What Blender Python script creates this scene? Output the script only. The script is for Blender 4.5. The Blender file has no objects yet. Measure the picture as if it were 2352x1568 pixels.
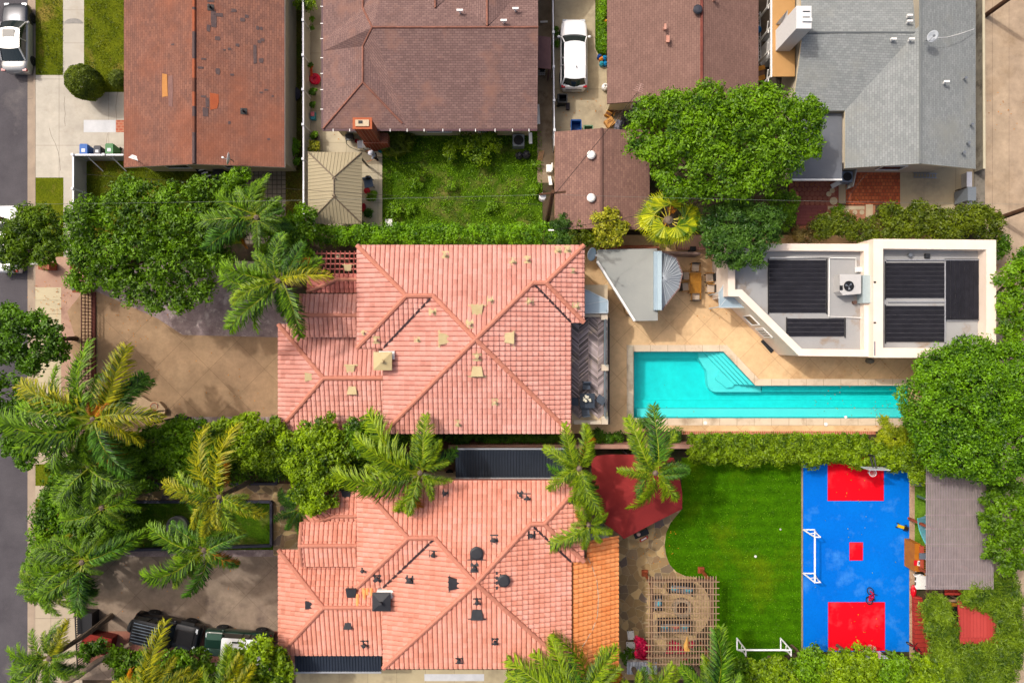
import bpy, bmesh, math, random
import numpy as np
from mathutils import Vector, Matrix
from mathutils.geometry import tessellate_polygon
random.seed(7); RNG = np.random.default_rng(7)
SC = bpy.context.scene; COL = SC.collection
# ---------------------------------------------------------------- camera, sky, sun, exposure
CAM_H, FPX = 48.0, 1587.6            # drone height in metres, focal length in plan units
cd = bpy.data.cameras.new('drone_camera'); cam = bpy.data.objects.new('drone_camera', cd); COL.objects.link(cam)
cam.location = (0, 0, CAM_H); cd.sensor_width = 36.0; cd.lens = 36.0 * FPX / 2352.0
cd.clip_end = 3000.0; SC.camera = cam
SUN = Vector((-0.65, 0.48, 1.0)).normalized()
w = bpy.data.worlds.new('World'); SC.world = w; w.use_nodes = True
nt = w.node_tree; bg = nt.nodes['Background']
sky = nt.nodes.new('ShaderNodeTexSky'); sky.sky_type = 'NISHITA'; sky.sun_disc = False
sky.sun_elevation = math.asin(SUN.z); sky.sun_rotation = math.atan2(SUN.x, SUN.y)
sky.air_density = 1.0; sky.dust_density = 10.0; sky.ozone_density = 1.0
nt.links.new(sky.outputs[0], bg.inputs[0]); bg.inputs[1].default_value = 0.15
sd = bpy.data.lights.new('sun', 'SUN'); so = bpy.data.objects.new('sun', sd); COL.objects.link(so)
sd.energy = 2.0; sd.angle = math.radians(1.2); sd.color = (1.0, 0.965, 0.91)
so.rotation_euler = (-SUN).to_track_quat('-Z', 'Y').to_euler(); so.location = SUN * 200
SC.view_settings.view_transform = 'Standard'; SC.view_settings.look = 'None'
SC.view_settings.exposure = 0.16; SC.view_settings.gamma = 1.0
SC.cycles.max_bounces = 6; SC.cycles.transparent_max_bounces = 10

# ---------------------------------------------------------------- plan helpers
def V(x, y, z=0.0):                   # plan position seen at height z -> world metres
    s = (CAM_H - z) / FPX
    return Vector(((x - 1176.0) * s, (784.0 - y) * s, z))
def L1(c):
    c = c / 255.0
    return c / 12.92 if c <= 0.04045 else ((c + 0.055) / 1.055) ** 2.4
ALB = 0.66
def C(r, g, b, k=None):
    k = ALB if k is None else k
    return (L1(r) * k, L1(g) * k, L1(b) * k, 1.0)

# ---------------------------------------------------------------- materials
def _base(name):
    m = bpy.data.materials.new(name); m.use_nodes = True
    n = m.node_tree.nodes; return m, n, m.node_tree.links, n['Principled BSDF']
def _noise(n, l, vec, scale, detail=5, rough=0.6):
    t = n.new('ShaderNodeTexNoise'); t.inputs['Scale'].default_value = scale
    t.inputs['Detail'].default_value = detail; t.inputs['Roughness'].default_value = rough
    l.new(vec, t.inputs['Vector']); return t.outputs['Fac']
def _ramp(n, l, fac, a, b):
    r = n.new('ShaderNodeMapRange'); r.inputs[1].default_value = a; r.inputs[2].default_value = b
    l.new(fac, r.inputs[0]); return r.outputs[0]
def _mix(n, l, fac, a, b, mode='MIX'):
    x = n.new('ShaderNodeMix'); x.data_type = 'RGBA'; x.blend_type = mode
    for i, v in ((0, fac), (6, a), (7, b)):
        if isinstance(v, (tuple, float, int)):
            x.inputs[i].default_value = v
        else: l.new(v, x.inputs[i])
    return x.outputs[2]
def _bump(n, l, p, h, strength, dist):
    b = n.new('ShaderNodeBump'); b.inputs['Strength'].default_value = strength
    b.inputs['Distance'].default_value = dist; l.new(h, b.inputs['Height']); l.new(b.outputs[0], p.inputs['Normal'])
def M(name, c1, c2=None, scale=2.0, rough=0.85, c3=None, s3=0.4, t3=(0.55, 0.7), bump=0.15, bscale=30.0,
      metal=0.0, grain=0.12, gscale=45.0, coat=0.0, island=0.0, spec=0.3):
    m, n, l, p = _base(name)
    tc = n.new('ShaderNodeTexCoord').outputs['Object']
    col = c1
    if c2: col = _mix(n, l, _ramp(n, l, _noise(n, l, tc, scale), 0.32, 0.68), c1, c2)
    if c3: col = _mix(n, l, _ramp(n, l, _noise(n, l, tc, s3, 6, 0.65), *t3), col, c3)
    if grain:
        g = _ramp(n, l, _noise(n, l, tc, gscale, 3, 0.7), 0.3, 0.7)
        gm = n.new('ShaderNodeMapRange'); gm.inputs[3].default_value = 1 - grain; gm.inputs[4].default_value = 1 + grain
        l.new(g, gm.inputs[0]); col = _mix(n, l, 1.0, col, gm.outputs[0], 'MULTIPLY')
    if island:
        gi = n.new('ShaderNodeNewGeometry'); im = n.new('ShaderNodeMapRange')
        im.inputs[3].default_value = 1 - island; im.inputs[4].default_value = 1 + island
        l.new(gi.outputs['Random Per Island'], im.inputs[0]); col = _mix(n, l, 1.0, col, im.outputs[0], 'MULTIPLY')
    if isinstance(col, tuple): p.inputs['Base Color'].default_value = col
    else: l.new(col, p.inputs['Base Color'])
    p.inputs['Roughness'].default_value = rough; p.inputs['Metallic'].default_value = metal
    p.inputs['Specular IOR Level'].default_value = spec
    p.inputs['Coat Weight'].default_value = coat; p.inputs['Coat Roughness'].default_value = 0.05
    if bump: _bump(n, l, p, _noise(n, l, tc, bscale, 4), bump, 0.05)
    return m
def brickmat(name, c1, c2, cm, bw, bh, mortar=0.012, offset=0.5, rot=0.0, uv=False, nscale=0.7, c3=None, rough=0.85,
             bump=0.4, bias=0.0, s3=0.5, t3=(0.52, 0.7), loc=(0, 0, 0), grain=0.10, stain=0.0):
    m, n, l, p = _base(name)
    tcn = n.new('ShaderNodeTexCoord'); tc = tcn.outputs['UV' if uv else 'Object']; ob = tcn.outputs['Object']
    mp = n.new('ShaderNodeMapping'); mp.inputs['Rotation'].default_value = (0, 0, rot); mp.inputs['Location'].default_value = loc
    l.new(tc, mp.inputs[0])
    b = n.new('ShaderNodeTexBrick'); l.new(mp.outputs[0], b.inputs['Vector']); b.offset = offset; b.squash = 1.0
    for k, v in (('Color1', c1), ('Color2', c2), ('Mortar', cm), ('Scale', 1.0), ('Mortar Size', mortar), ('Mortar Smooth', 0.1),
                 ('Bias', bias), ('Brick Width', bw), ('Row Height', bh)): b.inputs[k].default_value = v
    col = b.outputs['Color']
    if c3: col = _mix(n, l, _ramp(n, l, _noise(n, l, ob, s3, 6, 0.65), *t3), col, c3)
    if stain:
        sm = n.new('ShaderNodeMapRange'); sm.inputs[1].default_value = .40; sm.inputs[2].default_value = .62; sm.inputs[3].default_value = 1 - stain; sm.inputs[4].default_value = 1.04
        l.new(_noise(n, l, ob, .55, 9, .72), sm.inputs[0]); col = _mix(n, l, 1.0, col, sm.outputs[0], 'MULTIPLY')
    gm = n.new('ShaderNodeMapRange'); gm.inputs[1].default_value = .3; gm.inputs[2].default_value = .7
    gm.inputs[3].default_value = 1 - grain; gm.inputs[4].default_value = 1 + grain
    l.new(_noise(n, l, ob, nscale, 6, 0.7), gm.inputs[0]); col = _mix(n, l, 1.0, col, gm.outputs[0], 'MULTIPLY')
    l.new(col, p.inputs['Base Color']); p.inputs['Roughness'].default_value = rough
    p.inputs['Specular IOR Level'].default_value = 0.2
    inv = n.new('ShaderNodeMath'); inv.operation = 'SUBTRACT'; inv.inputs[0].default_value = 1.0; l.new(b.outputs['Fac'], inv.inputs[1])
    if bump: _bump(n, l, p, inv.outputs[0], bump, 0.03)
    return m
def leafmat(name, c1, c2, var=0.45, trans=0.28, scale=0.9):
    c1, c2 = [(c1[0] * 1.3, c1[1] * 1.2, c1[2] * .6, 1), (c2[0] * 1.9, c2[1] * 1.76, c2[2] * .6, 1)]
    m, n, l, p = _base(name); n.remove(p); out = n['Material Output']
    tc = n.new('ShaderNodeTexCoord').outputs['Object']; gi = n.new('ShaderNodeNewGeometry').outputs['Random Per Island']
    f = _ramp(n, l, _noise(n, l, tc, scale, 3), 0.35, 0.65)
    ad = n.new('ShaderNodeMath'); ad.operation = 'MULTIPLY_ADD'; l.new(gi, ad.inputs[0]); ad.inputs[1].default_value = var
    sb = n.new('ShaderNodeMath'); sb.operation = 'MULTIPLY_ADD'; l.new(f, sb.inputs[0]); sb.inputs[1].default_value = 1.0 - var * .5
    sb.inputs[2].default_value = -var * .25; l.new(sb.outputs[0], ad.inputs[2]); sb.use_clamp = False; ad.use_clamp = True
    col = _mix(n, l, ad.outputs[0], c1, c2)
    d = n.new('ShaderNodeBsdfDiffuse'); t = n.new('ShaderNodeBsdfTranslucent'); g = n.new('ShaderNodeBsdfGlossy')
    g.inputs['Roughness'].default_value = 0.5; g.inputs['Color'].default_value = (1, 1, 1, 1)
    l.new(col, d.inputs[0]); l.new(_mix(n, l, 1.0, col, (1.25, 1.15, 0.35, 1), 'MULTIPLY'), t.inputs[0])
    a = n.new('ShaderNodeMixShader'); a.inputs[0].default_value = trans; l.new(d.outputs[0], a.inputs[1]); l.new(t.outputs[0], a.inputs[2])
    b = n.new('ShaderNodeMixShader'); b.inputs[0].default_value = 0.018; l.new(a.outputs[0], b.inputs[1]); l.new(g.outputs[0], b.inputs[2])
    l.new(b.outputs[0], out.inputs[0]); return m
def stripes(m, scale, amt):              # mowing bands
    n, l = m.node_tree.nodes, m.node_tree.links; p = n['Principled BSDF']; src = p.inputs['Base Color'].links[0].from_socket
    w_ = n.new('ShaderNodeTexWave'); w_.bands_direction = 'Y'; w_.inputs['Scale'].default_value = scale; w_.inputs['Distortion'].default_value = 2.5; w_.inputs['Detail'].default_value = 3
    l.new(n.new('ShaderNodeTexCoord').outputs['Object'], w_.inputs[0]); r = n.new('ShaderNodeMapRange'); r.inputs[3].default_value = 1 - amt; r.inputs[4].default_value = 1 + amt
    l.new(w_.outputs['Fac'], r.inputs[0]); l.new(_mix(n, l, 1.0, src, r.outputs[0], 'MULTIPLY'), p.inputs['Base Color'])
def tilemat(name, cols, rough=.8, var=.10):
    cols = [tuple(x * 1.2 for x in c[:3]) + (1,) for c in cols]   # one tint per tile, the tile's number is stored in the UV
    m, n, l, p = _base(name); tcn = n.new('ShaderNodeTexCoord'); wn = n.new('ShaderNodeTexWhiteNoise'); wn.noise_dimensions = '2D'
    fl = n.new('ShaderNodeVectorMath'); fl.operation = 'FLOOR'; l.new(tcn.outputs['UV'], fl.inputs[0]); l.new(fl.outputs[0], wn.inputs['Vector'])
    r = n.new('ShaderNodeValToRGB'); e = r.color_ramp.elements; e[0].color = cols[0]; e[1].color = cols[-1]
    for i, c in enumerate(cols[1:-1]): e.new((i + 1) / (len(cols) - 1)).color = c
    ob = tcn.outputs['Object']; ad = n.new('ShaderNodeMath'); ad.operation = 'MULTIPLY_ADD'; ad.inputs[1].default_value = .45
    l.new(wn.outputs['Value'], ad.inputs[0]); mr = n.new('ShaderNodeMapRange'); mr.inputs[1].default_value = .3; mr.inputs[2].default_value = .7; mr.inputs[4].default_value = .55
    l.new(_noise(n, l, ob, .45, 5, .65), mr.inputs[0]); l.new(mr.outputs[0], ad.inputs[2]); l.new(ad.outputs[0], r.inputs[0]); col = r.outputs[0]
    gm = n.new('ShaderNodeMapRange'); gm.inputs[1].default_value = .3; gm.inputs[2].default_value = .7; gm.inputs[3].default_value = 1 - var; gm.inputs[4].default_value = 1 + var
    l.new(_noise(n, l, ob, 7, 6, .75), gm.inputs[0]); col = _mix(n, l, 1.0, col, gm.outputs[0], 'MULTIPLY')
    l.new(col, p.inputs['Base Color']); p.inputs['Roughness'].default_value = rough; p.inputs['Specular IOR Level'].default_value = .15; return m
def plain(name, c, rough=0.5, metal=0.0, coat=0.0, var=0.08):
    return M(name, c, rough=rough, metal=metal, coat=coat, bump=0.0, grain=var, gscale=9.0)
def glassmat(name, tint, gloss=0.12, alpha=0.35):   # thin tinted glazing
    m, n, l, p = _base(name); n.remove(p); out = n['Material Output']
    t = n.new('ShaderNodeBsdfTransparent'); t.inputs[0].default_value = (tint[0], tint[1], tint[2], 1)
    d = n.new('ShaderNodeBsdfDiffuse'); d.inputs[0].default_value = (tint[0], tint[1], tint[2], 1)
    g = n.new('ShaderNodeBsdfGlossy'); g.inputs['Roughness'].default_value = 0.08
    a = n.new('ShaderNodeMixShader'); a.inputs[0].default_value = alpha; l.new(t.outputs[0], a.inputs[1]); l.new(d.outputs[0], a.inputs[2])
    b = n.new('ShaderNodeMixShader'); b.inputs[0].default_value = gloss; l.new(a.outputs[0], b.inputs[1]); l.new(g.outputs[0], b.inputs[2])
    l.new(b.outputs[0], out.inputs[0]); return m

# ---------------------------------------------------------------- mesh builder
WM = {}
def place(o, parent):
    if parent is not None: o.parent = parent
class MB:
    def __init__(s): s.v = []; s.f = []; s.m = []; s.uv = {}
    def face(s, pts, m=0, uv=None):
        i = len(s.v); s.v.extend(Vector(p) for p in pts); s.f.append(tuple(range(i, i + len(pts)))); s.m.append(m)
        if uv: s.uv[len(s.f) - 1] = uv
    def mesh(s, verts, faces, m=0, uvs=None):
        i = len(s.v); s.v.extend(Vector(p) for p in verts)
        for q, f in enumerate(faces):
            s.f.append(tuple(k + i for k in f)); s.m.append(m)
            if uvs: s.uv[len(s.f) - 1] = [uvs[q]] * len(f)
    def poly(s, pts, m=0):                      # any simple polygon, triangulated
        pts = [Vector(p) for p in pts]
        i = len(s.v); s.v.extend(pts)
        for t in tessellate_polygon([pts]):
            a, b, c = (pts[k] for k in t); t = t if (b - a).cross(c - a).z >= 0 else (t[0], t[2], t[1])
            s.f.append(tuple(k + i for k in t)); s.m.append(m)
    def box(s, c, size, rot=0.0, m=0, top=1.0):
        x, y, z = (d / 2 for d in size); R = Matrix.Rotation(rot, 3, 'Z'); c = Vector(c)
        vs = []
        for dz, k in ((-z, 1.0), (z, top)):
            for dx, dy in ((-x, -y), (x, -y), (x, y), (-x, y)): vs.append(c + R @ Vector((dx * k, dy * k, dz)))
        s.mesh(vs, [(3, 2, 1, 0), (4, 5, 6, 7), (0, 1, 5, 4), (1, 2, 6, 5), (2, 3, 7, 6), (3, 0, 4, 7)], m)
    def bar(s, p, q, wd=0.05, h=None, m=0):
        p, q = Vector(p), Vector(q); h = h or wd; d = (q - p).normalized()
        a = d.cross(Vector((0, 0, 1)));
        if a.length < 1e-4: a = Vector((1, 0, 0))
        a.normalize(); b = a.cross(d)
        vs = [e + a * sx * wd / 2 + b * sy * h / 2 for e in (p, q) for sx, sy in ((-1, -1), (1, -1), (1, 1), (-1, 1))]
        s.mesh(vs, [(3, 2, 1, 0), (4, 5, 6, 7), (0, 1, 5, 4), (1, 2, 6, 5), (2, 3, 7, 6), (3, 0, 4, 7)], m)
    def tube(s, pts, r=0.02, n=6, m=0, closed=False):
        pts = [Vector(p) for p in pts]; N = len(pts); rs = r if isinstance(r, (list, tuple)) else [r] * N
        vs, fs = [], []
        for i, p in enumerate(pts):
            a = pts[(i - 1) % N] if (i or closed) else p; b = pts[(i + 1) % N] if (i < N - 1 or closed) else p
            d = (b - a).normalized(); u = d.cross(Vector((0, 0, 1)))
            if u.length < 1e-3: u = d.cross(Vector((0, 1, 0)))
            u.normalize(); w_ = u.cross(d)
            for k in range(n):
                t = 2 * math.pi * k / n; vs.append(p + (u * math.cos(t) + w_ * math.sin(t)) * rs[i])
        for i in range(N if closed else N - 1):
            for k in range(n):
                a, b = i * n + k, i * n + (k + 1) % n; c, d = ((i + 1) % N) * n + (k + 1) % n, ((i + 1) % N) * n + k
                fs.append((a, b, c, d))
        if not closed: fs.append(tuple(range(n))[::-1]); fs.append(tuple(range((N - 1) * n, N * n)))
        s.mesh(vs, fs, m)
    def prism(s, pts, z0, z1, m=0, mt=None, bottom=False):
        pts = [Vector((p[0], p[1], 0)) for p in pts]
        if sum(a.x * b.y - b.x * a.y for a, b in zip(pts, pts[1:] + pts[:1])) < 0: pts.reverse()
        up = [Vector((p.x, p.y, z1)) for p in pts]; dn = [Vector((p.x, p.y, z0)) for p in pts]
        s.poly(up, m if mt is None else mt)
        if bottom: s.poly(dn, m)
        for i in range(len(pts)):
            j = (i + 1) % len(pts); s.face([dn[i], dn[j], up[j], up[i]], m)
    def lathe(s, prof, c=(0, 0, 0), n=16, m=0, axis='Z'):
        c = Vector(c); vs, fs = [], []
        for r, z in prof:
            for k in range(n):
                t = 2 * math.pi * k / n; a, b = r * math.cos(t), r * math.sin(t)
                vs.append(c + (Vector((a, b, z)) if axis == 'Z' else Vector((z, a, b)) if axis == 'X' else Vector((b, z, a))))
        for i in range(len(prof) - 1):
            for k in range(n):
                a, b = i * n + k, i * n + (k + 1) % n; fs.append((a, b, b + n, a + n))
        s.mesh(vs, fs, m)
        for i in (0, len(prof) - 1):
            if prof[i][0] > 1e-4: s.mesh(vs[i * n:(i + 1) * n], [tuple(range(n)) if i else tuple(range(n))[::-1]], m)
    def ball(s, c, r, n=12, m=0):
        r = r if isinstance(r, (tuple, list)) else (r, r, r); c = Vector(c); vs, fs = [], []
        k2 = n // 2
        for i in range(k2 + 1):
            ph = math.pi * i / k2
            for k in range(n):
                t = 2 * math.pi * k / n
                vs.append(c + Vector((r[0] * math.sin(ph) * math.cos(t), r[1] * math.sin(ph) * math.sin(t), r[2] * math.cos(ph))))
        for i in range(k2):
            for k in range(n):
                a, b = i * n + k, i * n + (k + 1) % n; fs.append((a, a + n, b + n, b))
        s.mesh(vs, fs, m)
    def build(s, name, mats, parent=None, smooth=False, origin=None):
        mats = mats if isinstance(mats, (list, tuple)) else [mats]
        me = bpy.data.meshes.new(name); inv = None
        if parent is not None:
            W = WM.get(parent.name)
            if W is not None: inv = W.inverted()
        o0 = Vector(origin) if origin is not None else Vector((0, 0, 0))
        vs = [tuple((inv @ v) if inv else v - o0) for v in s.v]
        me.from_pydata(vs, [], s.f); me.polygons.foreach_set('material_index', s.m)
        if smooth: me.polygons.foreach_set('use_smooth', [True] * len(s.f))
        if s.uv:
            ul = me.uv_layers.new(name='UVMap')
            for fi, uv in s.uv.items():
                for li, c in zip(me.polygons[fi].loop_indices, uv): ul.data[li].uv = c
        for mm in mats: me.materials.append(mm)
        me.update(); o = bpy.data.objects.new(name, me); COL.objects.link(o)
        if parent is not None:
            o.parent = parent; WM[o.name] = WM.get(parent.name, Matrix())
        else: o.location = o0; WM[o.name] = Matrix.Translation(o0)
        return o
def tag(o, label=None, cat=None, group=None, kind=None):
    if label: o['label'] = label
    if cat: o['category'] = cat
    if group: o['group'] = group
    if kind: o['kind'] = kind
    return o
def thing(name, label, cat, loc=(0, 0, 0), rot=0.0, group=None):
    o = bpy.data.objects.new(name, None); COL.objects.link(o); o.empty_display_size = 0.3
    o.location = loc; o.rotation_euler = (0, 0, rot)
    WM[o.name] = Matrix.Translation(Vector(loc)) @ Matrix.Rotation(rot, 4, 'Z')
    return tag(o, label, cat, group)
def solo(name, mb, mats, label, cat, group=None, smooth=False):
    n = len(mb.v); c = sum(mb.v, Vector()) / n; c.z = min(v.z for v in mb.v)
    return tag(mb.build(name, mats, None, smooth, origin=c), label, cat, group)
KIDS = {}
def copy_tree(o, parent=None):
    c = o.copy(); COL.objects.link(c)
    if parent is not None: c.parent = parent
    for ch in [x for x in COL.objects if x.parent is o]: copy_tree(ch, c)
    return c
def dup(proto, loc, rot, label=None, group=None, scale=None):
    r = copy_tree(proto); r.location = loc; r.rotation_euler = (0, 0, rot)
    if scale: r.scale = (scale,) * 3
    if label: r['label'] = label
    if group: r['group'] = group
    return r
LEVEL = [0.004]
def zz():                              # every ground sheet lies a little above the one laid before it
    LEVEL[0] += 0.0009; return LEVEL[0]
def sheet(name, pts, mat, z=None, kind='structure'):
    z = z if (z is not None and z < 0) else zz()
    mb = MB(); mb.poly([V(x, y, 0) + Vector((0, 0, z)) for x, y in pts]); o = mb.build(name, mat)
    return tag(o, kind=kind)
def rect(x0, y0, x1, y1): return [(x0, y0), (x1, y0), (x1, y1), (x0, y1)]
# ================================================================ SETTING: ground, roads, paving, lawns, water
PB = (1455, 807, 2085, 960)                                   # pool bounding box (plan units)
def ring(name, x0, y0, x1, y1, mat, z):
    mb = MB(); a, b, c, d = PB
    for r in ((x0, y0, x1, b), (x0, d, x1, y1), (x0, b, a, d), (c, b, x1, d)):
        mb.face([V(*p) + Vector((0, 0, z)) for p in ((r[0], r[3]), (r[2], r[3]), (r[2], r[1]), (r[0], r[1]))])
    return tag(mb.build(name, mat), kind='structure')
soil = M('soil', C(96, 78, 58), C(66, 54, 40), 1.2, c3=C(60, 66, 30), s3=.5, t3=(.5, .62), bump=.5, bscale=8, grain=.25)
m_asph = M('asphalt', C(98, 94, 99), C(80, 76, 82), .5, c3=C(122, 116, 116), s3=.25, t3=(.6, .75), grain=.22, gscale=30, bump=.2)
m_gut = M('gutter_concrete', C(192, 172, 150), C(168, 150, 132), .9, c3=C(120, 106, 92), s3=.7, t3=(.6, .72), grain=.12)
m_walk = brickmat('sidewalk_concrete', C(212, 205, 192), C(203, 196, 184), C(150, 142, 130), 60, 2.3, .012, 0, nscale=.5, c3=C(186, 176, 160), s3=.5, bump=.1)
m_drive1 = brickmat('pale_driveway', C(216, 208, 192), C(206, 198, 184), C(150, 140, 126), 3.45, 4.6, .012, 0, nscale=1.3, stain=.1, c3=C(190, 180, 164), s3=.35, loc=(.4, .2, 0), bump=.1)
m_white = M('white_slab', C(232, 233, 236), C(214, 216, 220), 1.5, grain=.05)
m_redbrick = brickmat('red_pavers', C(205, 120, 92), C(184, 98, 76), C(214, 160, 130), .3, .2, .02, .5)
def grassmat(name, a, b, c3, s3=.35, t3=(.52, .66), scale=.9, grain=.35):
    a, b, c3 = [tuple(x * 1.2 for x in c[:3]) + (1,) for c in (a, b, c3)]
    m = M(name, a, b, scale, .95, c3=c3, s3=s3, t3=t3, bump=.9, bscale=14, grain=grain, gscale=9, spec=.05); return m
g_dry = grassmat('dry_lawn_grass', C(104, 112, 20), C(78, 92, 14), C(160, 136, 70), .45, (.54, .74))
g_side = grassmat('side_yard_grass', C(74, 72, 20), C(92, 84, 36), C(66, 92, 14), .25, (.5, .62))
g_yard = grassmat('shaggy_lawn_grass', C(78, 108, 18), C(48, 80, 10), C(122, 118, 62), .35, (.50, .68))
g_back = grassmat('backyard_grass', C(86, 96, 16), C(62, 76, 10), C(140, 112, 50), .3, (.5, .66))
g_lush = grassmat('lush_lawn_grass', C(68, 116, 3), C(52, 96, 2), C(92, 116, 8), .22, (.52, .72), 1.4, .32)
stripes(g_lush, .42, .10)
g_turf = grassmat('artificial_turf', C(112, 150, 46), C(96, 136, 36), C(84, 128, 30), .4, (.5, .7))
ring('ground', -9000, -9000, 12000, 9000, soil, -.15)
sheet('street', rect(-400, -700, 62, 2300), m_asph, -.146)
sheet('gutter', rect(60, -700, 77, 2300), m_gut, -.142)
mb = MB(); mb.prism([V(x, y) for x, y in rect(77, -700, 81.5, 2300)], -.15, .006); tag(mb.build('kerb', m_gut), kind='structure')
ring('lot_soil', 81, -700, 2800, 2300, soil, 0.0)
# ---- top-left lot
sheet('parkway_lawn', rect(82, -60, 145, 173), g_dry)
sheet('sidewalk', rect(145, -60, 193, 173), m_walk)
sheet('front_lawn', rect(193, -60, 420, 212), g_dry)
zd = zz(); mb = MB(); mb.poly([V(x, y) + Vector((0, 0, zd)) for x, y in [(82, 173), (193, 173), (193, 212), (300, 212), (300, 370), (193, 370), (193, 408), (145, 408), (145, 408), (82, 408)]])
tag(mb.build('driveway', m_drive1), kind='structure')
sheet('white_path', rect(192.5, 276, 266, 304), m_white, .008)
sheet('red_paving', rect(266.2, 276, 300, 304), m_redbrick, .008)
cr = MB()
for pts in ([(149, 222), (147, 240), (150, 262), (148, 276), (150, 290)], [(113, 294), (118, 312), (127, 330), (134, 350), (137, 370), (139, 392)], [(62, 226), (70, 227), (76, 226)], [(270, 212), (266, 245), (268, 276)], [(247, 306), (244, 330)]):
    for a, b in zip(pts, pts[1:]): cr.bar(V(*a, .012), V(*b, .012), .018, .004)
tag(cr.build('driveway_cracks', plain('crack_dark', C(120, 108, 96))), kind='structure')
mb = MB(); mb.poly([V(190.5, 54, .02)] + [V(169 + 21.5 * math.cos(t), 54 - 11.5 * math.sin(t), .02) for t in [k * math.pi / 14 for k in range(1, 14)]] + [V(147.5, 54, .02)])
tag(mb.build('sidewalk_patch', M('patch_concrete', C(172, 168, 162), C(150, 147, 142), 4)), kind='structure')
sheet('parkway_lawn', rect(82, 408, 146, 640), g_dry)
sheet('sidewalk', rect(146, 408, 196, 600), m_walk)
sheet('back_lawn', rect(196, 366, 560, 560), g_back)
m_pav = brickmat('grey_yard_pavers', C(150, 138, 122), C(138, 126, 112), C(92, 86, 76), .32, .32, .03, 0)
sheet('yard_paving', rect(560, 380, 656, 560), m_pav)
sheet('side_yard_lawn', rect(656, -60, 705, 560), g_side)
m_conc = brickmat('side_concrete', C(206, 192, 166), C(198, 184, 160), C(158, 144, 120), 40, 2.0, .012, 0, nscale=.6, c3=C(178, 164, 140), s3=.5, bump=.1)
sheet('side_path', rect(711, -60, 760, 520), m_conc)
m_patio = brickmat('cream_patio_concrete', C(226, 213, 182), C(219, 205, 176), C(160, 148, 124), 2.2, 2.1, .012, 0, nscale=.7, c3=C(204, 190, 164), s3=.5, loc=(.5, .9, 0), bump=.1)
sheet('patio', rect(741, 290, 878, 520), m_patio, .008)
sheet('backyard_lawn', rect(878, 296, 1246, 560), g_yard)
sheet('side_yard_dirt', rect(1234, -60, 1274, 420), M('dirt_path', C(178, 158, 132), C(140, 120, 96), .8, c3=C(110, 88, 66), s3=.6, t3=(.5, .65), grain=.2), .006)
m_drive2 = brickmat('tan_driveway', C(212, 196, 164), C(204, 188, 158), C(140, 126, 104), 60, 3.6, .014, 0, nscale=1.2, stain=.22, c3=C(168, 150, 124), s3=.45, t3=(.55, .72), loc=(0, .5, 0), bump=.1)
sheet('driveway', rect(1274, -60, 1480, 330), m_drive2)
sheet('grass_strip', [(1367, -60), (1400, -60), (1400, 165), (1378, 132), (1367, 112)], g_yard, .012)
sheet('side_yard_dirt', rect(1735, -60, 1830, 240), M('dark_dirt', C(110, 98, 86), C(74, 64, 54), 1.2, grain=.25), .006)
# ---- right side: alley and rear patio
m_alley = brickmat('alley_concrete', C(204, 180, 152), C(198, 174, 148), C(152, 130, 108), 1.15, 60, .012, 0, nscale=1.1, stain=.16, c3=C(184, 158, 128), s3=.3, t3=(.5, .7), bump=.1)
sheet('alley', rect(2262, -200, 2760, 1900), m_alley, .004)
sheet('alley_edge_strip', rect(2236, -60, 2262, 480), M('mottled_concrete', C(160, 152, 138), C(120, 112, 100), 1.1, c3=C(100, 92, 82), s3=.8, t3=(.5, .6), grain=.2), .004)
m_hexbase = M('dark_red_paving', C(150, 82, 70), C(122, 64, 56), 1.0, grain=.2)
zd = zz(); mb = MB(); mb.poly([V(x, y, 0) + Vector((0, 0, zd)) for x, y in rect(1812, 395, 1926, 472)], 0)
for j in range(7):
    for i in range(10):
        px, py = 1818 + i * 11.8 + (5.9 if j % 2 else 0), 403 + j * 10.6
        if px < 1921 and py < 468: mb.poly([V(px + 5.4 * math.cos(k * math.pi / 7), py + 5.4 * math.sin(k * math.pi / 7)) + Vector((0, 0, zd + .015)) for k in range(14)], 1)
tag(mb.build('round_paver_patio', [m_hexbase, M('round_pavers', C(172, 108, 88), C(150, 92, 76), .8, grain=.15, island=.12)]), kind='structure')
sheet('narrow_path', rect(1926, 395, 1942, 468), M('grey_path', C(186, 170, 142), C(168, 152, 126), 1.5))
m_orbrick = brickmat('orange_brick_paving', C(214, 116, 72), C(180, 86, 56), C(140, 84, 60), .24, .24, .02, .5, c3=C(120, 66, 46), s3=.5, t3=(.54, .68), nscale=2)
sheet('brick_patio', rect(1942.5, 385, 2067, 470), m_orbrick)
sheet('rear_concrete_patio', rect(2067, 380, 2236, 500), brickmat('rear_concrete', C(200, 184, 152), C(192, 176, 146), C(140, 126, 102), 2.2, 20, .012, 0, nscale=.5, c3=C(164, 150, 128), s3=.4, bump=.1))
sheet('plum_paving', rect(1828, 472, 1900, 517), brickmat('plum_pavers', C(150, 88, 86), C(140, 80, 80), C(120, 66, 66), .8, .22, .012, .5))
zd = zz(); mb = MB(); mb.poly([V(x, y) + Vector((0, 0, zd)) for x, y in rect(1900, 472, 2010, 520)], 0)
for px in (1945, 1963, 1979): mb.poly([V(px + 5.5 * math.cos(k * math.pi / 8), 488 + 5.5 * math.sin(k * math.pi / 8)) + Vector((0, 0, zd + .02)) for k in range(16)], 1)
for px, py in ((1914, 462), (1911, 438), (1903, 446)): mb.poly([V(px + (9 if py > 460 else 6) * math.cos(k * math.pi / 8), py + (9 if py > 460 else 6) * math.sin(k * math.pi / 8)) + Vector((0, 0, zd + .024)) for k in range(16)], 1)
mb.poly([V(x, y) + Vector((0, 0, zd + .018)) for x, y in rect(1901, 474, 1985, 482)], 1); mb.poly([V(x, y) + Vector((0, 0, zd + .018)) for x, y in rect(1988, 470, 2004, 500)], 1)
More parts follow.
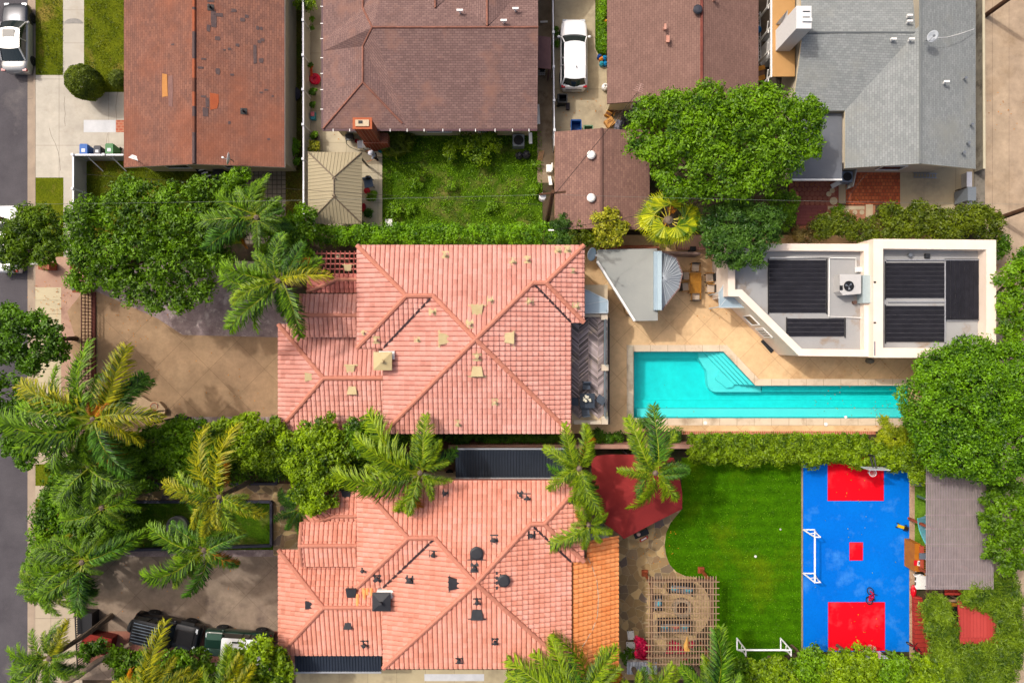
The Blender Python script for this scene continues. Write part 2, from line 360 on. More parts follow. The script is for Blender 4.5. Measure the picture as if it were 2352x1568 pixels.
tag(mb.build('stepping_stone_path', [M('warm_path', C(196, 140, 106), C(170, 112, 86), 2), M('stepping_stone', C(216, 198, 164), C(196, 178, 146), 2)]), kind='structure')
# ---- middle lot: forecourt
m_tan = brickmat('tan_jointed_concrete', C(184, 152, 118), C(178, 146, 114), C(134, 106, 80), 2.7, 2.7, .010, 0, rot=math.radians(45), nscale=1.6, stain=.22, c3=C(200, 168, 132), s3=.3, t3=(.5, .72), bump=.1)
m_lav = M('stamped_lavender_concrete', C(178, 158, 156), C(140, 120, 120), 1.6, c3=C(206, 190, 184), s3=1.2, t3=(.52, .66), grain=.2, gscale=20)
sheet('sidewalk', rect(82, 590, 205, 1040), M('pink_sidewalk', C(206, 170, 146), C(190, 150, 130), .8, c3=C(160, 122, 108), s3=.6, grain=.12))
sheet('sidewalk_panel', rect(82, 660, 141, 1040), brickmat('beige_sidewalk', C(218, 204, 170), C(210, 196, 164), C(150, 138, 116), 60, .95, .012, 0), .008)
sheet('stamped_paving', [(205, 600), (660, 600), (660, 775), (420, 769), (362, 731), (211, 664)], m_lav, .008)
sheet('forecourt', [(172, 770), (155, 715), (190, 672), (211, 664), (362, 731), (420, 769), (660, 775), (660, 1000), (205, 1000), (205, 860), (155, 800)], m_tan, .012)
sheet('stamped_border', [(415, 957), (660, 957), (660, 985), (415, 985)], m_lav, .016)
sheet('stamped_border', [(255, 920), (300, 915), (330, 960), (255, 960)], m_lav, .016)
# ---- pool deck, coping, pool and water
m_deck = brickmat('amber_pool_deck', C(242, 204, 156, .78), C(234, 196, 148, .78), C(196, 156, 114, .78), 1.72, 1.72, .012, 0, rot=math.radians(45), nscale=1.4, stain=.14, c3=C(216, 168, 116), s3=.3, t3=(.52, .74), bump=.12)
m_cop = brickmat('pale_pool_coping', C(228, 208, 182, .78), C(220, 200, 174, .78), C(166, 142, 114), 1.2, 40, .012, 0, nscale=1.2, c3=C(190, 166, 138), s3=.7, bump=.1)
def polys(name, plist, mat, z, kind='structure'):
    mb = MB(); z = zz()
    for p in plist: mb.poly([V(x, y) + Vector((0, 0, z)) for x, y in p])
    return tag(mb.build(name, mat), kind=kind)
polys('pool_deck', [rect(1310, 540, 1455, 995), rect(1455, 540, 2140, 807), [(1661, 807), (2140, 807), (2140, 885), (1735, 885)], rect(1455, 960, 2140, 990), rect(2085, 885, 2140, 960)], m_deck, .006)
cp = MB()
for p in (rect(1439, 792, 1455, 976), [(1455, 792), (1668, 792), (1661, 807), (1455, 807)], [(1668, 792), (1742, 870), (1735, 885), (1661, 807)], [(1742, 870), (2140, 870), (2140, 885), (1735, 885)], rect(1455, 960, 2140, 976)):
    cp.prism([V(*q) for q in p], -.1, .075)
tag(cp.build('pool_coping', m_cop), kind='structure')
m_rededge = brickmat('brick_edging', C(212, 132, 96), C(190, 108, 78), C(226, 176, 146), .13, 3, .02, 0)
mb = MB(); mb.prism([V(*q) for q in rect(1565, 989.5, 2010, 997)], -.02, .085); tag(mb.build('brick_edging', m_rededge), kind='structure')
m_plaster = M('turquoise_pool_plaster', (.018, .64, .64, 1), (.014, .58, .60, 1), .5, .7, grain=.07, gscale=2.2, bump=0)  # coarse grain puts light ripples from the water into the floor colour
m_plaster2 = M('pale_pool_plaster', (.20, .66, .66, 1), (.16, .62, .64, 1), .7, .7, grain=.03, bump=0)
POOL = [(1455, 807), (1661, 807), (1735, 885), (2085, 885), (2085, 960), (1455, 960)]
pb = MB()
pb.poly([V(x, y) + Vector((0, 0, -1.5)) for x, y in POOL])
for a, b in zip(POOL, POOL[1:] + POOL[:1]): pb.face([V(*a) + Vector((0, 0, -1.5)), V(*b) + Vector((0, 0, -1.5)), V(*b) + Vector((0, 0, .0)), V(*a) + Vector((0, 0, .0))])
def lvl(p, z): pb.prism([V(*q) for q in p], -1.5, z, 1)
def lv0(p, z): pb.prism([V(*q) for q in p], -1.5, z, 0)
lvl(rect(1467, 940, 2084, 959.6), -.75)
lv0(rect(1455.4, 810, 1466.9, 959.5), -1.05); lv0(rect(1467, 807.4, 1612, 823), -1.05); lv0(rect(1760, 885.4, 2084.6, 901), -.85)
lv0(rect(1467, 922, 2084, 939.8), -1.28)
lvl([(1612, 823.5), (1612, 807.4), (1660, 807.4), (1734, 884.8), (1758, 885.5), (1758, 902), (1650, 902), (1642, 899), (1636, 892), (1633, 880), (1632, 860), (1630, 852)], -.85)
for i, (o, z) in enumerate(((0, -.18), (10, -.32), (20, -.46), (30, -.6))):      # diagonal entry steps
    lvl([(1660 - o - 10, 807.4), (1660 - o, 807.4), (1733 - o, 884.5 - .5), (1724 - o, 884.5 - .5)], z)
lvl([(1655, 862), (1650, 868), (1652, 874), (1676, 892), (1688, 891), (1694, 884.4), (1660, 850)], -.66)
wl_ = MB()
for a, b in zip(POOL, POOL[1:] + POOL[:1]): wl_.bar(V(*a, -.055), V(*b, -.055), .11, .05)
tag(wl_.build('pool_waterline_tiles', M('aqua_band', C(24, 150, 160), C(60, 180, 186), 6)), kind='structure')
tag(pb.build('pool_basin', [m_plaster, m_plaster2]), kind='structure')
m, n, l, p = _base('pool_water'); n.remove(p)
tb = n.new('ShaderNodeBsdfTransparent'); tb.inputs[0].default_value = (.62, 1.0, .99, 1); gl = n.new('ShaderNodeBsdfGlossy'); gl.inputs['Roughness'].default_value = .03
fr = n.new('ShaderNodeFresnel'); fr.inputs[0].default_value = 1.33; mx = n.new('ShaderNodeMixShader')
wn = n.new('ShaderNodeTexNoise'); wn.inputs['Scale'].default_value = 2.2; bp = n.new('ShaderNodeBump'); bp.inputs['Strength'].default_value = .12; bp.inputs['Distance'].default_value = .05
l.new(n.new('ShaderNodeTexCoord').outputs['Object'], wn.inputs[0]); l.new(wn.outputs[0], bp.inputs['Height']); l.new(bp.outputs[0], gl.inputs['Normal']); l.new(bp.outputs[0], fr.inputs['Normal'])
l.new(fr.outputs[0], mx.inputs[0]); l.new(tb.outputs[0], mx.inputs[1]); l.new(gl.outputs[0], mx.inputs[2]); l.new(mx.outputs[0], n['Material Output'].inputs[0])
sheet('pool_water', POOL, m, -.10)
# ---- bottom lot
m_drive3 = brickmat('grey_jointed_concrete', C(172, 152, 132), C(166, 146, 128), C(122, 104, 90), 2.7, 2.7, .010, 0, rot=math.radians(45), nscale=1.6, stain=.28, c3=C(138, 120, 108), s3=.35, t3=(.52, .66), bump=.1, loc=(.6, 1.2, 0))
m_flag = _base('flagstone'); fm, n, l, p = m_flag
tc = n.new('ShaderNodeTexCoord').outputs['Object']
vo = n.new('ShaderNodeTexVoronoi'); vo.inputs['Scale'].default_value = 1.7; ve = n.new('ShaderNodeTexVoronoi'); ve.feature = 'DISTANCE_TO_EDGE'; ve.inputs['Scale'].default_value = 1.7
wr = n.new('ShaderNodeTexNoise'); wr.inputs['Scale'].default_value = 1.5; va = n.new('ShaderNodeVectorMath'); va.operation = 'MULTIPLY_ADD'; va.inputs[1].default_value = (.35, .35, .35)
l.new(tc, wr.inputs[0]); l.new(wr.outputs['Color'], va.inputs[0]); l.new(tc, va.inputs[2]); l.new(va.outputs[0], vo.inputs[0]); l.new(va.outputs[0], ve.inputs[0])
cr_ = n.new('ShaderNodeValToRGB'); e = cr_.color_ramp.elements; e[0].color = C(140, 112, 84, .8); e[1].color = C(206, 176, 124, .8)
for ps, cc in ((.25, C(176, 146, 96)), (.5, C(152, 128, 92)), (.62, C(112, 98, 96)), (.7, C(186, 156, 108))): e.new(ps).color = cc
sp = n.new('ShaderNodeSeparateColor'); l.new(vo.outputs['Color'], sp.inputs[0]); l.new(sp.outputs[0], cr_.inputs[0])
eg = _ramp(n, l, ve.outputs['Distance'], .012, .035); fl = _mix(n, l, eg, C(186, 166, 128), cr_.outputs[0])
gm = n.new('ShaderNodeMapRange'); gm.inputs[3].default_value = .82; gm.inputs[4].default_value = 1.15; l.new(_noise(n, l, tc, 5), gm.inputs[0])
l.new(_mix(n, l, 1.0, fl, gm.outputs[0], 'MULTIPLY'), p.inputs['Base Color']); p.inputs['Roughness'].default_value = .85; _bump(n, l, p, eg, .4, .03)
sheet('sidewalk', rect(82, 1040, 190, 1900), brickmat('plain_sidewalk', C(204, 188, 164), C(196, 180, 158), C(140, 126, 110), 2.0, 1.6, .012, 0, nscale=.6))
sheet('parkway_lawn', rect(82, 1065, 145, 1115), g_dry, .008); sheet('parkway_lawn', rect(82, 1145, 140, 1320), g_dry, .008)
sheet('driveway', rect(178, 1262, 700, 1560), m_drive3, .006)
sheet('driveway_border', rect(205, 1258, 640, 1277), m_lav, .010)
sheet('driveway_border', rect(205, 1448, 700, 1520), M('red_concrete', C(176, 118, 98), C(150, 96, 80), 1), .010)
sheet('garden_path', rect(200, 1108, 650, 1152), fm, .006)
sheet('garden_lawn', rect(200, 1152, 628, 1262), g_yard, .006)
sheet('flagstone_path', rect(628, 1080, 720, 1275), fm, .008)
sheet('side_passage', rect(640, 1000, 1100, 1110), M('brown_paving', C(120, 88, 68), C(92, 66, 52), 1), .004)
sheet('flagstone_patio', [(1340, 1170), (1600, 1170), (1600, 1560), (1340, 1560)], fm, .006)
cv = [(1842, 1050), (1842, 1490), (1640, 1560), (1640, 1330), (1575, 1322), (1553, 1312), (1538, 1296), (1530, 1275), (1526, 1250), (1530, 1222), (1540, 1200), (1553, 1184), (1565, 1170), (1565, 1050)]
sheet('lawn', cv, g_lush, .010)
polys('flagstone_circle', [[(1570 + 62 * math.cos(k * math.pi / 18), 1395 + 68 * math.sin(k * math.pi / 18)) for k in range(36)]], M('sand_flagstone', C(226, 196, 146), C(204, 172, 124), 1.3, c3=C(176, 146, 110), s3=1.1, t3=(.55, .65)), .014)
m_blue = M('blue_sport_tiles', (0.0, .150, .60, 1), (0.0, .115, .53, 1), .25, .55, c3=(.05, .24, .64, 1), s3=.5, t3=(.54, .78), grain=.08, gscale=9, spec=.08, bump=.1, bscale=60)
m_red = M('red_sport_tiles', (.70, .003, .012, 1), (.64, .003, .012, 1), .3, .55, c3=(.74, .05, .06, 1), s3=.6, t3=(.53, .75), grain=.05, gscale=12, spec=.08, bump=.1, bscale=60)
m_pur = plain('magenta_tile_edge', C(205, 30, 110))
sheet('sport_court', rect(1843, 1050, 2087.5, 1495), m_blue, .030)
for r in ((1901, 1050, 2028.5, 1148.5), (1951, 1245, 1980.5, 1285), (1902, 1382, 2031, 1492)):
    a, b, c, d = r; polys('court_red_panel', [rect(a, b, c, d)], m_red, .036)
    polys('court_panel_edge', [rect(a - 1, b - 1, a, d + 1), rect(c, b - 1, c + 1, d + 1), rect(a, b - 1, c, b), rect(a, d, c, d + 1)], m_pur, .035)
sf = MB(); rs = random.Random(3)
m_scuff = M('court_scuffs', C(90, 140, 220), C(70, 125, 215), 6)
mb = MB(); mb.prism([V(*q) for q in rect(1839.5, 1050, 1842.8, 1495)], -.01, .11); tag(mb.build('court_edging', M('edging_stone', C(180, 160, 130), C(150, 130, 105), 2)), kind='structure')
sheet('court_side_path', rect(2087.5, 1050, 2100, 1560), M('pebble_concrete', C(206, 176, 146), C(182, 150, 122), 1.2, c3=C(156, 112, 86), s3=1.5, t3=(.55, .65), grain=.25, gscale=14), .016)
sheet('turf_strip', rect(2100, 1060, 2300, 1255), g_turf, .012)
sheet('bottom_walkway', rect(680, 1536, 1165, 1640), brickmat('cream_walkway', C(214, 198, 160), C(204, 188, 152), C(160, 146, 116), 2.0, 9, .012, 0, nscale=.8, c3=C(176, 160, 130), s3=.5), .008)
sheet('walkway_slab', rect(975, 1546, 1112, 1562), m_white, .014)
# ================================================================ ROOFS
def rdir(pts):                          # plane frame: u along the eave, d down the slope, n up
    n = Vector((0, 0, 0))
    for a, b in zip(pts, pts[1:] + pts[:1]): n += a.cross(b)
    n.normalize()
    if n.z < 0: n = -n
    d = Vector((n.x, n.y, 0))
    if d.length < 1e-4: d = Vector((0, -1, 0))
    d = d.normalized(); d = (d - n * d.dot(n)).normalized(); u = d.cross(n).normalized(); return u, d, n
def shingle_faces(mb, faces, m=0, skirt=.18, ms=1, under=True):
    edges = {}
    key = lambda p: (round(p.x, 3), round(p.y, 3), round(p.z, 3))
    for f in faces:
        u, d, n = rdir(f)
        if (f[1] - f[0]).cross(f[2] - f[1]).dot(n) < 0 and len(f) == 3: f = f[::-1]
        mb.face(f, m, [(p.dot(u), -p.dot(d)) for p in f])
        for a, b in zip(f, f[1:] + f[:1]):
            k = tuple(sorted((key(a), key(b)))); edges.setdefault(k, []).append((a, b))
    if skirt:
        for k, e in edges.items():
            if len(e) == 1:
                a, b = e[0]; dn = Vector((0, 0, skirt)); mb.face([b, a, a - dn, b - dn], ms)
def caps(mb, lines, r=.10, m=0, n=6, seg=.4):   # ridge and hip caps, one piece per cap tile
    for a, b in lines:
        a, b = Vector(a), Vector(b); L = (b - a).length; k = max(1, int(L / seg))
        for i in range(k):
            p, q = a.lerp(b, i / k), a.lerp(b, (i + 1.06) / k)
            mb.tube([p, q], [r * 1.06, r * .93], n, m)
def tile_faces(mb, faces, m=0, cw=.30, rw=.35, amp=.07, lip=.085, holes=None):   # S-profile clay tiles as real relief
    prof = [(0, 0), (.07, .62), (.18, .90), (.40, 1.0), (.62, 1.0), (.82, .90), (.93, .60)]
    for f in faces:
        f = [Vector(p) for p in f]; u, d, n = rdir(f); o = f[0]; k0 = o.dot(u); q0 = o.dot(d)
        us = [p.dot(u) for p in f]; vs = [p.dot(d) for p in f]
        i0, i1 = math.floor(min(us) / cw) - 1, math.ceil(max(us) / cw) + 1
        j0, j1 = math.floor(min(vs) / rw) - 1, math.ceil(max(vs) / rw) + 1
        xs = [(i * cw + a * cw, h) for i in range(i0, i1) for a, h in prof]
        ys = []
        for j in range(j0, j1): ys += [(j * rw, 0.0), (j * rw + rw * .74, .76), (j * rw + rw * .97, 1.0)]
        bm = bmesh.new(); grid = []; ul = bm.loops.layers.uv.new('UVMap')
        for y, s in ys:
            row = []
            for x, h in xs:
                p = o + u * (x - k0) + d * (y - q0) + n * (h * amp + s * lip * (.4 + .6 * h)); row.append(bm.verts.new(p))
            grid.append(row)
        for r in range(len(ys) - 1):
            for c in range(len(xs) - 1):
                if holes:
                    ci, rj = i0 + c // 7, j0 + r // 3
                    if holes(ci, rj, c % 7, r % 3, grid[r][c].co): continue
                fc = bm.faces.new((grid[r][c], grid[r + 1][c], grid[r + 1][c + 1], grid[r][c + 1])); tu = (i0 + c // 7 + .5, j0 + r // 3 + .5)
                for lp in fc.loops: lp[ul].uv = tu
        sgn = 1 if sum(((a - f[0]).cross(b - f[0])).dot(n) for a, b in zip(f[1:], f[2:])) > 0 else -1
        for a, b in zip(f, f[1:] + f[:1]):
            e = b - a; e = e - n * e.dot(n); no = e.cross(n) * sgn
            if no.length < 1e-5: continue
            bmesh.ops.bisect_plane(bm, geom=bm.verts[:] + bm.edges[:] + bm.faces[:], plane_co=a, plane_no=no.normalized(), clear_outer=True, dist=1e-5)
        bm.normal_update(); bm.verts.index_update()
        mb.mesh([v.co.copy() for v in bm.verts], [tuple(v.index for v in fc.verts)[::(1 if fc.normal.dot(n) > 0 else -1)] for fc in bm.faces], m, [tuple(fc.loops[0][ul].uv) for fc in bm.faces])
        bm.free()
def roof_z(faces, x, y, dflt=0):      # where the sight line of a plan position meets the roof planes
    o = Vector((0, 0, CAM_H)); d = (V(x, y, 0) - o).normalized(); best = None
    for f in faces:
        u, dd, n = rdir(f); t = (f[0] - o).dot(n) / d.dot(n); p = o + d * t
        sg = [((b - a).cross(p - a)).dot(n) for a, b in zip(f, f[1:] + f[:1])]
        if all(s > -1e-4 for s in sg) or all(s < 1e-4 for s in sg):
            if best is None or p.z > best[0].z: best = (p, n, dd, u)
    return best or (V(x, y, dflt), Vector((0, 0, 1)), Vector((0, -1, 0)), Vector((1, 0, 0)))
def inset_rect(x0, y0, x1, y1, z, d=.4):
    a, b = V(x0, y0, z), V(x1, y1, z); return [(a.x + d, a.y - d), (b.x - d, a.y - d), (b.x - d, b.y + d), (a.x + d, b.y + d)]
m_trim = plain('white_trim', C(240, 238, 234, .85), .5)
m_cream = M('cream_stucco', C(224, 208, 172), C(214, 198, 164), 1.5, grain=.08)
m_black = plain('black_metal', (.012, .012, .014, 1), .45)
m_dark = plain('dark_opening', (.01, .01, .012, 1), .2)
m_steel = plain('galvanised_steel', C(178, 182, 186), .35, .7)
m_brickch = brickmat('chimney_brick', C(176, 84, 54), C(146, 66, 44), C(190, 150, 124), .22, .075, .01, uv=False, rot=0, nscale=3)
m_glassd = plain('window_glass', (.02, .03, .04, 1), .08)
def window(mb, p, q, z0, z1, m=0, off=.05):       # framed opening in a wall running from p to q (outward side to the right)
    p, q = Vector((*p, 0)), Vector((*q, 0)); d = (q - p).normalized(); nrm = Vector((d.y, -d.x, 0)); a = p + nrm * off; b = q + nrm * off
    mb.face([a + Vector((0, 0, z0)), b + Vector((0, 0, z0)), b + Vector((0, 0, z1)), a + Vector((0, 0, z1))], m)
def add_windows(parent, specs):
    for p, q, z0, z1 in specs:
        f = MB(); pp, qq = Vector((*p, 0)), Vector((*q, 0)); d = (qq - pp).normalized(); nr = Vector((d.y, -d.x, 0)) * .03
        for a, b in (((pp, z0), (qq, z0)), ((pp, z1), (qq, z1)), ((pp, z0), (pp, z1)), ((qq, z0), (qq, z1))):
            f.bar(a[0] + nr + Vector((0, 0, a[1])), b[0] + nr + Vector((0, 0, b[1])), .07, .07)
        fo = f.build('window', m_trim, parent); g = MB(); window(g, p, q, z0, z1, 0, .02); g.build('pane', m_glassd, fo)
def gutter(mb, a, b, m=0):
    mb.bar(a, b, .13, .10, m)
def vent_pipe(parent, faces, x, y, h=.35, r=.09, mat=None, base=.42, name='roof_vent', tee=False):
    p, n, d, u = roof_z(faces, x, y); mb = MB()
    R = (u + d) if False else u
    q = [p + n * .03 + u * sx * base / 2 + d * sy * base / 2 for sx, sy in ((-1, -1), (1, -1), (1, 1), (-1, 1))]
    if base: mb.face(q if (q[1] - q[0]).cross(q[2] - q[1]).dot(n) > 0 else q[::-1])
    mb.lathe([(r, -.05), (r, h), (r * 1.5, h), (r * 1.5, h + .06), (0.001, h + .09)], p, 10)
    return mb.build(name, mat or m_trim, parent)

# ---- red-brown gable house, top left
m_shA = brickmat('red_brown_shingles', C(158, 110, 92), C(136, 96, 84), C(116, 76, 64), .34, .15, .010, uv=True, c3=C(160, 96, 70), s3=.22, t3=(.45, .75), nscale=1.2, grain=.14)
m_shA2 = M('grey_worn_shingles', C(106, 86, 84), C(90, 74, 76), 4)
def house_a():
    h = thing('house', 'large house under a plain gable roof of patchy red-brown shingles with dark bare spots', 'house', V(460, 180))
    ze, zr = 2.9, 3.75; xr = 446
    e0, e1 = V(284.5, 384.5, ze), V(653.5, 388.5, ze); r1 = V(446, 376.5, zr); top = V(400, -140, 0).y
    l0, r0, rr = Vector((e0.x, top, ze)), Vector((e1.x, top, ze)), Vector((r1.x, top, zr)); e1.y = e0.y; r1.y = e0.y
    F = [[l0, e0, r1, rr], [rr, r1, e1, r0]]
    mb = MB(); shingle_faces(mb, F, 0, .2, 1)
    rs = random.Random(5)
    def patch(x, y, w, hh, m):
        p, n, d, u = roof_z(F, x, y)
        q = [p + n * .02 + Vector((1, 0, 0)) * (w * sx * (.8 + .4 * rs.random())) + Vector((0, 1, 0)) * (hh * sy * (.8 + .4 * rs.random())) for sx, sy in ((-.5, -.5), (.5, -.5), (.6, 0), (.5, .5), (-.5, .5), (-.55, .1))]
        for i, v in enumerate(q): v.z = p.z + .02 - (n.x * (v.x - p.x) + n.y * (v.y - p.y)) / n.z
        mb.poly(q, m)
    for x, y, w, hh in ((491, 43, .28, 1.0), (503, 35, .5, .22), (479, 66, .2, .4), (499, 88, .28, .25), (557, 46, .26, .25), (567, 38, .22, .2), (537, 25, .3, .2), (545, 104, .22, .2), (527, 113, .18, .15), (467, 136, .3, .1), (460, 156, .3, .14),
                        (500, 164, .22, .4), (533, 172, .2, .12), (586, 125, .2, 1.1), (472, 258, .3, .5), (476, 235, .18, .6), (468, 222, .3, .12), (557, 256, .25, .2), (527, 282, .15, .2), (515, 115, .14, .1), (484, 2, .35, .18), (600, 140, .22, .3), (596, 96, .2, .2), (603, 92, .2, .2), (611, 207, .2, .12), (600, 213, .2, .1), (626, 221, .12, .12), (617, 320, .16, .12), (592, 65, .16, .24), (600, 66, .14, .2), (397, 103, .2, .12)): patch(x, y, w, hh, 2)
    for x, y, w, hh in ((379, 198, .36, 1.4), ): patch(x, y, w, hh, 3)
    patch(392, 207, .3, 2.0, 4); patch(491, 234, .5, 1.0, 5)
    o = mb.build('roof', [m_shA, m_trim, m_shA2, M('bare_plywood', C(214, 150, 84), C(196, 134, 72), 3), M('felt_patch', C(150, 112, 104), C(130, 96, 90), 3), M('orange_shingle', C(186, 96, 54), C(170, 84, 50), 3)], h)
    k = MB(); 
    for y0, y1, mm in ((-140, 18, 0), (18, 24, 1), (24, 74, 0), (74, 136, 1), (136, 180, 0), (180, 212, 0), (212, 245, 0), (245, 268, 1), (268, 305, 0), (305, 376, 1)):
        a = V(446, y0, zr); b = V(446, y1, zr)
        if y0 in (180, 268): mm = 2
        k.tube([a + Vector((0, 0, .0)), b], .13, 6, mm)
    k.build('ridge_cap', [M('orange_ridge', C(184, 100, 64), C(164, 90, 62), 3), m_shA2, m_shA], o)
    wl = MB(); a, b = e0, e1
    wl.prism([(e0.x + .5, e0.y + .45), (e1.x - .12, e0.y + .45), (e1.x - .12, top), (e0.x + .5, top)], 0, ze - .05)
    wl.face([(e0.x + .5, e0.y + .46, ze - .06), (e1.x - .12, e0.y + .46, ze - .06), (r1.x, e0.y + .46, zr - .1)])
    wl.build('wall', m_cream, h)
    y = e0.y + .46
    add_windows(h, [((e0.x + 2, y), (e0.x + 3.6, y), 1, 2.1), ((e1.x - 4.5, y), (e1.x - 3, y), 1, 2.1)])
    for x, yy in ((484, 18), (560, 256)): vent_pipe(h, F, x, yy, .25, .07, m_black, .4)
    return F
FA = house_a()

# ---- brown hip house, top centre
m_shB = brickmat('brown_shingles', C(152, 122, 116), C(134, 106, 102), C(104, 80, 76), .30, .145, .012, uv=True, nscale=.9, grain=.12, c3=C(158, 118, 104), s3=.4)
m_capB = M('rust_ridge_tiles', C(166, 112, 94), C(146, 98, 84), 3, island=.15)
def house_b():
    h = thing('house', 'brown hip roofed house with a rust ridge line and white gutter brackets', 'house', V(985, 140))
    ze = 3.0; sl = .27
    def W(x, y, z=None):
        p = V(x, y, ze); return p
    L, R, B = W(742, 0).x, W(1234, 0).x, W(0, 296).y
    zr = 4.6
    for _ in range(8): zr = ze + (V(0, 63, zr).y - B) * sl
    yr = V(0, 63, zr).y; half = yr - B; T = B + 2 * half
    # west wing ridge lower: ridge x
    wr = 2.75; zw = ze + wr * sl
    P = Vector
    apex = P((V(855, 0, zr).x, yr, zr)); rE = P((R, yr, zr))
    a0 = P((L + wr, B + wr, zw)); a1 = P((L + wr, B + wr + 2.3, zw))
    v0 = P((L + 2 * wr, B, ze))
    N = P((L + wr, yr + 1.6, zw)); N2 = P((L + wr, T + 2, zw))
    F = [[P((L, B, ze)), a0, a1, apex, N, N2, P((L, T + 2, ze))], [P((L, B, ze)), v0, a0], [a0, v0, a1], [v0, P((R, B, ze)), rE, apex, a1], [apex, rE, P((R, T + 2, ze)), P((L + wr, T + 2, ze + .1)), N]]
    mb = MB()
    u = P((0, 1, 0))
    # split the west face so every face stays flat
    W1 = [P((L, B, ze)), a0, a1, P((L, a1.y, ze))]; W2 = [P((L, a1.y, ze)), a1, apex, P((L, yr, ze))]; W3 = [P((L, yr, ze)), apex, N, P((L, N.y, ze))]; W4 = [P((L, N.y, ze)), N, N2, P((L, T + 2, ze))]
    faces = [W1, [W2[0], a1, apex], [W2[0], apex, W2[3]], [W3[0], apex, N], [W3[0], N, W3[3]], W4, F[1], [a0, v0, a1], [v0, P((R, B, ze)), rE, apex], [v0, apex, a1], [apex, rE, P((R, T + 2, ze)), P((L + 5.2, T + 2, ze))], [apex, P((L + 5.2, T + 2, ze)), N], [N, P((L + 5.2, T + 2, ze)), N2]]
    shingle_faces(mb, faces, 0, .18, 1)
    gab = []
    # two small cross gables on the far slope
    for gx, gy in ((1000, 18), (1119, 60)):
        t = roof_z(faces, gx, gy + 1)[0] + P((0, 0, .06)); b = P((t.x, T + 1.5, t.z)); w_ = b.y - t.y
        shingle_faces(mb, [[t, P((b.x - w_, b.y, t.z - w_ * sl)), b], [t, b, P((b.x + w_, b.y, t.z - w_ * sl))]], 0, 0); gab.append((t, b))
    o = mb.build('roof', [m_shB, plain('brown_fascia', C(110, 84, 80))], h)
    k = MB(); caps(k, [(P((L, B, ze + .02)), a0), (a0, v0.lerp(a0, .12)), (a0, a1), (a1, apex), (apex, rE), (apex, N), (N, N2)] + gab, .072, 0, 6, .3); k.build('ridge_cap', m_capB, o)
    g = MB(); gutter(g, P((L - .05, B - .06, ze - .08)), P((R, B - .06, ze - .08))); gutter(g, P((L - .06, B, ze - .08)), P((L - .06, T, ze - .08))); g.build('gutter', plain('plum_gutter', C(92, 58, 66)), h)
    for x in (765, 803, 896, 935, 974, 1017, 1056, 1092, 1137, 1177, 1215): br = MB(); br.box(P((W(x, 0).x, B - .08, ze - .02)), (.05, .2, .03)); br.build('gutter_bracket', m_trim, h)
    for y in (15, 54, 89, 133, 169, 206, 251): br = MB(); br.box(P((L - .08, W(0, y).y, ze - .02)), (.2, .05, .03)); br.build('gutter_bracket', m_trim, h)
    wl = MB(); wl.prism([(L + .5, B + .45), (R - .4, B + .45), (R - .4, T + 2), (L + .5, T + 2)], 0, ze); wl.build('wall', m_cream, h)
    add_windows(h, [((L + 1.2, B + .45), (L + 2.6, B + .45), 1, 2.1), ((L + 6.5, B + .45), (L + 8.2, B + .45), .9, 2.1), ((L + 10, B + .45), (L + 11.2, B + .45), .9, 2.1)])
    for x, y in ((1057, 30), (1157, 53), (1184, 26)):
        p = roof_z(faces, x, y)[0]; v = MB(); v.lathe([(.06, -.05), (.06, .3)], p, 8); v.bar(p + P((-.2, 0, .34)), p + P((.2, 0, .34)), .12, .12); v.build('roof_vent', m_trim, h)
    c = MB(); top = 4.8                                      # brick chimney on the garden wall
    x0, x1 = V(813, 0, top).x, V(853, 0, top).x; yb = B - .54; yt = B + .06
    c.prism([(x0 - .05, yb - .1), (x1 + .5, yb - .1), (x1 + .5, yt), (x0 - .05, yt)], 0, 1.9); c.prism([(x0, yb), (x1, yb), (x1, yt), (x0, yt)], 1.9, top)
    co = c.build('chimney', m_brickch, h)
    d = MB(); d.prism([(x0 - .06, yb - .06), (x1 + .06, yb - .06), (x1 + .06, yt + .06), (x0 - .06, yt + .06)], top, top + .1, bottom=True)
    d.build('chimney_rim', M('orange_brick_rim', C(206, 116, 76), C(186, 98, 64), 4), co)
    e = MB(); e.prism([(x0 + .12, yb + .1), (x1 - .12, yb + .1), (x1 - .12, yt - .1), (x0 + .12, yt - .1)], top + .1, top + .17); e.build('chimney_crown', M('mortar_crown', C(222, 202, 170)), co)
    e = MB(); e.box(((x0 + x1) / 2 - .1, (yb + yt) / 2 + .05, top + .18), (.26, .18, .03)); e.build('flue', m_dark, co)
    lt = MB()                                                # lean-to strip roof on the east side
    a, b = W(1235, 74), W(1267, 148); lt.mesh([(a.x, a.y, 2.5), (b.x, a.y, 2.2), (b.x, b.y, 2.2), (a.x, b.y, 2.5), (a.x, a.y, 2.4), (b.x, a.y, 2.1), (b.x, b.y, 2.1), (a.x, b.y, 2.4)], [(3, 2, 1, 0), (1, 2, 6, 5), (2, 3, 7, 6), (0, 1, 5, 4)])
    lt.bar((b.x - .1, a.y - .1, 0), (b.x - .1, a.y - .1, 2.2), .09); lt.bar((b.x - .1, b.y + .1, 0), (b.x - .1, b.y + .1, 2.2), .09)
    lt.build('side_porch_roof', M('plum_roofing', C(132, 96, 94), C(116, 84, 84), 2), h)
    pp = MB(); pp.bar(V(1218, 305, 1.3), V(1219, 330, .9), .22, .04); pp.build('wall_panel', m_trim, h)
    return faces
FB = house_b()

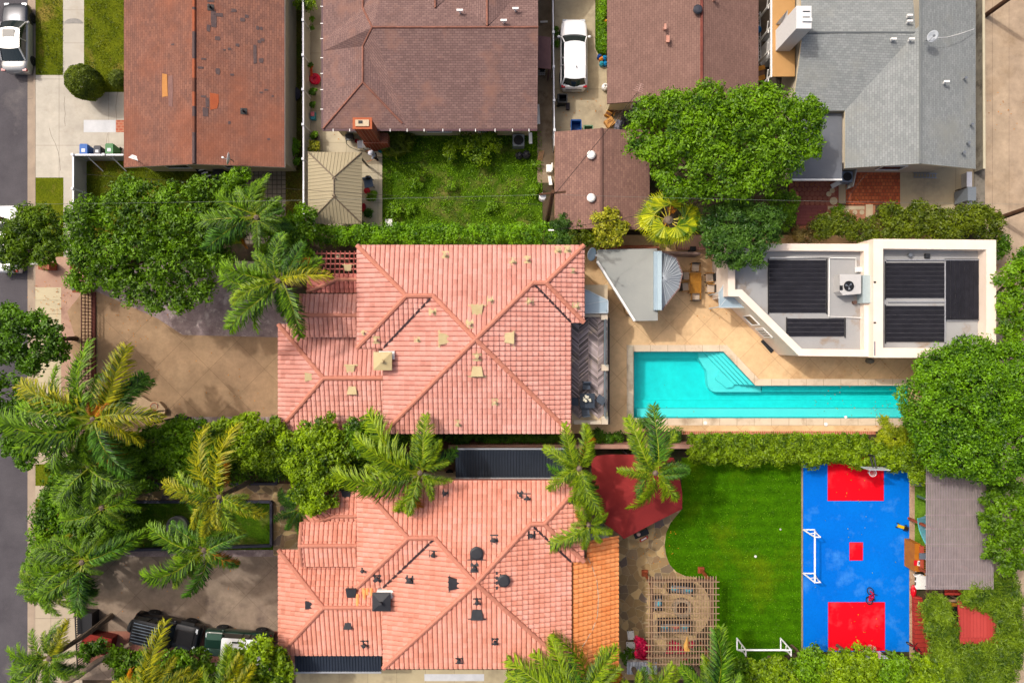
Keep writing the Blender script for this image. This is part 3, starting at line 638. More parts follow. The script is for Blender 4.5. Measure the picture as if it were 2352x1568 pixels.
# ---- brown gable house, top right of centre
m_shC = brickmat('cocoa_shingles', C(152, 118, 107), C(140, 108, 98), C(116, 88, 80), .30, .145, .010, uv=True, nscale=.9, grain=.12)
m_shC2 = brickmat('rosy_shingles', C(162, 124, 110), C(140, 106, 96), C(120, 90, 82), .28, .15, .010, uv=True, nscale=.9, grain=.12)
m_capC = M('red_ridge_shingles', C(142, 78, 66), C(126, 68, 60), 3, island=.12)
def gable(name, label, x0, x1, xr, y0, y1, ze, zr, mats, capm, wallm, eave_y=None, inset=.35, both=True):
    h = thing(name, label, 'house' if name == 'house' else 'garage', V((x0 + x1) / 2, (y0 + y1) / 2))
    e0, e1, r = V(x0, y1, ze), V(x1, y1, ze), V(xr, y1, zr); r.y = e0.y; e1.y = e0.y; top = V(x0, y0, ze).y
    r.x = V(xr, 0, zr).x
    F = [[Vector((e0.x, top, ze)), e0, r, Vector((r.x, top, zr))], [Vector((r.x, top, zr)), r, e1, Vector((e1.x, top, ze))]]
    mb = MB(); shingle_faces(mb, F, 0, .18, 1); o = mb.build('roof', mats, h)
    k = MB(); caps(k, [(Vector((r.x, top, zr)), r)], .10, 0, 6, .3); k.build('ridge_cap', capm, o)
    wl = MB(); a, b, yb, yt = e0.x + inset, e1.x - inset, e0.y + .4, top - .3
    wl.prism([(a, yb), (b, yb), (b, yt), (a, yt)], 0, ze - .02)
    for y in (yb, yt): wl.face([(a, y, ze - .03), (b, y, ze - .03), (r.x, y, zr - .12)])
    wl.build('wall', wallm, h)
    return h, F, (a, b, yb, yt)
hC, FC, wC = gable('house', 'brown gable house beside the white estate car with pink clay vents on its roof', 1395, 1742, 1612, -120, 238, 2.9, 4.2, [m_shC, plain('brown_board', C(116, 82, 74))], m_capC, m_cream)
# slanting rear eave seen below the ridge
add_windows(hC, [((wC[0] + 1.5, wC[2]), (wC[0] + 3, wC[2]), 1, 2.1), ((wC[1] - 4, wC[2]), (wC[1] - 2, wC[2]), 1, 2.1)])
m_pinkclay = M('pink_clay', C(232, 176, 156), C(214, 150, 130), 3)
vt = MB(); p = roof_z(FC, 1600, 27)[0]; vt.lathe([(.1, 0), (.1, .2), (.28, .2), (.3, .32), (.22, .4), (.001, .42)], p, 16); vt.build('turbine_vent', plain('slate_vent', C(74, 76, 86), .4, .3), hC)
for x, y, mm, t in ((1525, 68, m_pinkclay, .36), (1531, 96, m_pinkclay, .42), (1638, 2, m_pinkclay, .3)):
    p = roof_z(FC, x, y)[0]; v = MB(); v.lathe([(.08, -.05), (.08, .3)], p, 8); v.bar(p + Vector((0, -t / 2, .36)), p + Vector((0, t / 2, .36)), .2 if y == 96 else .12, .14); v.build('roof_vent', mm, hC)
gC, FG, wG = gable('garage', 'small brown shingled garage with two white domed roof vents under the big tree', 1274, 1492, 1382, 303, 528, 2.5, 3.3, [m_shC2, plain('ochre_fascia', C(216, 166, 96))], m_shC2, m_cream, inset=.15)
for y in (358, 456):
    p = roof_z(FG, 1357, y)[0]; v = MB(); v.lathe([(.14, -.05), (.14, .16), (.28, .16), (.28, .26), (.2, .34), (.001, .38)], p, 16); v.build('roof_vent', m_trim, gC)
add_windows(gC, [((wG[0] + 1.2, wG[2]), (wG[0] + 2.2, wG[2]), 1, 1.9)])

# ---- grey shingle house, top right
m_shD = brickmat('grey_shingles', C(168, 172, 171), C(150, 155, 155), C(128, 133, 134), .28, .15, .010, uv=True, nscale=.7, grain=.08, c3=C(160, 162, 156), s3=.25)
m_feltD = M('grey_roll_roofing', C(122, 126, 134), C(112, 116, 124), .6, c3=C(136, 138, 140), s3=.4, grain=.05)
def house_d():
    h = thing('house', 'grey shingled house with a tall white chimney and a flat corner', 'house', V(2040, 180))
    P = Vector; ze = 3.0
    L, R = V(1826, 0, ze).x, V(2241, 0, ze).x; B = V(0, 388, ze).y; top = V(0, -140, ze).y
    zr = 4.35; xr = V(2114, 0, zr).x; yh = V(0, 75, zr - .15).y; zh = 4.2
    c = V(1940, 255, 3.15)                                    # where the valley meets the flat roof corner
    vtop = P((xr, V(0, 92, zr).y, zr))
    # east slope, west slope to valley, north-west wing
    east = [P((xr, top, zr)), P((xr, B, zr)), P((R, B, ze)), P((R, top, ze))]
    v0 = P((c.x, c.y, 3.2)); xb = P((c.x, B, 3.2)); xt = P((xr, B, zr))
    kk = (zr - 3.2) / (xr - c.x)
    vt = P((xr - .35, yh - .2, zr - .35 * kk))
    west = [xt, P((xr, vt.y + .2, zr)), vt, v0, xb]
    wz = lambda y: zh - (yh - y) * ((zh - 3.2) / (yh - c.y))
    south = [v0, vt, P((vt.x, yh, zh)), P((L, yh, zh)), P((L - .25, c.y, 3.2))]
    north = [P((L, yh, zh)), P((xr - .2, yh, zh)), P((xr, yh + 2, zh - .35)), P((xr, top, zh - .9)), P((L, top, zh - .9))]
    mb = MB(); shingle_faces(mb, [east], 0, .18, 1); shingle_faces(mb, [west], 0, .15, 1); shingle_faces(mb, [south], 0, .18, 1)
    shingle_faces(mb, [north[:2] + [P((xr - .2, top, zh - .9)), P((L, top, zh - .9))]], 0, .18, 1)
    mb.face([vt, P((xr, vt.y + .2, zr)), P((xr, yh + .4, zr)), P((xr - .5, yh, zh)), P((vt.x, yh, zh))], 0, [(0, 0), (.3, 0), (.4, .4), (0, .5), (0, .4)])
    o = mb.build('roof', [m_shD, plain('cream_fascia', C(232, 218, 186))], h)
    for ln in ((P((xr, top, zr)), P((xr, B, zr))), (P((L, yh, zh)), P((xr - .3, yh, zh)))): k = MB(); caps(k, [ln], .09, 0, 6, .3); k.build('ridge_cap', m_shD, o)
    f = MB(); a = V(1820, 260, 2.75); b = V(1941, 412, 2.75)
    f.prism([(L - .2, V(0, 258, 3).y), (c.x + .02, V(0, 258, 3).y), (c.x + .02, b.y), (L - .2, b.y)], 2.6, 2.75, bottom=True)
    f.build('flat_roof', m_feltD, h)
    t = MB(); t.bar((L - .2, b.y - .03, 2.72), (c.x, b.y - .03, 2.72), .1, .2); t.build('flat_roof_fascia', m_trim, h)
    wl = MB(); wl.prism([(L + .3, b.y + .5), (c.x - .2, b.y + .5), (c.x - .2, B + .5), (R - 1.1, B + .5), (R - .9, top), (L + .3, top)], 0, 2.58)
    wl.prism([(c.x + .3, B + .45), (R - .9, B + .45), (R - .9, top), (c.x + .3, top)], 2.58, ze - .1)
    wl.face([(c.x + .1, B + .45, ze - .1), (R - .4, B + .45, ze - .1), (xr, B + .45, zr - .12)])
    wl.build('wall', M('pale_stucco', C(232, 220, 198), C(222, 208, 186), 1.5, grain=.07), h)
    add_windows(h, [((R - 5.5, B + .45), (R - 3.9, B + .45), 1, 2.1), ((L + 1, b.y + .5), (L + 2.4, b.y + .5), 1, 2.1)])
    # white chimney: sloped shoulder and square stack
    zc = 5.9; st = MB(); a, b2 = V(1993, 14, zc), V(2029, 71, zc)
    a, b2 = V(1829 + 0, 14, zc), V(1864, 66, zc)
    st.prism([(a.x, a.y), (b2.x, a.y), (b2.x, b2.y), (a.x, b2.y)], 0, zc)
    a3, b3 = V(1799, 50, 3.0), V(1840, 103, 3.0)
    st.mesh([(a3.x, a3.y, 0), (a3.x, b3.y, 0), (a3.x, b3.y, 2.6), (a3.x, a3.y, 2.6), (a.x, a3.y, 0), (a.x, b3.y, 0), (a.x, b3.y, 4.6), (a.x, a3.y, 4.6)], [(0, 3, 2, 1), (1, 2, 6, 5), (3, 7, 6, 2), (0, 4, 7, 3)])
    co = st.build('chimney', plain('white_chimney_paint', C(246, 246, 246), .6), h)
    for yy in (27, 40): s = MB(); q = V(1852, yy, zc); s.box(q + P((0, 0, .01)), (.42, .05, .03)); s.build('flue_slot', m_dark, co)
    q = V(1853, 47, zc); s = MB(); s.box(q + P((0, 0, .06)), (.55, .2, .12)); s.build('chimney_cap', m_trim, co)
    for x, y in ((2046, 95), (2087, 95), (2083, 41), (2083, 54), (2167, 192)):
        fs = [east, west, south, north]; p = roof_z(fs, x, y, 4)[0]; v = MB(); v.lathe([(.07, -.05), (.07, .28)], p, 8); v.bar(p + P((-.17, 0, .33)), p + P((.17, 0, .33)), .12, .12); v.build('roof_vent', m_trim, h)
    for x, y in ((2213, 182), (2228, 288), (2220, 330), (2209, 352)):
        p = roof_z([east], x, y, 3.2)[0]; v = MB(); v.lathe([(.05, -.05), (.05, .22), (.1, .22), (.1, .28)], p, 8); v.build('roof_vent', m_steel, h)
    return [east, west, south, north]
FD = house_d()
# tan patio cover on white posts west of the grey house
pc = thing('patio_cover', 'tan sheeted patio cover on white posts beside the white chimney', 'patio cover', V(1800, 80))
mb = MB(); a, b = V(1775, -120, 2.6), V(1826, 176, 2.6); mb.prism([(a.x, a.y), (b.x, a.y), (b.x, b.y), (a.x, b.y)], 2.5, 2.6, bottom=True)
mb.build('roof', M('tan_sheet', C(214, 166, 106), C(204, 156, 98), .8, grain=.06), pc)
for y in (4, 60, 110, 172):
    mb = MB(); q = V(1773, y, 2.6); mb.bar((q.x, q.y, 0), (q.x, q.y, 2.5), .1); mb.bar((q.x - .1, q.y + .5, 2.2), (q.x, q.y, 1.7), .06); mb.bar((q.x - .2, q.y - .4, 2.5), (q.x, q.y, 2.0), .06); mb.build('post', m_trim, pc)
mb = MB(); q, q2 = V(1773, -120, 2.6), V(1773, 176, 2.6); mb.bar((q.x, q.y, 2.45), (q2.x, q2.y, 2.45), .09, .16); mb.build('beam', m_trim, pc)
# ================================================================ PINK TILED VILLAS
m_pink = tilemat('pink_clay_tiles', [C(190, 128, 113), C(217, 153, 138), C(225, 165, 151), C(231, 178, 166)])
m_pink2 = tilemat('salmon_clay_tiles', [C(200, 130, 108), C(225, 152, 130), C(233, 164, 144), C(234, 175, 160)])
m_capP = M('peach_ridge_tiles', C(224, 150, 126), C(212, 136, 112), 2, .8, grain=.08, bump=.1)
m_orange = tilemat('orange_clay_tiles', [C(240, 138, 74), C(252, 162, 98), C(255, 172, 112)])
m_sand = M('sand_painted_metal', C(222, 202, 154), C(212, 190, 140), 3, .6, grain=.06)
m_char = M('charcoal_painted_metal', (.022, .023, .028, 1), (.032, .033, .038, 1), 3, .5, grain=.1)
m_wallP = M('villa_stucco', C(226, 204, 170), C(214, 192, 158), 1.2, grain=.08)
m_valley = M('valley_flashing', C(70, 50, 56), C(60, 44, 48), 3)
def vent_kind(parent, F, x, y, kind, mat, sc=1.0):
    p, n, d, u = roof_z(F, x, y, 5); p = p + n * .08; mb = MB()
    def q4(a, b, c, e, z): return p + u * a + d * b + n * z
    if kind == 'dormer':                                    # low wedge shaped attic vent
        w, l, hh = .44 * sc, .62 * sc, .26 * sc
        b = [p + u * (-w * .75) - d * l * .1, p + u * (w * .75) - d * l * .1, p + u * w + d * l, p - u * w + d * l]
        b = [p - u * w * .62 - d * l * .5, p + u * w * .62 - d * l * .5, p + u * w * .85 + d * l * .5, p - u * w * .85 + d * l * .5]
        t = [b[0] + n * .03, b[1] + n * .03, b[2] + n * hh - d * .05, b[3] + n * hh - d * .05]
        mb.face(t); mb.face([b[0], b[3], t[3], t[0]]); mb.face([b[1], t[1], t[2], b[2]]); mb.face([b[3], b[2], t[2], t[3]]); mb.face([b[0], t[0], t[1], b[1]])
        f = [p - u * w * 1.25 + d * l * .40, p + u * w * 1.25 + d * l * .40, p + u * w * 1.25 + d * l * .62, p - u * w * 1.25 + d * l * .62]
        mb.face([v + n * .02 for v in f][::-1] if (f[1] - f[0]).cross(f[2] - f[1]).dot(n) < 0 else [v + n * .02 for v in f])
    elif kind == 'round':
        mb.lathe([(.36 * sc, 0), (.36 * sc, .16), (.40 * sc, .18), (.40 * sc, .24), (.30 * sc, .29), (.001, .30)], p - n * .05, 18)
        mb.bar(p - u * .55 - d * .45, p + u * .55 - d * .45, .12, .06); mb.bar(p - u * .38 - d * .4 , p + u * .38 - d * .4, .4, .05)
    else:                                                   # pipe jack with flat flashing
        f = [p + u * a * .22 * sc + d * b * .26 * sc + n * .02 for a, b in ((-1, -1), (1, -1), (1, 1), (-1, 1))]
        mb.face(f if (f[1] - f[0]).cross(f[2] - f[1]).dot(n) > 0 else f[::-1])
        mb.lathe([(.10 * sc, -.05), (.08 * sc, .28), (.11 * sc, .28), (.11 * sc, .33), (.001, .35)], p + Vector((0, 0, 0)), 10)
    return mb.build('roof_vent', mat, parent)
def villa(label, ze, oy, top, tiles, ventmat, vents, lat):
    """Two storey block with three hipped ridges, lower garage wing, gabled porch and latticed entry roof."""
    P = Vector; h = thing('villa', label, 'house', V(1000, 780 + oy)); sl = .27
    X = lambda x, z=ze: V(x, 0, z).x
    Y = lambda y, z=ze: V(0, y + oy, z).y
    x0, x1, x2, x3 = X(821), X(881), X(1311), X(1341); yt, yb = V(0, top, ze).y, Y(992)
    D = (x2 - x1) / 2; D2 = (yt - yb) / 2; px, pz = (x1 + x2) / 2, ze + D * sl
    if abs(D - D2) > .01: yb = yt - 2 * D                  # the block is square
    py = yt - D
    yn = Y(799); hn = (yt - yn) / 2; ya = yt - hn; za = ze + hn * sl          # west ridge
    ye = Y(740); he = (yt - ye) / 2; yc = yt - he; zc = ze + he * sl          # east ridge
    A0 = P((x0, yt, ze)); A1 = P((x3, yt, ze)); peak = P((px, py, pz))
    w1, w2 = P((x0 + hn, ya, za)), P((x1 + hn, ya, za)); e1, e2 = P((x2 - he, yc, zc)), P((x3 - he, yc, zc))
    sw, se = P((x1, yb, ze)), P((x2, yb, ze)); wn, wi = P((x0, yn, ze)), P((x1, yn, ze)); en, ei = P((x3, ye, ze)), P((x2, ye, ze))
    F = [[A0, P((w2.x, yt, ze)), w2, w1], [P((w2.x, yt, ze)), P((e1.x, yt, ze)), e1, peak, w2], [P((e1.x, yt, ze)), A1, e2, e1],
         [A0, w1, wn], [wn, w1, w2, wi], [wi, w2, peak, sw], [sw, peak, se], [se, peak, e1, ei], [ei, e1, e2, en], [A1, en, e2]]
    mb = MB(); tile_faces(mb, F); ro = mb.build('roof', tiles, h)
    k = MB(); up = P((0, 0, .07)); lines = [(A0, w1), (w1, w2), (wn, w1), (w2, peak), (sw, peak), (se, peak), (e1, peak), (e1, e2), (A1, e2), (en, e2)]
    caps(k, [(a + up, b + up) for a, b in lines], .15, 0, 8, .38); k.build('ridge_cap', m_capP, ro)
    for a, b in ((w2, wi), (e1, ei)): v = MB(); v.bar(a.lerp(b, .02) + P((0, 0, .12)), b + P((0, 0, .12)), .13, .07); v.build('valley_gutter', m_valley, ro)
    fa = MB(); o = .06
    pts = [A0, A1, en, ei, se, sw, wi, wn]
    for a, b in zip(pts, pts[1:] + pts[:1]): fa.bar(a + P((0, 0, -.12)), b + P((0, 0, -.12)), .12, .2)
    fa.build('fascia', plain('brown_eave', C(150, 96, 82)), h)
    wl = MB(); i = .45
    wl.prism([(x0 + i, yt - i), (x3 - i, yt - i), (x3 - i, ye + i), (x2 - i, ye + i), (x2 - i, yb + i), (x1 + i, yb + i), (x1 + i, yn + i), (x0 + i, yn + i)], 0, ze - .1)
    # garage wing
    zg = 3.0; gx0, gx1 = V(640.5, 0, zg).x, X(881) + .3; gt, gb = V(0, lat['g'][0], zg).y, V(0, lat['g'][1], zg).y
    hg = (gt - gb) / 2; gy = gb + hg; gz = zg + hg * .25
    g0, g1 = P((gx0 + hg * .92, gy, gz)), P((gx1, gy, gz))
    G = [[P((gx0, gt, zg)), g0, P((gx0, gb, zg))], [P((gx0, gt, zg)), P((gx1, gt, zg)), g1, g0], [P((gx0, gb, zg)), g0, g1, P((gx1, gb, zg))]]
    mb = MB(); tile_faces(mb, G); go = mb.build('garage_roof', tiles, h)
    k = MB(); caps(k, [(P((gx0, gt, zg)) + up, g0 + up), (P((gx0, gb, zg)) + up, g0 + up), (g0 + up, g1 + up)], .15, 0, 8, .38); k.build('ridge_cap', m_capP, go)
    wl.prism([(gx0 + .3, gt - .3), (x1 + .4, gt - .3), (x1 + .4, gb + .3), (gx0 + .3, gb + .3)], 0, zg - .05)
    # porch gable
    zp = 3.7; p0, p1 = V(690, 0, zp).x, X(822) + .3; pt, pb = V(0, lat['p'][0], zp).y, V(0, lat['p'][1], zp).y; pm = (pt + pb) / 2; zpr = zp + (pt - pb) / 2 * .27
    PG = [[P((p0, pt, zp)), P((p1, pt, zp)), P((p1, pm, zpr)), P((p0, pm, zpr))], [P((p0, pm, zpr)), P((p1, pm, zpr)), P((p1, pb, zp)), P((p0, pb, zp))]]
    mb = MB(); tile_faces(mb, PG); po = mb.build('porch_roof', tiles, h)
    k = MB(); caps(k, [(P((p0, pm, zpr)) + up, P((p1, pm, zpr)) + up), (P((p0 + .1, pt, zp)) + up, P((p0 + .1, pm, zpr)) + up), (P((p0 + .1, pb, zp)) + up, P((p0 + .1, pm, zpr)) + up)], .14, 0, 8, .38); k.build('ridge_cap', m_capP, po)
    wl.prism([(p0 + .5, pt - .4), (x0 + .5, pt - .4), (x0 + .5, pb + .4), (p0 + .5, pb + .4)], 0, zp - .05)
    # entry roof, its tiles laid open like a lattice
    zl = 3.1; l0, l1 = V(lat['l'][0], 0, zl).x, X(821) + .25; lt, lb = V(0, lat['l'][1], zl).y, V(0, lat['l'][2], zl).y; lm = lb + (lt - lb) * .30; zlr = zl + (lt - lm) * .22
    rdg0, rdg1 = P((l0 + 2.0, lm, zlr)), P((l1, lm, zlr))
    LF = [[P((l0, lt, zl)), P((l1, lt, zl)), rdg1, rdg0], [P((l0, lt, zl)), rdg0, P((l0, lb, zl + .2))], [rdg0, rdg1, P((l1, lb, zl + .2)), P((l0, lb, zl + .2))]]
    mb = MB(); tile_faces(mb, LF, holes=(lambda c, r, a, b, co: a in (1, 2, 3, 4) and b == 0 and co.y > lm + .15) if lat['open'] else None); lo = mb.build('entry_roof', m_entry if lat['open'] else tiles, h)
    k = MB(); caps(k, [(rdg0 + up, rdg1 + up), (P((l0, lb, zl + .2)) + up, rdg0 + up)], .13, 0, 8, .38); k.build('ridge_cap', m_capP, lo)
    fl = MB()
    for x in (l0 + .3, l0 + 1.9): fl.bar((x, lt - .3, 0), (x, lt - .3, zl - .05), .22)
    fl.build('entry_post', m_wallP, h)
    wl.build('wall', m_wallP, h)
    sp = [((x1 + 2, yb + i), (x1 + 3.6, yb + i), 3.2, 4.4), ((x1 + 6, yb + i), (x1 + 8, yb + i), 3.2, 4.4), ((x2 - 3, yb + i), (x2 - 1.4, yb + i), 3.2, 4.4), ((x2 - i, yb + 1.5), (x2 - i, yb + 3.3), 3.4, 4.6), ((x0 + i, yn + 4), (x0 + i, yn + 2.6), 3.8, 4.7)]
    add_windows(h, sp)
    d = MB(); window(d, (gx0 + .3, gy + 2.4), (gx0 + .3, gy - 2.4), .02, 2.3, 0, .03); d.build('garage_door', plain('brown_garage_door', C(150, 110, 84)), h)
    allF = F + G + PG + LF
    for x, y, kd, sc in vents: vent_kind(h, allF, x, y, kd, ventmat, sc)
    # chimney with a square pyramid cap
    cx, cy = V(*lat['c'], 6.0).x, V(*lat['c'], 6.0).y; c = MB(); c.prism([(cx - .42, cy - .42), (cx + .42, cy - .42), (cx + .42, cy + .42), (cx - .42, cy + .42)], 2.5, 5.86); c.prism([(cx - .3, cy + .1), (cx + .66, cy + .1), (cx + .66, cy + .6), (cx - .3, cy + .6)], 2.5, 5.7)
    co = c.build('chimney', m_trim, h)
    k = MB(); a = .56; k.mesh([(cx - a, cy - a, 6.0), (cx + a, cy - a, 6.0), (cx + a, cy + a, 6.0), (cx - a, cy + a, 6.0), (cx, cy, 6.2), (cx - a, cy - a, 5.92), (cx + a, cy - a, 5.92), (cx + a, cy + a, 5.92), (cx - a, cy + a, 5.92)], [(0, 1, 4), (1, 2, 4), (2, 3, 4), (3, 0, 4), (5, 6, 1, 0), (6, 7, 2, 1), (7, 8, 3, 2), (8, 5, 0, 3)])
    k.lathe([(.11, 6.1), (.11, 6.38), (.001, 6.4)], (cx, cy, 0), 10); k.build('chimney_cap', ventmat, co)
    return h, allF, dict(x0=x0, x1=x1, x2=x2, x3=x3, yt=yt, yb=yb, ye=ye, ze=ze, gx0=gx0, gb=gb)
m_entry = tilemat('faded_pink_tiles', [C(180, 104, 92), C(206, 126, 114), C(214, 138, 126)])
VA = [(1023, 587, 'pipe', 1), (1281, 576, 'pipe', 1), (1303, 574, 'pipe', 1), (1178, 602, 'pipe', 1), (1211, 597, 'pipe', 1), (1127, 690, 'pipe', 1), (1096, 713, 'dormer', 1), (1079, 744, 'pipe', 1.1), (995, 716, 'pipe', 1), (960, 780, 'pipe', .8), (1021, 778, 'dormer', 1), (865, 779, 'pipe', 1), (837, 764, 'pipe', .8), (1168, 776, 'dormer', 1), (1215, 692, 'pipe', 1), (1322, 703, 'pipe', 1), (1315, 622, 'pipe', .7), (1096, 817, 'pipe', 1.2), (1096, 851, 'dormer', 1), (1137, 922, 'pipe', .9), (1052, 971, 'pipe', .9), (711, 865, 'dormer', .75), (806, 848, 'dormer', .8), (810, 895, 'dormer', .85), (800, 616, 'dormer', .7)]
hA, fA, kA = villa('pink tiled villa with sand coloured roof vents between the long hedge and the pool', 5.2, 0, 564, m_pink, m_sand, VA, dict(g=(745, 988), p=(676, 773), l=(708, 577, 672), open=True, c=(879, 829)))
VB = [(1023, 1132, 'pipe', .9), (1195, 1135, 'pipe', .9), (1211, 1142, 'pipe', 1), (1314, 1150, 'pipe', .9), (1135, 1238, 'pipe', 1.1), (1095, 1268, 'round', 1), (1090, 1302, 'pipe', 1.1), (996, 1271, 'pipe', 1), (943, 1329, 'pipe', 1.2), (867, 1325, 'pipe', 1.2), (836, 1308, 'pipe', .8), (1044, 1338, 'dormer', 1), (1157, 1330, 'round', .95), (1219, 1227, 'pipe', 1.1), (1096, 1378, 'pipe', 1.1), (1096, 1407, 'dormer', 1), (1137, 1470, 'pipe', 1), (1055, 1512, 'pipe', 1.1), (808, 1360, 'dormer', .95), (711, 1387, 'dormer', .7), (800, 1434, 'dormer', .7), (838, 1477, 'pipe', 1.2), (796, 1134, 'dormer', .8)]
hB, fB, kB = villa('salmon tiled villa with black roof vents and an orange side roof by the red canopy', 5.4, 548, 1103, m_pink2, m_char, VB, dict(g=(1261, 1503), p=(1198, 1298), l=(700, 1128, 1205), open=False, c=(876, 1382)))
# orange lean-to roof on the east side of the lower villa
P = Vector; zo = 4.9; zo2 = 3.6
a = V(1347, 1242, zo); b = V(1419, 1242, zo2); c = V(1419, 1528, zo2); d = V(1314, 1528, zo + .4); e = V(1314, 1281, zo + .4); f = V(1347, 1281, zo)
nx = (zo + .4 - zo2) / (b.x - d.x)
zz_ = lambda x: zo2 + (b.x - x) * nx
OR = [[P((a.x, a.y, zz_(a.x))), P((b.x, a.y, zo2)), P((b.x, f.y, zo2)), P((a.x, f.y, zz_(a.x)))], [P((d.x, f.y, zz_(d.x))), P((b.x, f.y, zo2)), P((b.x, c.y, zo2)), P((d.x, c.y, zz_(d.x)))]]
mb = MB(); tile_faces(mb, OR); mb.build('side_roof', m_orange, hB)
wl = MB(); wl.prism([(d.x - .2, f.y - .1), (b.x - .4, f.y - .1), (b.x - .4, c.y + .3), (d.x - .2, c.y + .3)], 0, zo2 - .05); wl.build('side_wall', m_wallP, hB)
for pl, vals in ((fB, ((782, 1358), (836, 1345))),):   # two replaced orange tile patches
    mb = MB()
    for x0_, y0_, x1_, y1_ in ((832, 1346, 860, 1364), (818, 1365, 838, 1388)):
        p, n, dd, u = roof_z(fB, (x0_ + x1_) / 2, (y0_ + y1_) / 2); 
    # colour change is carried by a few separate tiles
    for cx_, cy_ in ((836, 1352), (845, 1354), (854, 1356), (838, 1364), (822, 1374), (822, 1384)):
        p, n, dd, u = roof_z(fB, cx_, cy_); mb.tube([p + n * .06 - dd * .3, p + n * .07 + dd * .3], [.10, .12], 8)
    mb.build('replaced_tile', m_orange, hB)
wire = MB(); pts = [(1349, 1278), (1362, 1305), (1371, 1335), (1374, 1370), (1372, 1410), (1362, 1440), (1345, 1470), (1332, 1490)]
wire.tube([roof_z(OR + fB, x, y, 5)[0] + P((0, 0, .13)) for x, y in pts], .02, 5); solo('cable', wire, plain('cream_cable', C(240, 214, 186)), 'thin cream cable lying in a curve across the orange tiled roof', 'cable')
# ---- terrace of the pink villa
zt = 2.95
tr = thing('terrace', 'raised villa terrace with dark chevron decking, low pale kerb walls and glass railing', 'terrace', V(1355, 860))
t0, t1 = V(1300, 735, zt), V(1396, 973, zt)
mb = MB(); mb.prism([(t0.x, t0.y + 2.3), (t1.x, t0.y + 2.3), (t1.x, t1.y), (t0.x, t1.y)], 0, zt - .06); mb.build('base', m_wallP, tr)
mb = MB(); cw = .62; ph = .105; rs = random.Random(11)
xx = V(1308, 0, zt).x; yy0, yy1 = V(0, 962, zt).y, t0.y + .6
ncol = int((V(1390, 0, zt).x - xx) / cw) + 1
for i in range(ncol):
    s = 1 if i % 2 else -1; y = yy0 - .7
    while y < yy1 + .7:
        a_, b_ = y, y + s * .52; x0_, x1_ = xx + i * cw, xx + (i + 1) * cw - .012
        if min(a_, b_) > yy0 and max(a_, b_) + ph < yy1 + .5: mb.face([(x0_, a_, zt), (x1_, b_, zt), (x1_, b_ + ph, zt), (x0_, a_ + ph, zt)])
        y += ph + .012
md = M('chevron_boards', C(184, 168, 166), C(142, 128, 132), .8, .7, c3=C(206, 184, 160), s3=1.5, t3=(.55, .7), grain=.1, island=.7)
mb.build('decking', md, tr)
mb = MB(); mb.bar((t0.x + .5, t1.y + .12, zt + .0), (t1.x, t1.y + .12, zt), .26, .24)
m_pr = M('pale_render', C(236, 220, 198), C(226, 208, 184), 2, grain=.06); mb.build('kerb_wall', m_pr, tr)
for x, y, w_, l_, h_ in ((1388, 727, .42, .42, .15), (1390, 844, .42, .40, .15), (1389, 965, .42, .5, .15), (1360, 724, 1.1, .2, .1)): mb = MB(); q = V(x, y, zt + .3); mb.box((q.x, q.y, zt + h_), (w_, l_, .42)); mb.build('pier', m_pr, tr)
mb = MB(); xr_ = V(1391.5, 0, zt + .9).x
for y0_, y1_ in ((733, 838), (852, 958)): mb.bar((xr_, V(0, y0_, zt + .9).y, zt + .95), (xr_, V(0, y1_, zt + .9).y, zt + .95), .06); mb.bar((xr_, V(0, y0_, zt + .9).y, zt + .08), (xr_, V(0, y1_, zt + .9).y, zt + .08), .06)
ro_ = mb.build('railing', plain('grey_rail', C(120, 116, 118), .4, .5), tr)
g = MB()
for y0_, y1_ in ((733, 838), (852, 958)): g.face([(xr_, V(0, y0_, zt).y, zt + .1), (xr_, V(0, y1_, zt).y, zt + .1), (xr_, V(0, y1_, zt).y, zt + .92), (xr_, V(0, y0_, zt).y, zt + .92)])
m_glassb = glassmat('blue_glass', (.55, .75, .85), .15, .35)
g.build('glass_panel', m_glassb, ro_)
mb = MB(); mb.prism([V(1396, 730), V(1399, 730), V(1399, 973), V(1396, 973)], 0, .3); mb.build('drain_strip', plain('dark_strip', C(84, 76, 78)), tr)
m_glassr = M('frosted_blue_glass', C(184, 204, 216), C(172, 194, 208), 1, .2, grain=.04, spec=.6)
ca = thing('glass_canopy', 'pale blue glass canopy in the corner between the pink villa and its terrace', 'canopy', V(1365, 700))
zc_ = 3.5; mb = MB(); pts = [V(x, y, zc_) for x, y in [(1340, 664), (1352, 668), (1396, 690), (1396, 718), (1340, 719)]]; mb.prism(pts, zc_ - .05, zc_, bottom=True); mb.build('roof', m_glassr, ca)
mb = MB()
for a_, b_ in zip(pts, pts[1:]): mb.bar(a_, b_, .06, .1)
mb.bar(V(1342, 700, zc_ + .02), V(1395, 690, zc_ + .02), .04); mb.bar((pts[2].x - .05, pts[2].y, 0), (pts[2].x - .05, pts[2].y, zc_), .08); mb.bar((pts[3].x - .05, pts[3].y + .1, 0), (pts[3].x - .05, pts[3].y + .1, zc_), .08); mb.build('frame', plain('pale_frame', C(206, 220, 228)), ca)

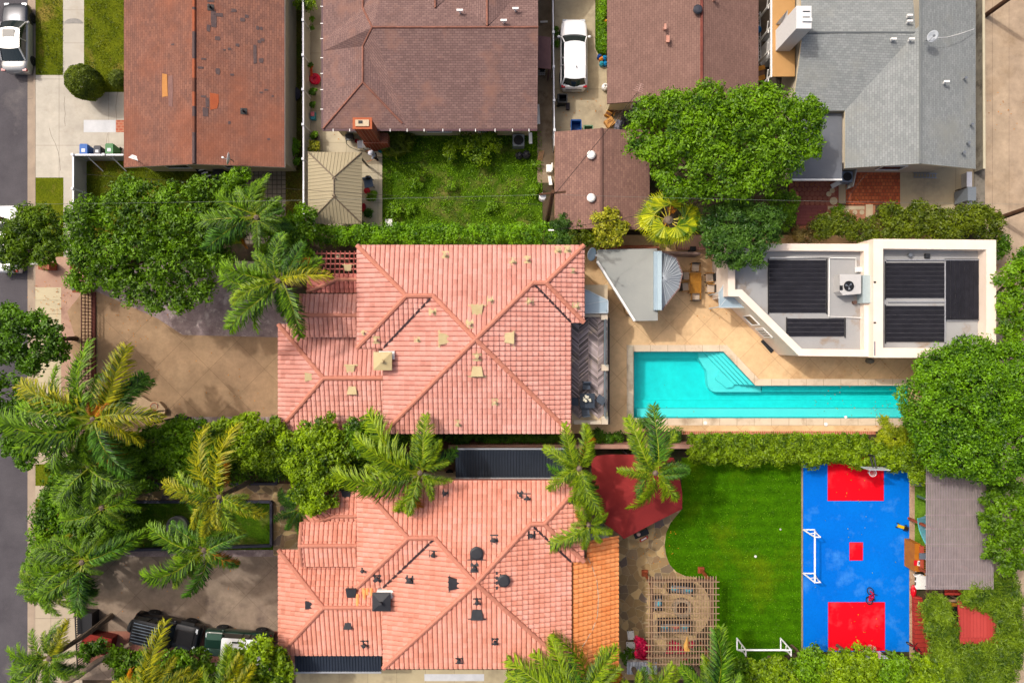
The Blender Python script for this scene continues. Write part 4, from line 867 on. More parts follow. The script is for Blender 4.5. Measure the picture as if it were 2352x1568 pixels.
# ---- garden bar with flat roof and fan shaped glass roof
br = thing('garden_bar', 'garden bar under a wedge shaped flat grey roof joined to a fan of glass panels', 'bar', V(1470, 650))
zb = 2.9; pts = [V(x, y, zb) for x, y in [(1372, 573), (1509, 571), (1511, 736), (1457, 737), (1371, 600)]]
mb = MB(); mb.prism(pts, zb - .22, zb, bottom=True); mb.build('roof', M('grey_membrane', C(176, 178, 172), C(164, 167, 163), .5, .7, c3=C(186, 186, 178), s3=.3, grain=.05), br)
mb = MB(); mb.bar(pts[4] + P((0, 0, .02)), pts[3] + P((0, 0, .02)), .14, .28); mb.build('fascia', m_trim, br)
mb = MB(); a, b = V(1502, 577, zb + .3), V(1519, 712, zb + .3); mb.prism([(a.x, a.y), (b.x, a.y), (b.x, b.y), (a.x, b.y)], zb + .01, zb + .3); mb.build('beam', m_glassr, br)
mb = MB(); mb.prism([(V(1511, 0, zb + .4).x, a.y), (b.x, a.y), (b.x, b.y), (V(1511, 0, zb + .4).x, b.y)], zb + .3, zb + .42); mb.build('beam_cover', plain('ice_blue_metal', C(198, 220, 230), .35), br)
fan = [(1520, 578), (1534, 583), (1553, 592), (1560, 610), (1567, 629), (1563, 645), (1560, 661), (1541, 685), (1521, 712)]
hub = V(1521, 640, 3.15); mb = MB(); ri = MB(); m_fang = M('grey_glass_panel', C(164, 172, 180), C(176, 184, 190), .8, .2, grain=.04, spec=.6)
rim = [V(x, y, 2.75) for x, y in fan]
fl = []
for i in range(len(rim) - 1): fl += [rim[i], rim[i].lerp(rim[i + 1], .5)]
fl.append(rim[-1])
for i in range(len(fl) - 1):
    a_, b_ = fl[i], fl[i + 1]; mb.face([hub, b_, a_]); ri.bar(hub.lerp(a_, .06) + P((0, 0, .03)), a_ + P((0, 0, .03)), .035, .07)
ri.bar(hub + P((0, 0, .03)), fl[-1] + P((0, 0, .03)), .035, .07)
mb.build('glass_roof', m_fang, br); ri.build('glazing_bar', plain('pale_glazing_bar', C(206, 214, 222), .4), br)
mb = MB()
for a_, b_ in zip(rim, rim[1:]): mb.bar(a_, b_, .07, .14)
mb.build('glass_rim', plain('brown_rim', C(140, 110, 104)), br)
mb = MB(); q = [pts[0] + P((.5, -.4, 0)), pts[1] + P((-.2, -.4, 0)), V(1509, 700, 0), V(1462, 700, 0)]
mb.prism([(v.x, v.y) for v in q], 0, zb - .22); mb.build('wall', m_wallP, br)
for v in (rim[2], rim[4], rim[6], rim[8]): mb = MB(); mb.bar((v.x - .08, v.y, 0), (v.x - .08, v.y, 2.7), .07); mb.build('post', m_trim, br)
mb = MB(); mb.lathe([(.5, 0), (.5, 1.05), (.55, 1.05), (.55, 1.12), (.001, 1.12)], V(1448, 709), 22); mb.build('counter', M('sand_counter', C(216, 176, 126), C(206, 166, 116), 2), br)
bs = MB(); a, b = V(1371, 565, .4), V(1512, 572, .4); bs.prism([(a.x, a.y), (b.x, a.y), (b.x, b.y), (a.x, b.y)], 0, .8); solo('brick_planter', bs, m_brickch, 'low brick planter along the back of the grey bar roof', 'planter')

# ---- white pool house with parapets
m_par = M('peach_white_parapet', C(252, 234, 218, .8), C(246, 226, 208, .8), 1, .7, grain=.04)
m_rf = M('pale_roof_felt', C(184, 184, 184), C(172, 172, 172), .5, .7, c3=C(160, 138, 116), s3=.6, t3=(.56, .70), grain=.06)
ph_ = thing('pool_house', 'white flat roofed pool house in two blocks with broad parapets and black heating mats', 'house', V(1960, 690))
def parapet_block(outer, z, thick, m1, m2, floor):
    pts = [V(x, y, z) for x, y in outer]; mb = MB(); mb.prism([(p.x, p.y) for p in pts], 0, floor); N = len(pts)
    area = sum(a.x * b.y - b.x * a.y for a, b in zip(pts, pts[1:] + pts[:1])); s = 1 if area > 0 else -1
    inn = []
    for i in range(N):
        a, b, c = pts[i - 1], pts[i], pts[(i + 1) % N]; d1 = (b - a).normalized(); d2 = (c - b).normalized()
        n1 = Vector((-d1.y, d1.x, 0)) * s; n2 = Vector((-d2.y, d2.x, 0)) * s; k = thick / max(.3, (1 + n1.dot(n2)) / 2) ** .5
        m_ = (n1 + n2).normalized(); inn.append(b + m_ * thick / max(.35, m_.dot(n1)))
    par = MB(); f0 = floor - .02
    for i in range(N):
        j = (i + 1) % N; o1, o2, i1, i2 = pts[i], pts[j], inn[i], inn[j]
        q = [o1, o2, i2, i1]; par.face(q if s > 0 else q[::-1])
        for a, b in ((o1, o2), (i2, i1)):
            q = [Vector((a.x, a.y, f0)), Vector((b.x, b.y, f0)), b, a]; par.face(q if s > 0 else q[::-1])
    return mb, par, inn
blocks = []
for nm, outer, z, th, fz in (('west', [(1672, 559), (2001, 560), (2001, 819), (1835, 817), (1697, 681), (1672, 680)], 3.5, .46, 3.0), ('east', [(2006, 548.5), (2288, 551), (2288, 822), (2006, 821)], 4.1, .62, 3.3)):
    mb, par, inn = parapet_block(outer, z, th, 0, 1, fz); w_ = mb.build('wall', m_par, ph_); par.build('parapet', m_par, w_)
    fl = MB(); fl.poly([Vector((p.x, p.y, fz + .012)) for p in inn]); fl.build('roof', m_rf, ph_)
g = MB(); zz1 = 3.0
pp_ = [V(1763, 750, 2), V(1796, 783, 2)]; window(g, (pp_[0].x - .25, pp_[0].y - .1), (pp_[1].x - .25, pp_[1].y - .1), 1.0, 2.2, 0, .02)
ww = [V(1697, 681, 3.5), V(1835, 817, 3.5)]
def onwall(t): q = ww[0].lerp(ww[1], t); return (q.x, q.y)
add_windows(ph_, [(onwall(.30), onwall(.46), .9, 2.3), (onwall(.52), onwall(.68), .9, 2.3)])
mb = MB()
for t in (.54, .57, .60, .63, .66):
    q = onwall(t); mb.bar((q[0] - .06, q[1] - .06, 1.0), (q[0] - .06, q[1] - .06, 2.2), .04)
mb.build('window_grille', m_trim, ph_)
for (x, y) in ((2009, 648), (2009, 741)):
    mb = MB(); q = V(x, y, 4.1); mb.box(q + P((0, 0, .02)), (.14, .10, .04)); mb.build('scupper', m_dark, ph_)
mb = MB(); q = V(2009, 800, 4.1); mb.box(q + P((0, 0, .01)), (.07, .9, .02)); mb.build('expansion_slot', plain('grey_slot', C(140, 136, 150)), ph_)
# entrance canopy of blue glass
gc = thing('glass_canopy', 'pale blue glass awning fixed to the west wall of the white pool house', 'canopy', V(1690, 680))
zc_ = 2.5; pts = [V(x, y, zc_) for x, y in [(1670, 640), (1651, 672), (1652, 706), (1719, 706), (1697, 684), (1671, 682)]]; mb = MB(); mb.prism(pts, zc_ - .04, zc_, bottom=True); mb.build('roof', m_glassr, gc)
mb = MB()
for a_, b_ in zip(pts[:4], pts[1:4]): mb.bar(a_, b_, .05, .08)
mb.bar(pts[5], pts[2], .04); mb.bar((pts[1].x + .05, pts[1].y, 0), (pts[1].x + .05, pts[1].y, zc_), .06); mb.bar((pts[2].x + .05, pts[2].y + .05, 0), (pts[2].x + .05, pts[2].y + .05, zc_), .06); mb.build('frame', plain('pale_frame2', C(214, 226, 232)), gc)
# solar heating mats
m_back = M('mat_backing', C(176, 176, 182))
m_mat = M('black_solar_mat', (.012, .012, .016, 1), (.020, .020, .026, 1), 2, .6, grain=.15, gscale=20, spec=.08)
def solar(label, x0, y0, x1, y1, z, n, vert=False):
    t = thing('solar_mat', label, 'solar panel', V((x0 + x1) / 2, (y0 + y1) / 2, z), group='black solar pool heating mats on the pool house')
    a, b = V(x0, y0, z + .08), V(x1, y1, z + .08); mb = MB(); gp = .022
    for i in range(n):
        if vert:
            w_ = (b.x - a.x) / n; mb.box((a.x + (i + .5) * w_, (a.y + b.y) / 2, z + .065), (w_ - gp, a.y - b.y, .03))
        else:
            w_ = (a.y - b.y) / n; mb.box(((a.x + b.x) / 2, b.y + (i + .5) * w_, z + .065), (b.x - a.x, w_ - gp, .03))
    mb.build('mat', m_mat, t)
    for pq in ([[(a.x - .08, y, z + .08), (b.x + .08, y, z + .08)] for y in (a.y + .06, b.y - .06)] if vert else [[(x, a.y + .08, z + .08), (x, b.y - .08, z + .08)] for x in (a.x - .06, b.x + .06)]): hd = MB(); hd.tube(pq, .04, 6); hd.build('header_pipe', m_black, t)
    bk = MB(); bk.box(((a.x + b.x) / 2, (a.y + b.y) / 2, z + .03), (b.x - a.x, a.y - b.y, .02)); bk.build('backing', m_back, t)
solar('large black solar mat on the left roof block, west of the rooftop cooling unit', 1767, 597, 1897, 718, 3.02, 12)
solar('short black solar mat, the small strip below the cooling unit', 1809, 731, 1939, 772, 3.02, 4)
solar('upper black solar mat with sideways seams on the right roof block', 2036, 603, 2169, 684, 3.32, 8)
solar('lower black solar mat with sideways seams on the right roof block', 2036, 702, 2169, 785, 3.32, 8)
solar('black solar mat whose seams run up the picture, at the right parapet', 2173, 598, 2257, 732, 3.32, 8, True)
pz = MB(); z = 3.06
for pl in ([(1805, 591), (1966, 593), (1966, 626)], [(1905, 592), (1904, 727), (1986, 730)], [(1768, 592), (1905, 592)]): pz.tube([V(x, y, z + .05) for x, y in pl], .04, 6)
solo('roof_pipe', pz, m_trim, 'white water pipes running round the left solar mats on the pool house roof', 'pipe')
pz = MB(); z = 3.36
for pl in ([(2036, 597), (2260, 597)], [(2171, 600), (2171, 786)], [(2264, 600), (2262, 736), (2174, 736)], [(2040, 693), (2170, 693)]): pz.tube([V(x, y, z + .05) for x, y in pl], .035, 6)
solo('roof_pipe', pz, plain('grey_pipe', C(176, 178, 186)), 'grey water pipes framing the right solar mats on the pool house roof', 'pipe')
ac = thing('cooling_unit', 'big white rooftop cooling unit with a round fan between the solar mats', 'air conditioner', V(1954, 655, 3.02))
a, b = V(1929, 630, 3.9), V(1978, 678, 3.9); mb = MB(); mb.prism([(a.x, a.y), (b.x, a.y), (b.x, b.y + .1), (a.x + .2, b.y), (a.x, b.y + .25)], 3.02, 3.9); mb.build('case', M('unit_white', C(222, 220, 218), C(212, 210, 208), 2, .5, grain=.05), ac)
q = V(1949, 657, 3.9); mb = MB(); mb.lathe([(.30, .0), (.33, .05), (.27, .05), (.26, .02)], q, 20); mb.build('fan_ring', m_black, ac)
mb = MB(); mb.lathe([(.26, .012), (.001, .013)], q, 20); mb.build('fan_well', m_dark, ac)
mb = MB()
for i in range(3):
    t = i * 2.094 + .4; mb.face([q + P((0, 0, .03)), q + P((.24 * math.cos(t), .24 * math.sin(t), .03)), q + P((.24 * math.cos(t + .6), .24 * math.sin(t + .6), .05))])
mb.build('fan_blade', m_steel, ac)
q = V(1932, 661, 3.9); mb = MB(); mb.box(q + P((0, 0, .01)), (.2, .3, .02)); mb.build('louvre', m_black, ac)
q0, q1 = V(1979, 632, 3.6), V(1997, 696, 3.6); mb = MB(); mb.prism([(q0.x, q0.y), (q1.x, q0.y), (q1.x, q1.y), (q0.x, q1.y)], 3.02, 3.75); mb.build('duct', plain('duck_egg_duct', C(188, 204, 206), .4), ac)
q = V(1975, 619, 3.2); mb = MB(); mb.box((q.x, q.y, 3.13), (.45, .3, .22)); solo('junction_box', mb, m_trim, 'small white metal box on the roof just above the cooling unit', 'box')
for x, y, lb in ((2087, 586, 'short grey vent pipe standing alone behind the upper right solar mat'), (2128, 588, 'dark square roof hatch vent nearest the top right parapet'), (1960, 695, 'rusty roof drain in a dark stain below the cooling unit')):
    q = V(x, y, 3.35 if x > 2000 else 3.02); mb = MB(); mb.lathe([(.12, 0), (.09, .2), (.13, .2), (.13, .25), (.001, .26)], q, 10) if x != 2128 else mb.box(q + P((0, 0, .1)), (.32, .3, .2), top=.8)
    solo('roof_vent', mb, m_char if x == 2128 else m_steel if x > 2000 else plain('rusty', C(110, 84, 74)), lb, 'roof vent')

# ---- beige metal gazebo
gz = thing('gazebo', 'beige ribbed metal gazebo with a hipped roof beside the cream patio', 'gazebo', V(770, 430))
zg = 2.5; zr = 3.35; c0, c1, c2, c3 = V(707.5, 349, zg), V(831.5, 350, zg), V(831, 514, zg), V(707.5, 514, zg); r0, r1 = V(767, 407, zr), V(767, 452, zr)
F = [[c0, c3, r1, r0], [c1, r0, r1, c2], [c0, r0, c1], [c3, c2, r1]]
mb = MB()
for f in F:
    u, d, n = rdir(f); o = f[0]; us = [(p - o).dot(u) for p in f]; vs = [(p - o).dot(d) for p in f]; bm = bmesh.new()
    cols = []; x = min(us) - .2
    while x < max(us) + .2: cols += [(x, 0), (x + .17, 0), (x + .185, .025), (x + .205, .025), (x + .22, 0)]; x += .225
    rows = []
    for y in (min(vs) - .2, max(vs) + .02): rows.append([bm.verts.new(o + u * xx_ + d * y + n * hh) for xx_, hh in cols])
    for i in range(len(cols) - 1): bm.faces.new((rows[0][i], rows[1][i], rows[1][i + 1], rows[0][i + 1]))
    sgn = 1 if ((f[1] - f[0]).cross(f[2] - f[1])).dot(n) > 0 else -1
    for a, b in zip(f, f[1:] + f[:1]):
        e = b - a; no = e.cross(n) * sgn; bmesh.ops.bisect_plane(bm, geom=bm.verts[:] + bm.edges[:] + bm.faces[:], plane_co=a, plane_no=no.normalized(), clear_outer=True)
    bm.verts.index_update(); bm.normal_update(); mb.mesh([v.co.copy() for v in bm.verts], [tuple(v.index for v in fc.verts)[::(1 if fc.normal.dot(n) > 0 else -1)] for fc in bm.faces]); bm.free()
m_bei = M('beige_ribbed_metal', C(184, 171, 139), C(176, 163, 132), .6, .55, grain=.05)
ro = mb.build('roof', m_bei, gz)
mb = MB(); caps(mb, [(c0 + P((0, 0, .02)), r0), (c1 + P((0, 0, .02)), r0), (c2 + P((0, 0, .02)), r1), (c3 + P((0, 0, .02)), r1), (r0, r1)], .045, 0, 6, 5); mb.build('ridge_trim', plain('bronze_trim', C(120, 104, 84)), ro)
m_bz = plain('bronze_post', C(96, 84, 70))
for c in (c0, c1, c2, c3): mb = MB(); k = c + (r0 - c) * .12; mb.bar((k.x, k.y, 0), (k.x, k.y, zg + .02), .1); mb.build('post', m_bz, gz)

# ---- dark ribbed carport roof between the villas and dark awning below the garage
def ribbed(name, label, cat, x0, y0, x1, y1, z0, z1, mat, pitch=.19, post=True):
    t = thing(name, label, cat, V((x0 + x1) / 2, (y0 + y1) / 2)); a, b = V(x0, y0, z0), V(x1, y1, z1); mb = MB(); x = a.x
    cols = []
    while x < b.x: cols += [(x, 0), (x + pitch * .6, 0), (x + pitch * .7, .04), (x + pitch * .9, .04)]; x += pitch
    vs = [(min(xx_, b.x), a.y, z0 + hh) for xx_, hh in cols] + [(min(xx_, b.x), b.y, z1 + hh) for xx_, hh in cols]; n_ = len(cols)
    mb.mesh(vs, [(n_ + i, n_ + i + 1, i + 1, i) for i in range(n_ - 1)]); mb.build('roof', mat, t)
    g = MB(); g.bar((a.x, a.y + .05, z0), (b.x, a.y + .05, z0), .1, .12); g.bar((a.x, b.y - .05, z1), (b.x, b.y - .05, z1), .1, .12); g.build('edge_trim', plain('silver_trim', C(196, 200, 206), .4, .4), t)
    if post:
        for x in (a.x + .2, (a.x + b.x) / 2, b.x - .2): q = MB(); q.bar((x, a.y - .1, 0), (x, a.y - .1, z0 - .02), .08); q.build('post', m_black, t)
m_rib = M('slate_blue_ribbed_metal', C(52, 60, 74), C(44, 52, 64), .6, .4, c3=C(70, 80, 92), s3=.5, grain=.08)
ribbed('carport', 'slate dark ribbed metal carport roof in the passage between the two villas', 'carport', 1046, 1032, 1300, 1096, 2.9, 2.7, m_rib)
ribbed('awning', 'black ribbed metal awning along the lower garage eave', 'awning', 676, 1500, 876, 1541, 2.75, 2.55, m_rib)
# ---- red fabric canopy
rc = thing('shade_canopy', 'big dark red fabric canopy on posts between the salmon villa and the lawn', 'canopy', V(1470, 1140))
zr = 2.7; rim = [V(x, y, zr) for x, y in [(1358, 1062), (1362, 1053), (1372, 1047), (1392, 1044), (1440, 1044), (1500, 1046), (1548, 1052), (1560, 1090), (1567, 1130), (1567, 1168), (1500, 1202), (1433, 1237), (1424, 1228), (1392, 1205), (1374, 1186), (1362, 1120)]]
pk = V(1462, 1128, 3.7); mb = MB()
N = len(rim)
mid = [p.lerp(pk, .5) - P((0, 0, .12)) for p in rim]
for i in range(N):
    j = (i + 1) % N; mb.face([rim[j], rim[i], mid[i], mid[j]]) ; mb.face([mid[j], mid[i], pk])
    mb.face([rim[i], rim[j], rim[j] - P((0, 0, .2)), rim[i] - P((0, 0, .2))])
mb.build('canopy', M('red_canvas', C(164, 50, 48), C(150, 44, 44), .8, .9, grain=.08, c3=C(174, 62, 58), s3=.5), rc, smooth=False)
for i in (1, 4, 7, 9, 11, 14): mb = MB(); mb.bar((rim[i].x, rim[i].y, 0), (rim[i].x, rim[i].y, zr - .1), .1); mb.build('post', m_black, rc)
# ---- timber pergola
pg = thing('pergola', 'square timber pergola of thin crossed slats over the fire pit seats', 'pergola', V(1565, 1420))
zp = 2.6; m_wood = M('weathered_timber', C(196, 164, 132), C(172, 142, 114), 3, .8, grain=.12); m_wood2 = M('brown_timber', C(128, 96, 78), C(112, 82, 66), 3, .8, grain=.1); m_rwood = M('red_stained_timber', C(180, 90, 50), C(150, 72, 40), 3, .7, grain=.1)
a, b = V(1488, 1322, zp + .2), V(1646, 1528, zp + .2); mb = MB()
for i in range(25): x = a.x + .05 + i * (b.x - a.x - .1) / 24; mb.bar((x, a.y, zp + .22), (x, b.y, zp + .22), .040, .05)
for i in range(14): y = a.y - .35 - i * (a.y - b.y - .5) / 13; mb.bar((a.x - .15, y, zp + .29), (b.x + .15, y, zp + .29), .04, .06)
mb.build('slat', m_wood, pg); pg.children[-1]['kind'] = 'stuff' if pg.children else ''
bm_ = MB(); x0, x1 = V(1496, 0, zp).x, V(1633, 0, zp).x
for x in (x0, x1): bm_.bar((x, a.y - .1, zp + .08), (x, b.y, zp + .08), .16, .2)
for y in (a.y - .35, b.y + .6): bm_.bar((x0 - .3, y, zp + .08), (x1 + .3, y, zp + .08), .14, .2)
bm_.build('beam', m_wood2, pg)
for px, py in ((1480, 1314), (1609, 1307)):
    q = V(px, py); mb = MB(); mb.bar((q.x, q.y, 0), (q.x, q.y, zp), .16); po_ = mb.build('post', m_rwood, pg); mb = MB(); mb.box((q.x, q.y, .1), (.42, .42, .2)); mb.build('post_base', m_rwood, po_)
for px in (1480, 1609):
    q = V(px, 1476); mb = MB(); mb.bar((q.x, q.y, 0), (q.x, q.y, zp), .16); mb.build('post', m_rwood, pg)
# ---- slatted shade roof over the play corner
sh = thing('slatted_shade', 'grey slatted timber shade roof over the play corner beside the court', 'shade roof', V(2200, 1215))
zs = 2.9; a, b = V(2127, 1070, zs), V(2283, 1353, zs); mb = MB(); n_ = 42
for i in range(n_): x = a.x + .03 + i * (b.x - a.x) / n_; mb.bar((x, a.y, zs), (x, b.y, zs), .062, .05)
mb.build('slat', M('grey_violet_slats', C(172, 158, 158), C(156, 142, 142), 2, .8, grain=.12), sh)
mb = MB()
for y in (1110, 1147, 1183, 1215, 1250, 1285, 1318, 1347): yy = V(0, y, zs).y; mb.bar((a.x, yy, zs - .08), (b.x, yy, zs - .08), .06, .1)
mb.build('crossbar', M('pale_crossbar', C(190, 176, 170)), sh)
for x, y in ((2086, 1189), (2086, 1290), (2210, 1100), (2210, 1300)): mb = MB(); q = V(x, y); mb.bar((q.x, q.y, 0), (q.x, q.y, zs - .1), .15); mb.build('post', m_rwood, sh)
# ================================================================ VEGETATION
def mesh_np(name, verts, nf, mat, parent=None, origin=None, k=4):
    me = bpy.data.meshes.new(name); nv = len(verts); o0 = np.zeros(3)
    if origin is not None: o0 = np.array(origin, float)
    if parent is not None: o0 = np.array(WM[parent.name].translation)
    me.vertices.add(nv); me.vertices.foreach_set('co', (verts - o0).astype(np.float32).ravel())
    me.loops.add(nv); me.loops.foreach_set('vertex_index', np.arange(nv, dtype=np.int32))
    me.polygons.add(nf); me.polygons.foreach_set('loop_start', np.arange(nf, dtype=np.int32) * k)
    me.update(calc_edges=True); me.materials.append(mat)
    o = bpy.data.objects.new(name, me); COL.objects.link(o)
    if parent is not None: o.parent = parent; WM[o.name] = WM[parent.name]
    else: o.location = tuple(o0)
    return o
def unit(v): return v / np.maximum(np.linalg.norm(v, axis=1, keepdims=True), 1e-9)
def leaf_quads(pos, out, L, W, up=.35, rnd=.75, fwd=None, fw=0.0):
    n = len(pos); nr = unit(out * .6 + RNG.normal(size=(n, 3)) * rnd * .6 + np.array([0, 0, up]))
    t = RNG.normal(size=(n, 3)) * .8 + (out * 1.1 if fwd is None else fwd * fw)
    t = unit(t - nr * (t * nr).sum(1, keepdims=True)); b = np.cross(nr, t)
    l = (L * (.65 + .7 * RNG.random(n)))[:, None]; w_ = (W * (.7 + .6 * RNG.random(n)))[:, None]
    p = np.stack([pos - t * l * .45, pos + b * w_ * .5 - t * l * .02, pos + t * l * .55 - nr * l * .06, pos - b * w_ * .5 - t * l * .02], 1)
    return p.reshape(-1, 3)
def sph(n, zmin=-.25):
    z = zmin + (1 - zmin) * RNG.random(n); a = RNG.random(n) * 2 * math.pi; r = np.sqrt(1 - z * z)
    return np.stack([r * np.cos(a), r * np.sin(a), z], 1)
def to_world(blobs): return [(np.array(V(b[0], b[1], b[3])), b[2] * (CAM_H - b[3]) / FPX) for b in blobs]
def lobes(B, k=.40, squash=.8):
    """break big lobes into bunches so that a crown has bumps and dark creases"""
    out = []
    for i, (c, R) in enumerate(B):
        n = max(4, int(1.9 / (k * k))); d = sph(n * 2, -.15); got = []
        for v in d:
            p = c + v * np.array([1, 1, squash]) * R * RNG.uniform(.60, .80); r = R * k * RNG.uniform(.75, 1.2)
            if all(np.linalg.norm(p - q) > R * k * .85 for q, _ in got) and all(j == i or np.linalg.norm(p - c2) > R2 * .62 for j, (c2, R2) in enumerate(B)): got.append((p, r))
            if len(got) >= n: break
        out += got
    return out
def blob_clumps(blobs, cr, dens=1.0, squash=.8, lump=.25, bunch=0):
    """clump centres spread over the upper shell of overlapping lobes -> (centres, radii, outward)"""
    out = []; B = to_world(blobs)
    if bunch: B = lobes(B, bunch, squash)
    C_ = np.array([b[0] for b in B]); RR = np.array([b[1] for b in B])
    for i, (c, R) in enumerate(B):
        n = max(4, int(dens * 2 * math.pi * R * R * 1.1 / (cr * cr * 1.8)))
        d = sph(n, -.3); k = 1 + RNG.normal(size=n) * lump * .5
        p = c + d * np.array([1, 1, squash]) * (max(R - cr * .6, R * .3) * k)[:, None]
        dist = np.linalg.norm((p[:, None, :] - C_[None]) / np.array([1, 1, squash]), axis=2) / RR[None]; dist[:, i] = 9
        keep = dist.min(1) > .72
        p, d = p[keep], d[keep]
        out.append(np.concatenate([p, (cr * (.6 + .8 * RNG.random(len(p))))[:, None], d], 1))
    return np.concatenate(out)
def crown_leaves(cl, per, L, W, squash=.75, **kw):
    n = len(cl); d = sph(n * per, -.35); c = np.repeat(cl[:, :3], per, 0); r = np.repeat(cl[:, 3], per)[:, None]; od = np.repeat(cl[:, 4:7], per, 0)
    pos = c + d * r * np.array([1, 1, squash]) * (.45 + .6 * RNG.random((n * per, 1)) ** .6)
    return leaf_quads(pos, unit(d + od * .4), L, W, **kw)
def inner_leaves(blobs, dens, L, squash=.8):
    ps = []
    for b in blobs:
        R = b[2] * (CAM_H - b[3]) / FPX; n = int(dens * R * R * 6); d = sph(n, -.8)
        ps.append(np.array(V(b[0], b[1], b[3])) + d * np.array([1, 1, squash]) * (R * (.35 + .45 * RNG.random((n, 1)))))
    p = np.concatenate(ps); return leaf_quads(p, sph(len(p), -1), L, L * .6)
m_bark = M('bark', C(120, 98, 78), C(88, 70, 56), 3, .9, bump=.6, bscale=12, grain=.2)
m_palmbark = M('palm_bark', C(142, 124, 106), C(110, 94, 80), 2, .9, bump=.5, bscale=9, grain=.2)
G = {
 'oak': leafmat('mid_green_leaves', C(36, 70, 4), C(102, 146, 18), .6), 'bright': leafmat('bright_green_leaves', C(42, 84, 4), C(112, 158, 18), .6),
 'dark': leafmat('deep_green_leaves', C(32, 68, 8), C(88, 134, 22), .55), 'blue': leafmat('blue_green_leaves', C(30, 72, 34), C(86, 128, 66), .55),
 'lime': leafmat('lime_leaves', C(50, 88, 6), C(134, 168, 22), .6), 'olive': leafmat('olive_leaves', C(50, 72, 10), C(104, 124, 26), .6),
 'fine': leafmat('glossy_small_leaves', C(32, 76, 4), C(106, 156, 24), .7), 'hedge': leafmat('hedge_leaves', C(46, 96, 6), C(116, 166, 20), .6),
 'yellow': leafmat('yellow_leaves', C(84, 108, 22), C(164, 168, 64), .7), 'grey': leafmat('dry_twigs', C(96, 88, 76), C(138, 126, 108), .6),
 'vine': leafmat('creeper_leaves', C(46, 82, 14), C(112, 142, 38), .7), 'rust': leafmat('rusty_fronds', C(140, 84, 10), C(190, 128, 24), .6),
 'pink': leafmat('magenta_bracts', C(150, 4, 84), C(212, 14, 132), .6), 'weed': leafmat('weedy_leaves', C(56, 96, 8), C(122, 168, 28), .6),
 'bamboo': leafmat('bamboo_leaves', C(88, 120, 16), C(160, 176, 40), .6), 'willow': leafmat('willowy_leaves', C(36, 70, 6), C(104, 138, 22), .6)}
def branches(mb, base, tips, r0):
    top = Vector(base)
    for t in tips:
        t = Vector(t); m_ = top.lerp(t, .5) + Vector((RNG.normal() * .15, RNG.normal() * .15, .15)); mb.tube([top, m_, t], [r0, r0 * .6, r0 * .2], 6)
def tree(name, label, cat, blobs, leaf, zc=5.0, cr=.55, per=46, L=.24, W=.12, dens=1.0, squash=.8, group=None, fork=.4, r0=.22, inner=9, trunk=None, bunch=.40, **kw):
    blobs = [(b[0], b[1], b[2], b[3] if len(b) > 3 else zc) for b in blobs]
    A = sum(b[2] ** 2 for b in blobs); bx, by = sum(b[0] * b[2] ** 2 for b in blobs) / A, sum(b[1] * b[2] ** 2 for b in blobs) / A
    base = V(*(trunk or (bx, by)), zc); base.z = 0
    t = thing(name, label, cat, base, group=group)
    cl = blob_clumps(blobs, cr * .62, dens * .85, squash, bunch=bunch); v = np.concatenate([crown_leaves(cl, int(per * .48), L, W, **kw), inner_leaves(blobs, inner, L * 1.7, squash)])
    mesh_np('crown', v, len(v) // 4, G[leaf], t)
    if r0:
        mb = MB(); f = base + Vector((.1, -.1, zc * fork)); mb.tube([base, base.lerp(f, .5) + Vector((.05, .05, 0)), f], [r0 * 1.3, r0, r0 * .85], 8)
        branches(mb, f, [V(b[0], b[1], b[3]) for b in blobs], r0 * .6); mb.build('trunk', m_bark, t)
    return t
def shrub(name, label, cat, blobs, leaf, zc=.9, cr=.28, per=34, L=.17, W=.08, dens=1.0, group=None, squash=.8, inner=12, **kw):
    blobs = [(b[0], b[1], b[2], b[3] if len(b) > 3 else zc) for b in blobs]
    cl = blob_clumps(blobs, cr, dens, squash); v = np.concatenate([crown_leaves(cl, per, L, W, **kw), inner_leaves(blobs, inner, L * 1.5, squash)])
    c = v.mean(0); c[2] = 0
    return tag(mesh_np(name, v, len(v) // 4, G[leaf], None, c), label, cat, group)
def inpoly(p, x, y):
    r = False; j = len(p) - 1
    for i in range(len(p)):
        if (p[i][1] > y) != (p[j][1] > y) and x < (p[j][0] - p[i][0]) * (y - p[i][1]) / (p[j][1] - p[i][1]) + p[i][0]: r = not r
        j = i
    return r
def mat_of_leaves(name, label, cat, poly, holes, leaf, z, n, per, cr, L, W, zvar=.35, **kw):
    xs, ys = [p[0] for p in poly], [p[1] for p in poly]; cl = []
    while len(cl) < n:
        x, y = RNG.uniform(min(xs), max(xs)), RNG.uniform(min(ys), max(ys))
        if inpoly(poly, x, y) and not any(inpoly(h, x, y) for h in holes):
            zz_ = z(x, y) if callable(z) else z
            p = V(x, y, zz_); hh = zvar * (math.sin(p.x * 1.7) * math.cos(p.y * 1.9) * .5 + RNG.normal() * .3); cl.append((p.x, p.y, zz_ + hh, cr * RNG.uniform(.6, 1.4), 0, 0, 1))
    cl = np.array(cl); v = crown_leaves(cl, per, L, W, **kw); c = v.mean(0); c[2] = 0
    return tag(mesh_np(name, v, len(v) // 4, G[leaf], None, c), label, cat)
def grass(name, poly, leaf, n, L=.13):
    xs, ys = [p[0] for p in poly], [p[1] for p in poly]; q = np.stack([RNG.uniform(min(xs), max(xs), n), RNG.uniform(min(ys), max(ys), n)], 1)
    q = np.array([V(x, y, .07) for x, y in q if inpoly(poly, x, y) and math.sin(x * .11 + 2 * math.sin(y * .07)) + RNG.normal() * .8 > -.2])
    v = leaf_quads(q, np.tile([0, 0, 1.0], (len(q), 1)), L, L * .3, up=0, rnd=1.4); c = v.mean(0); c[2] = 0
    return tag(mesh_np(name, v, len(v) // 4, G[leaf], None, c), kind='stuff')
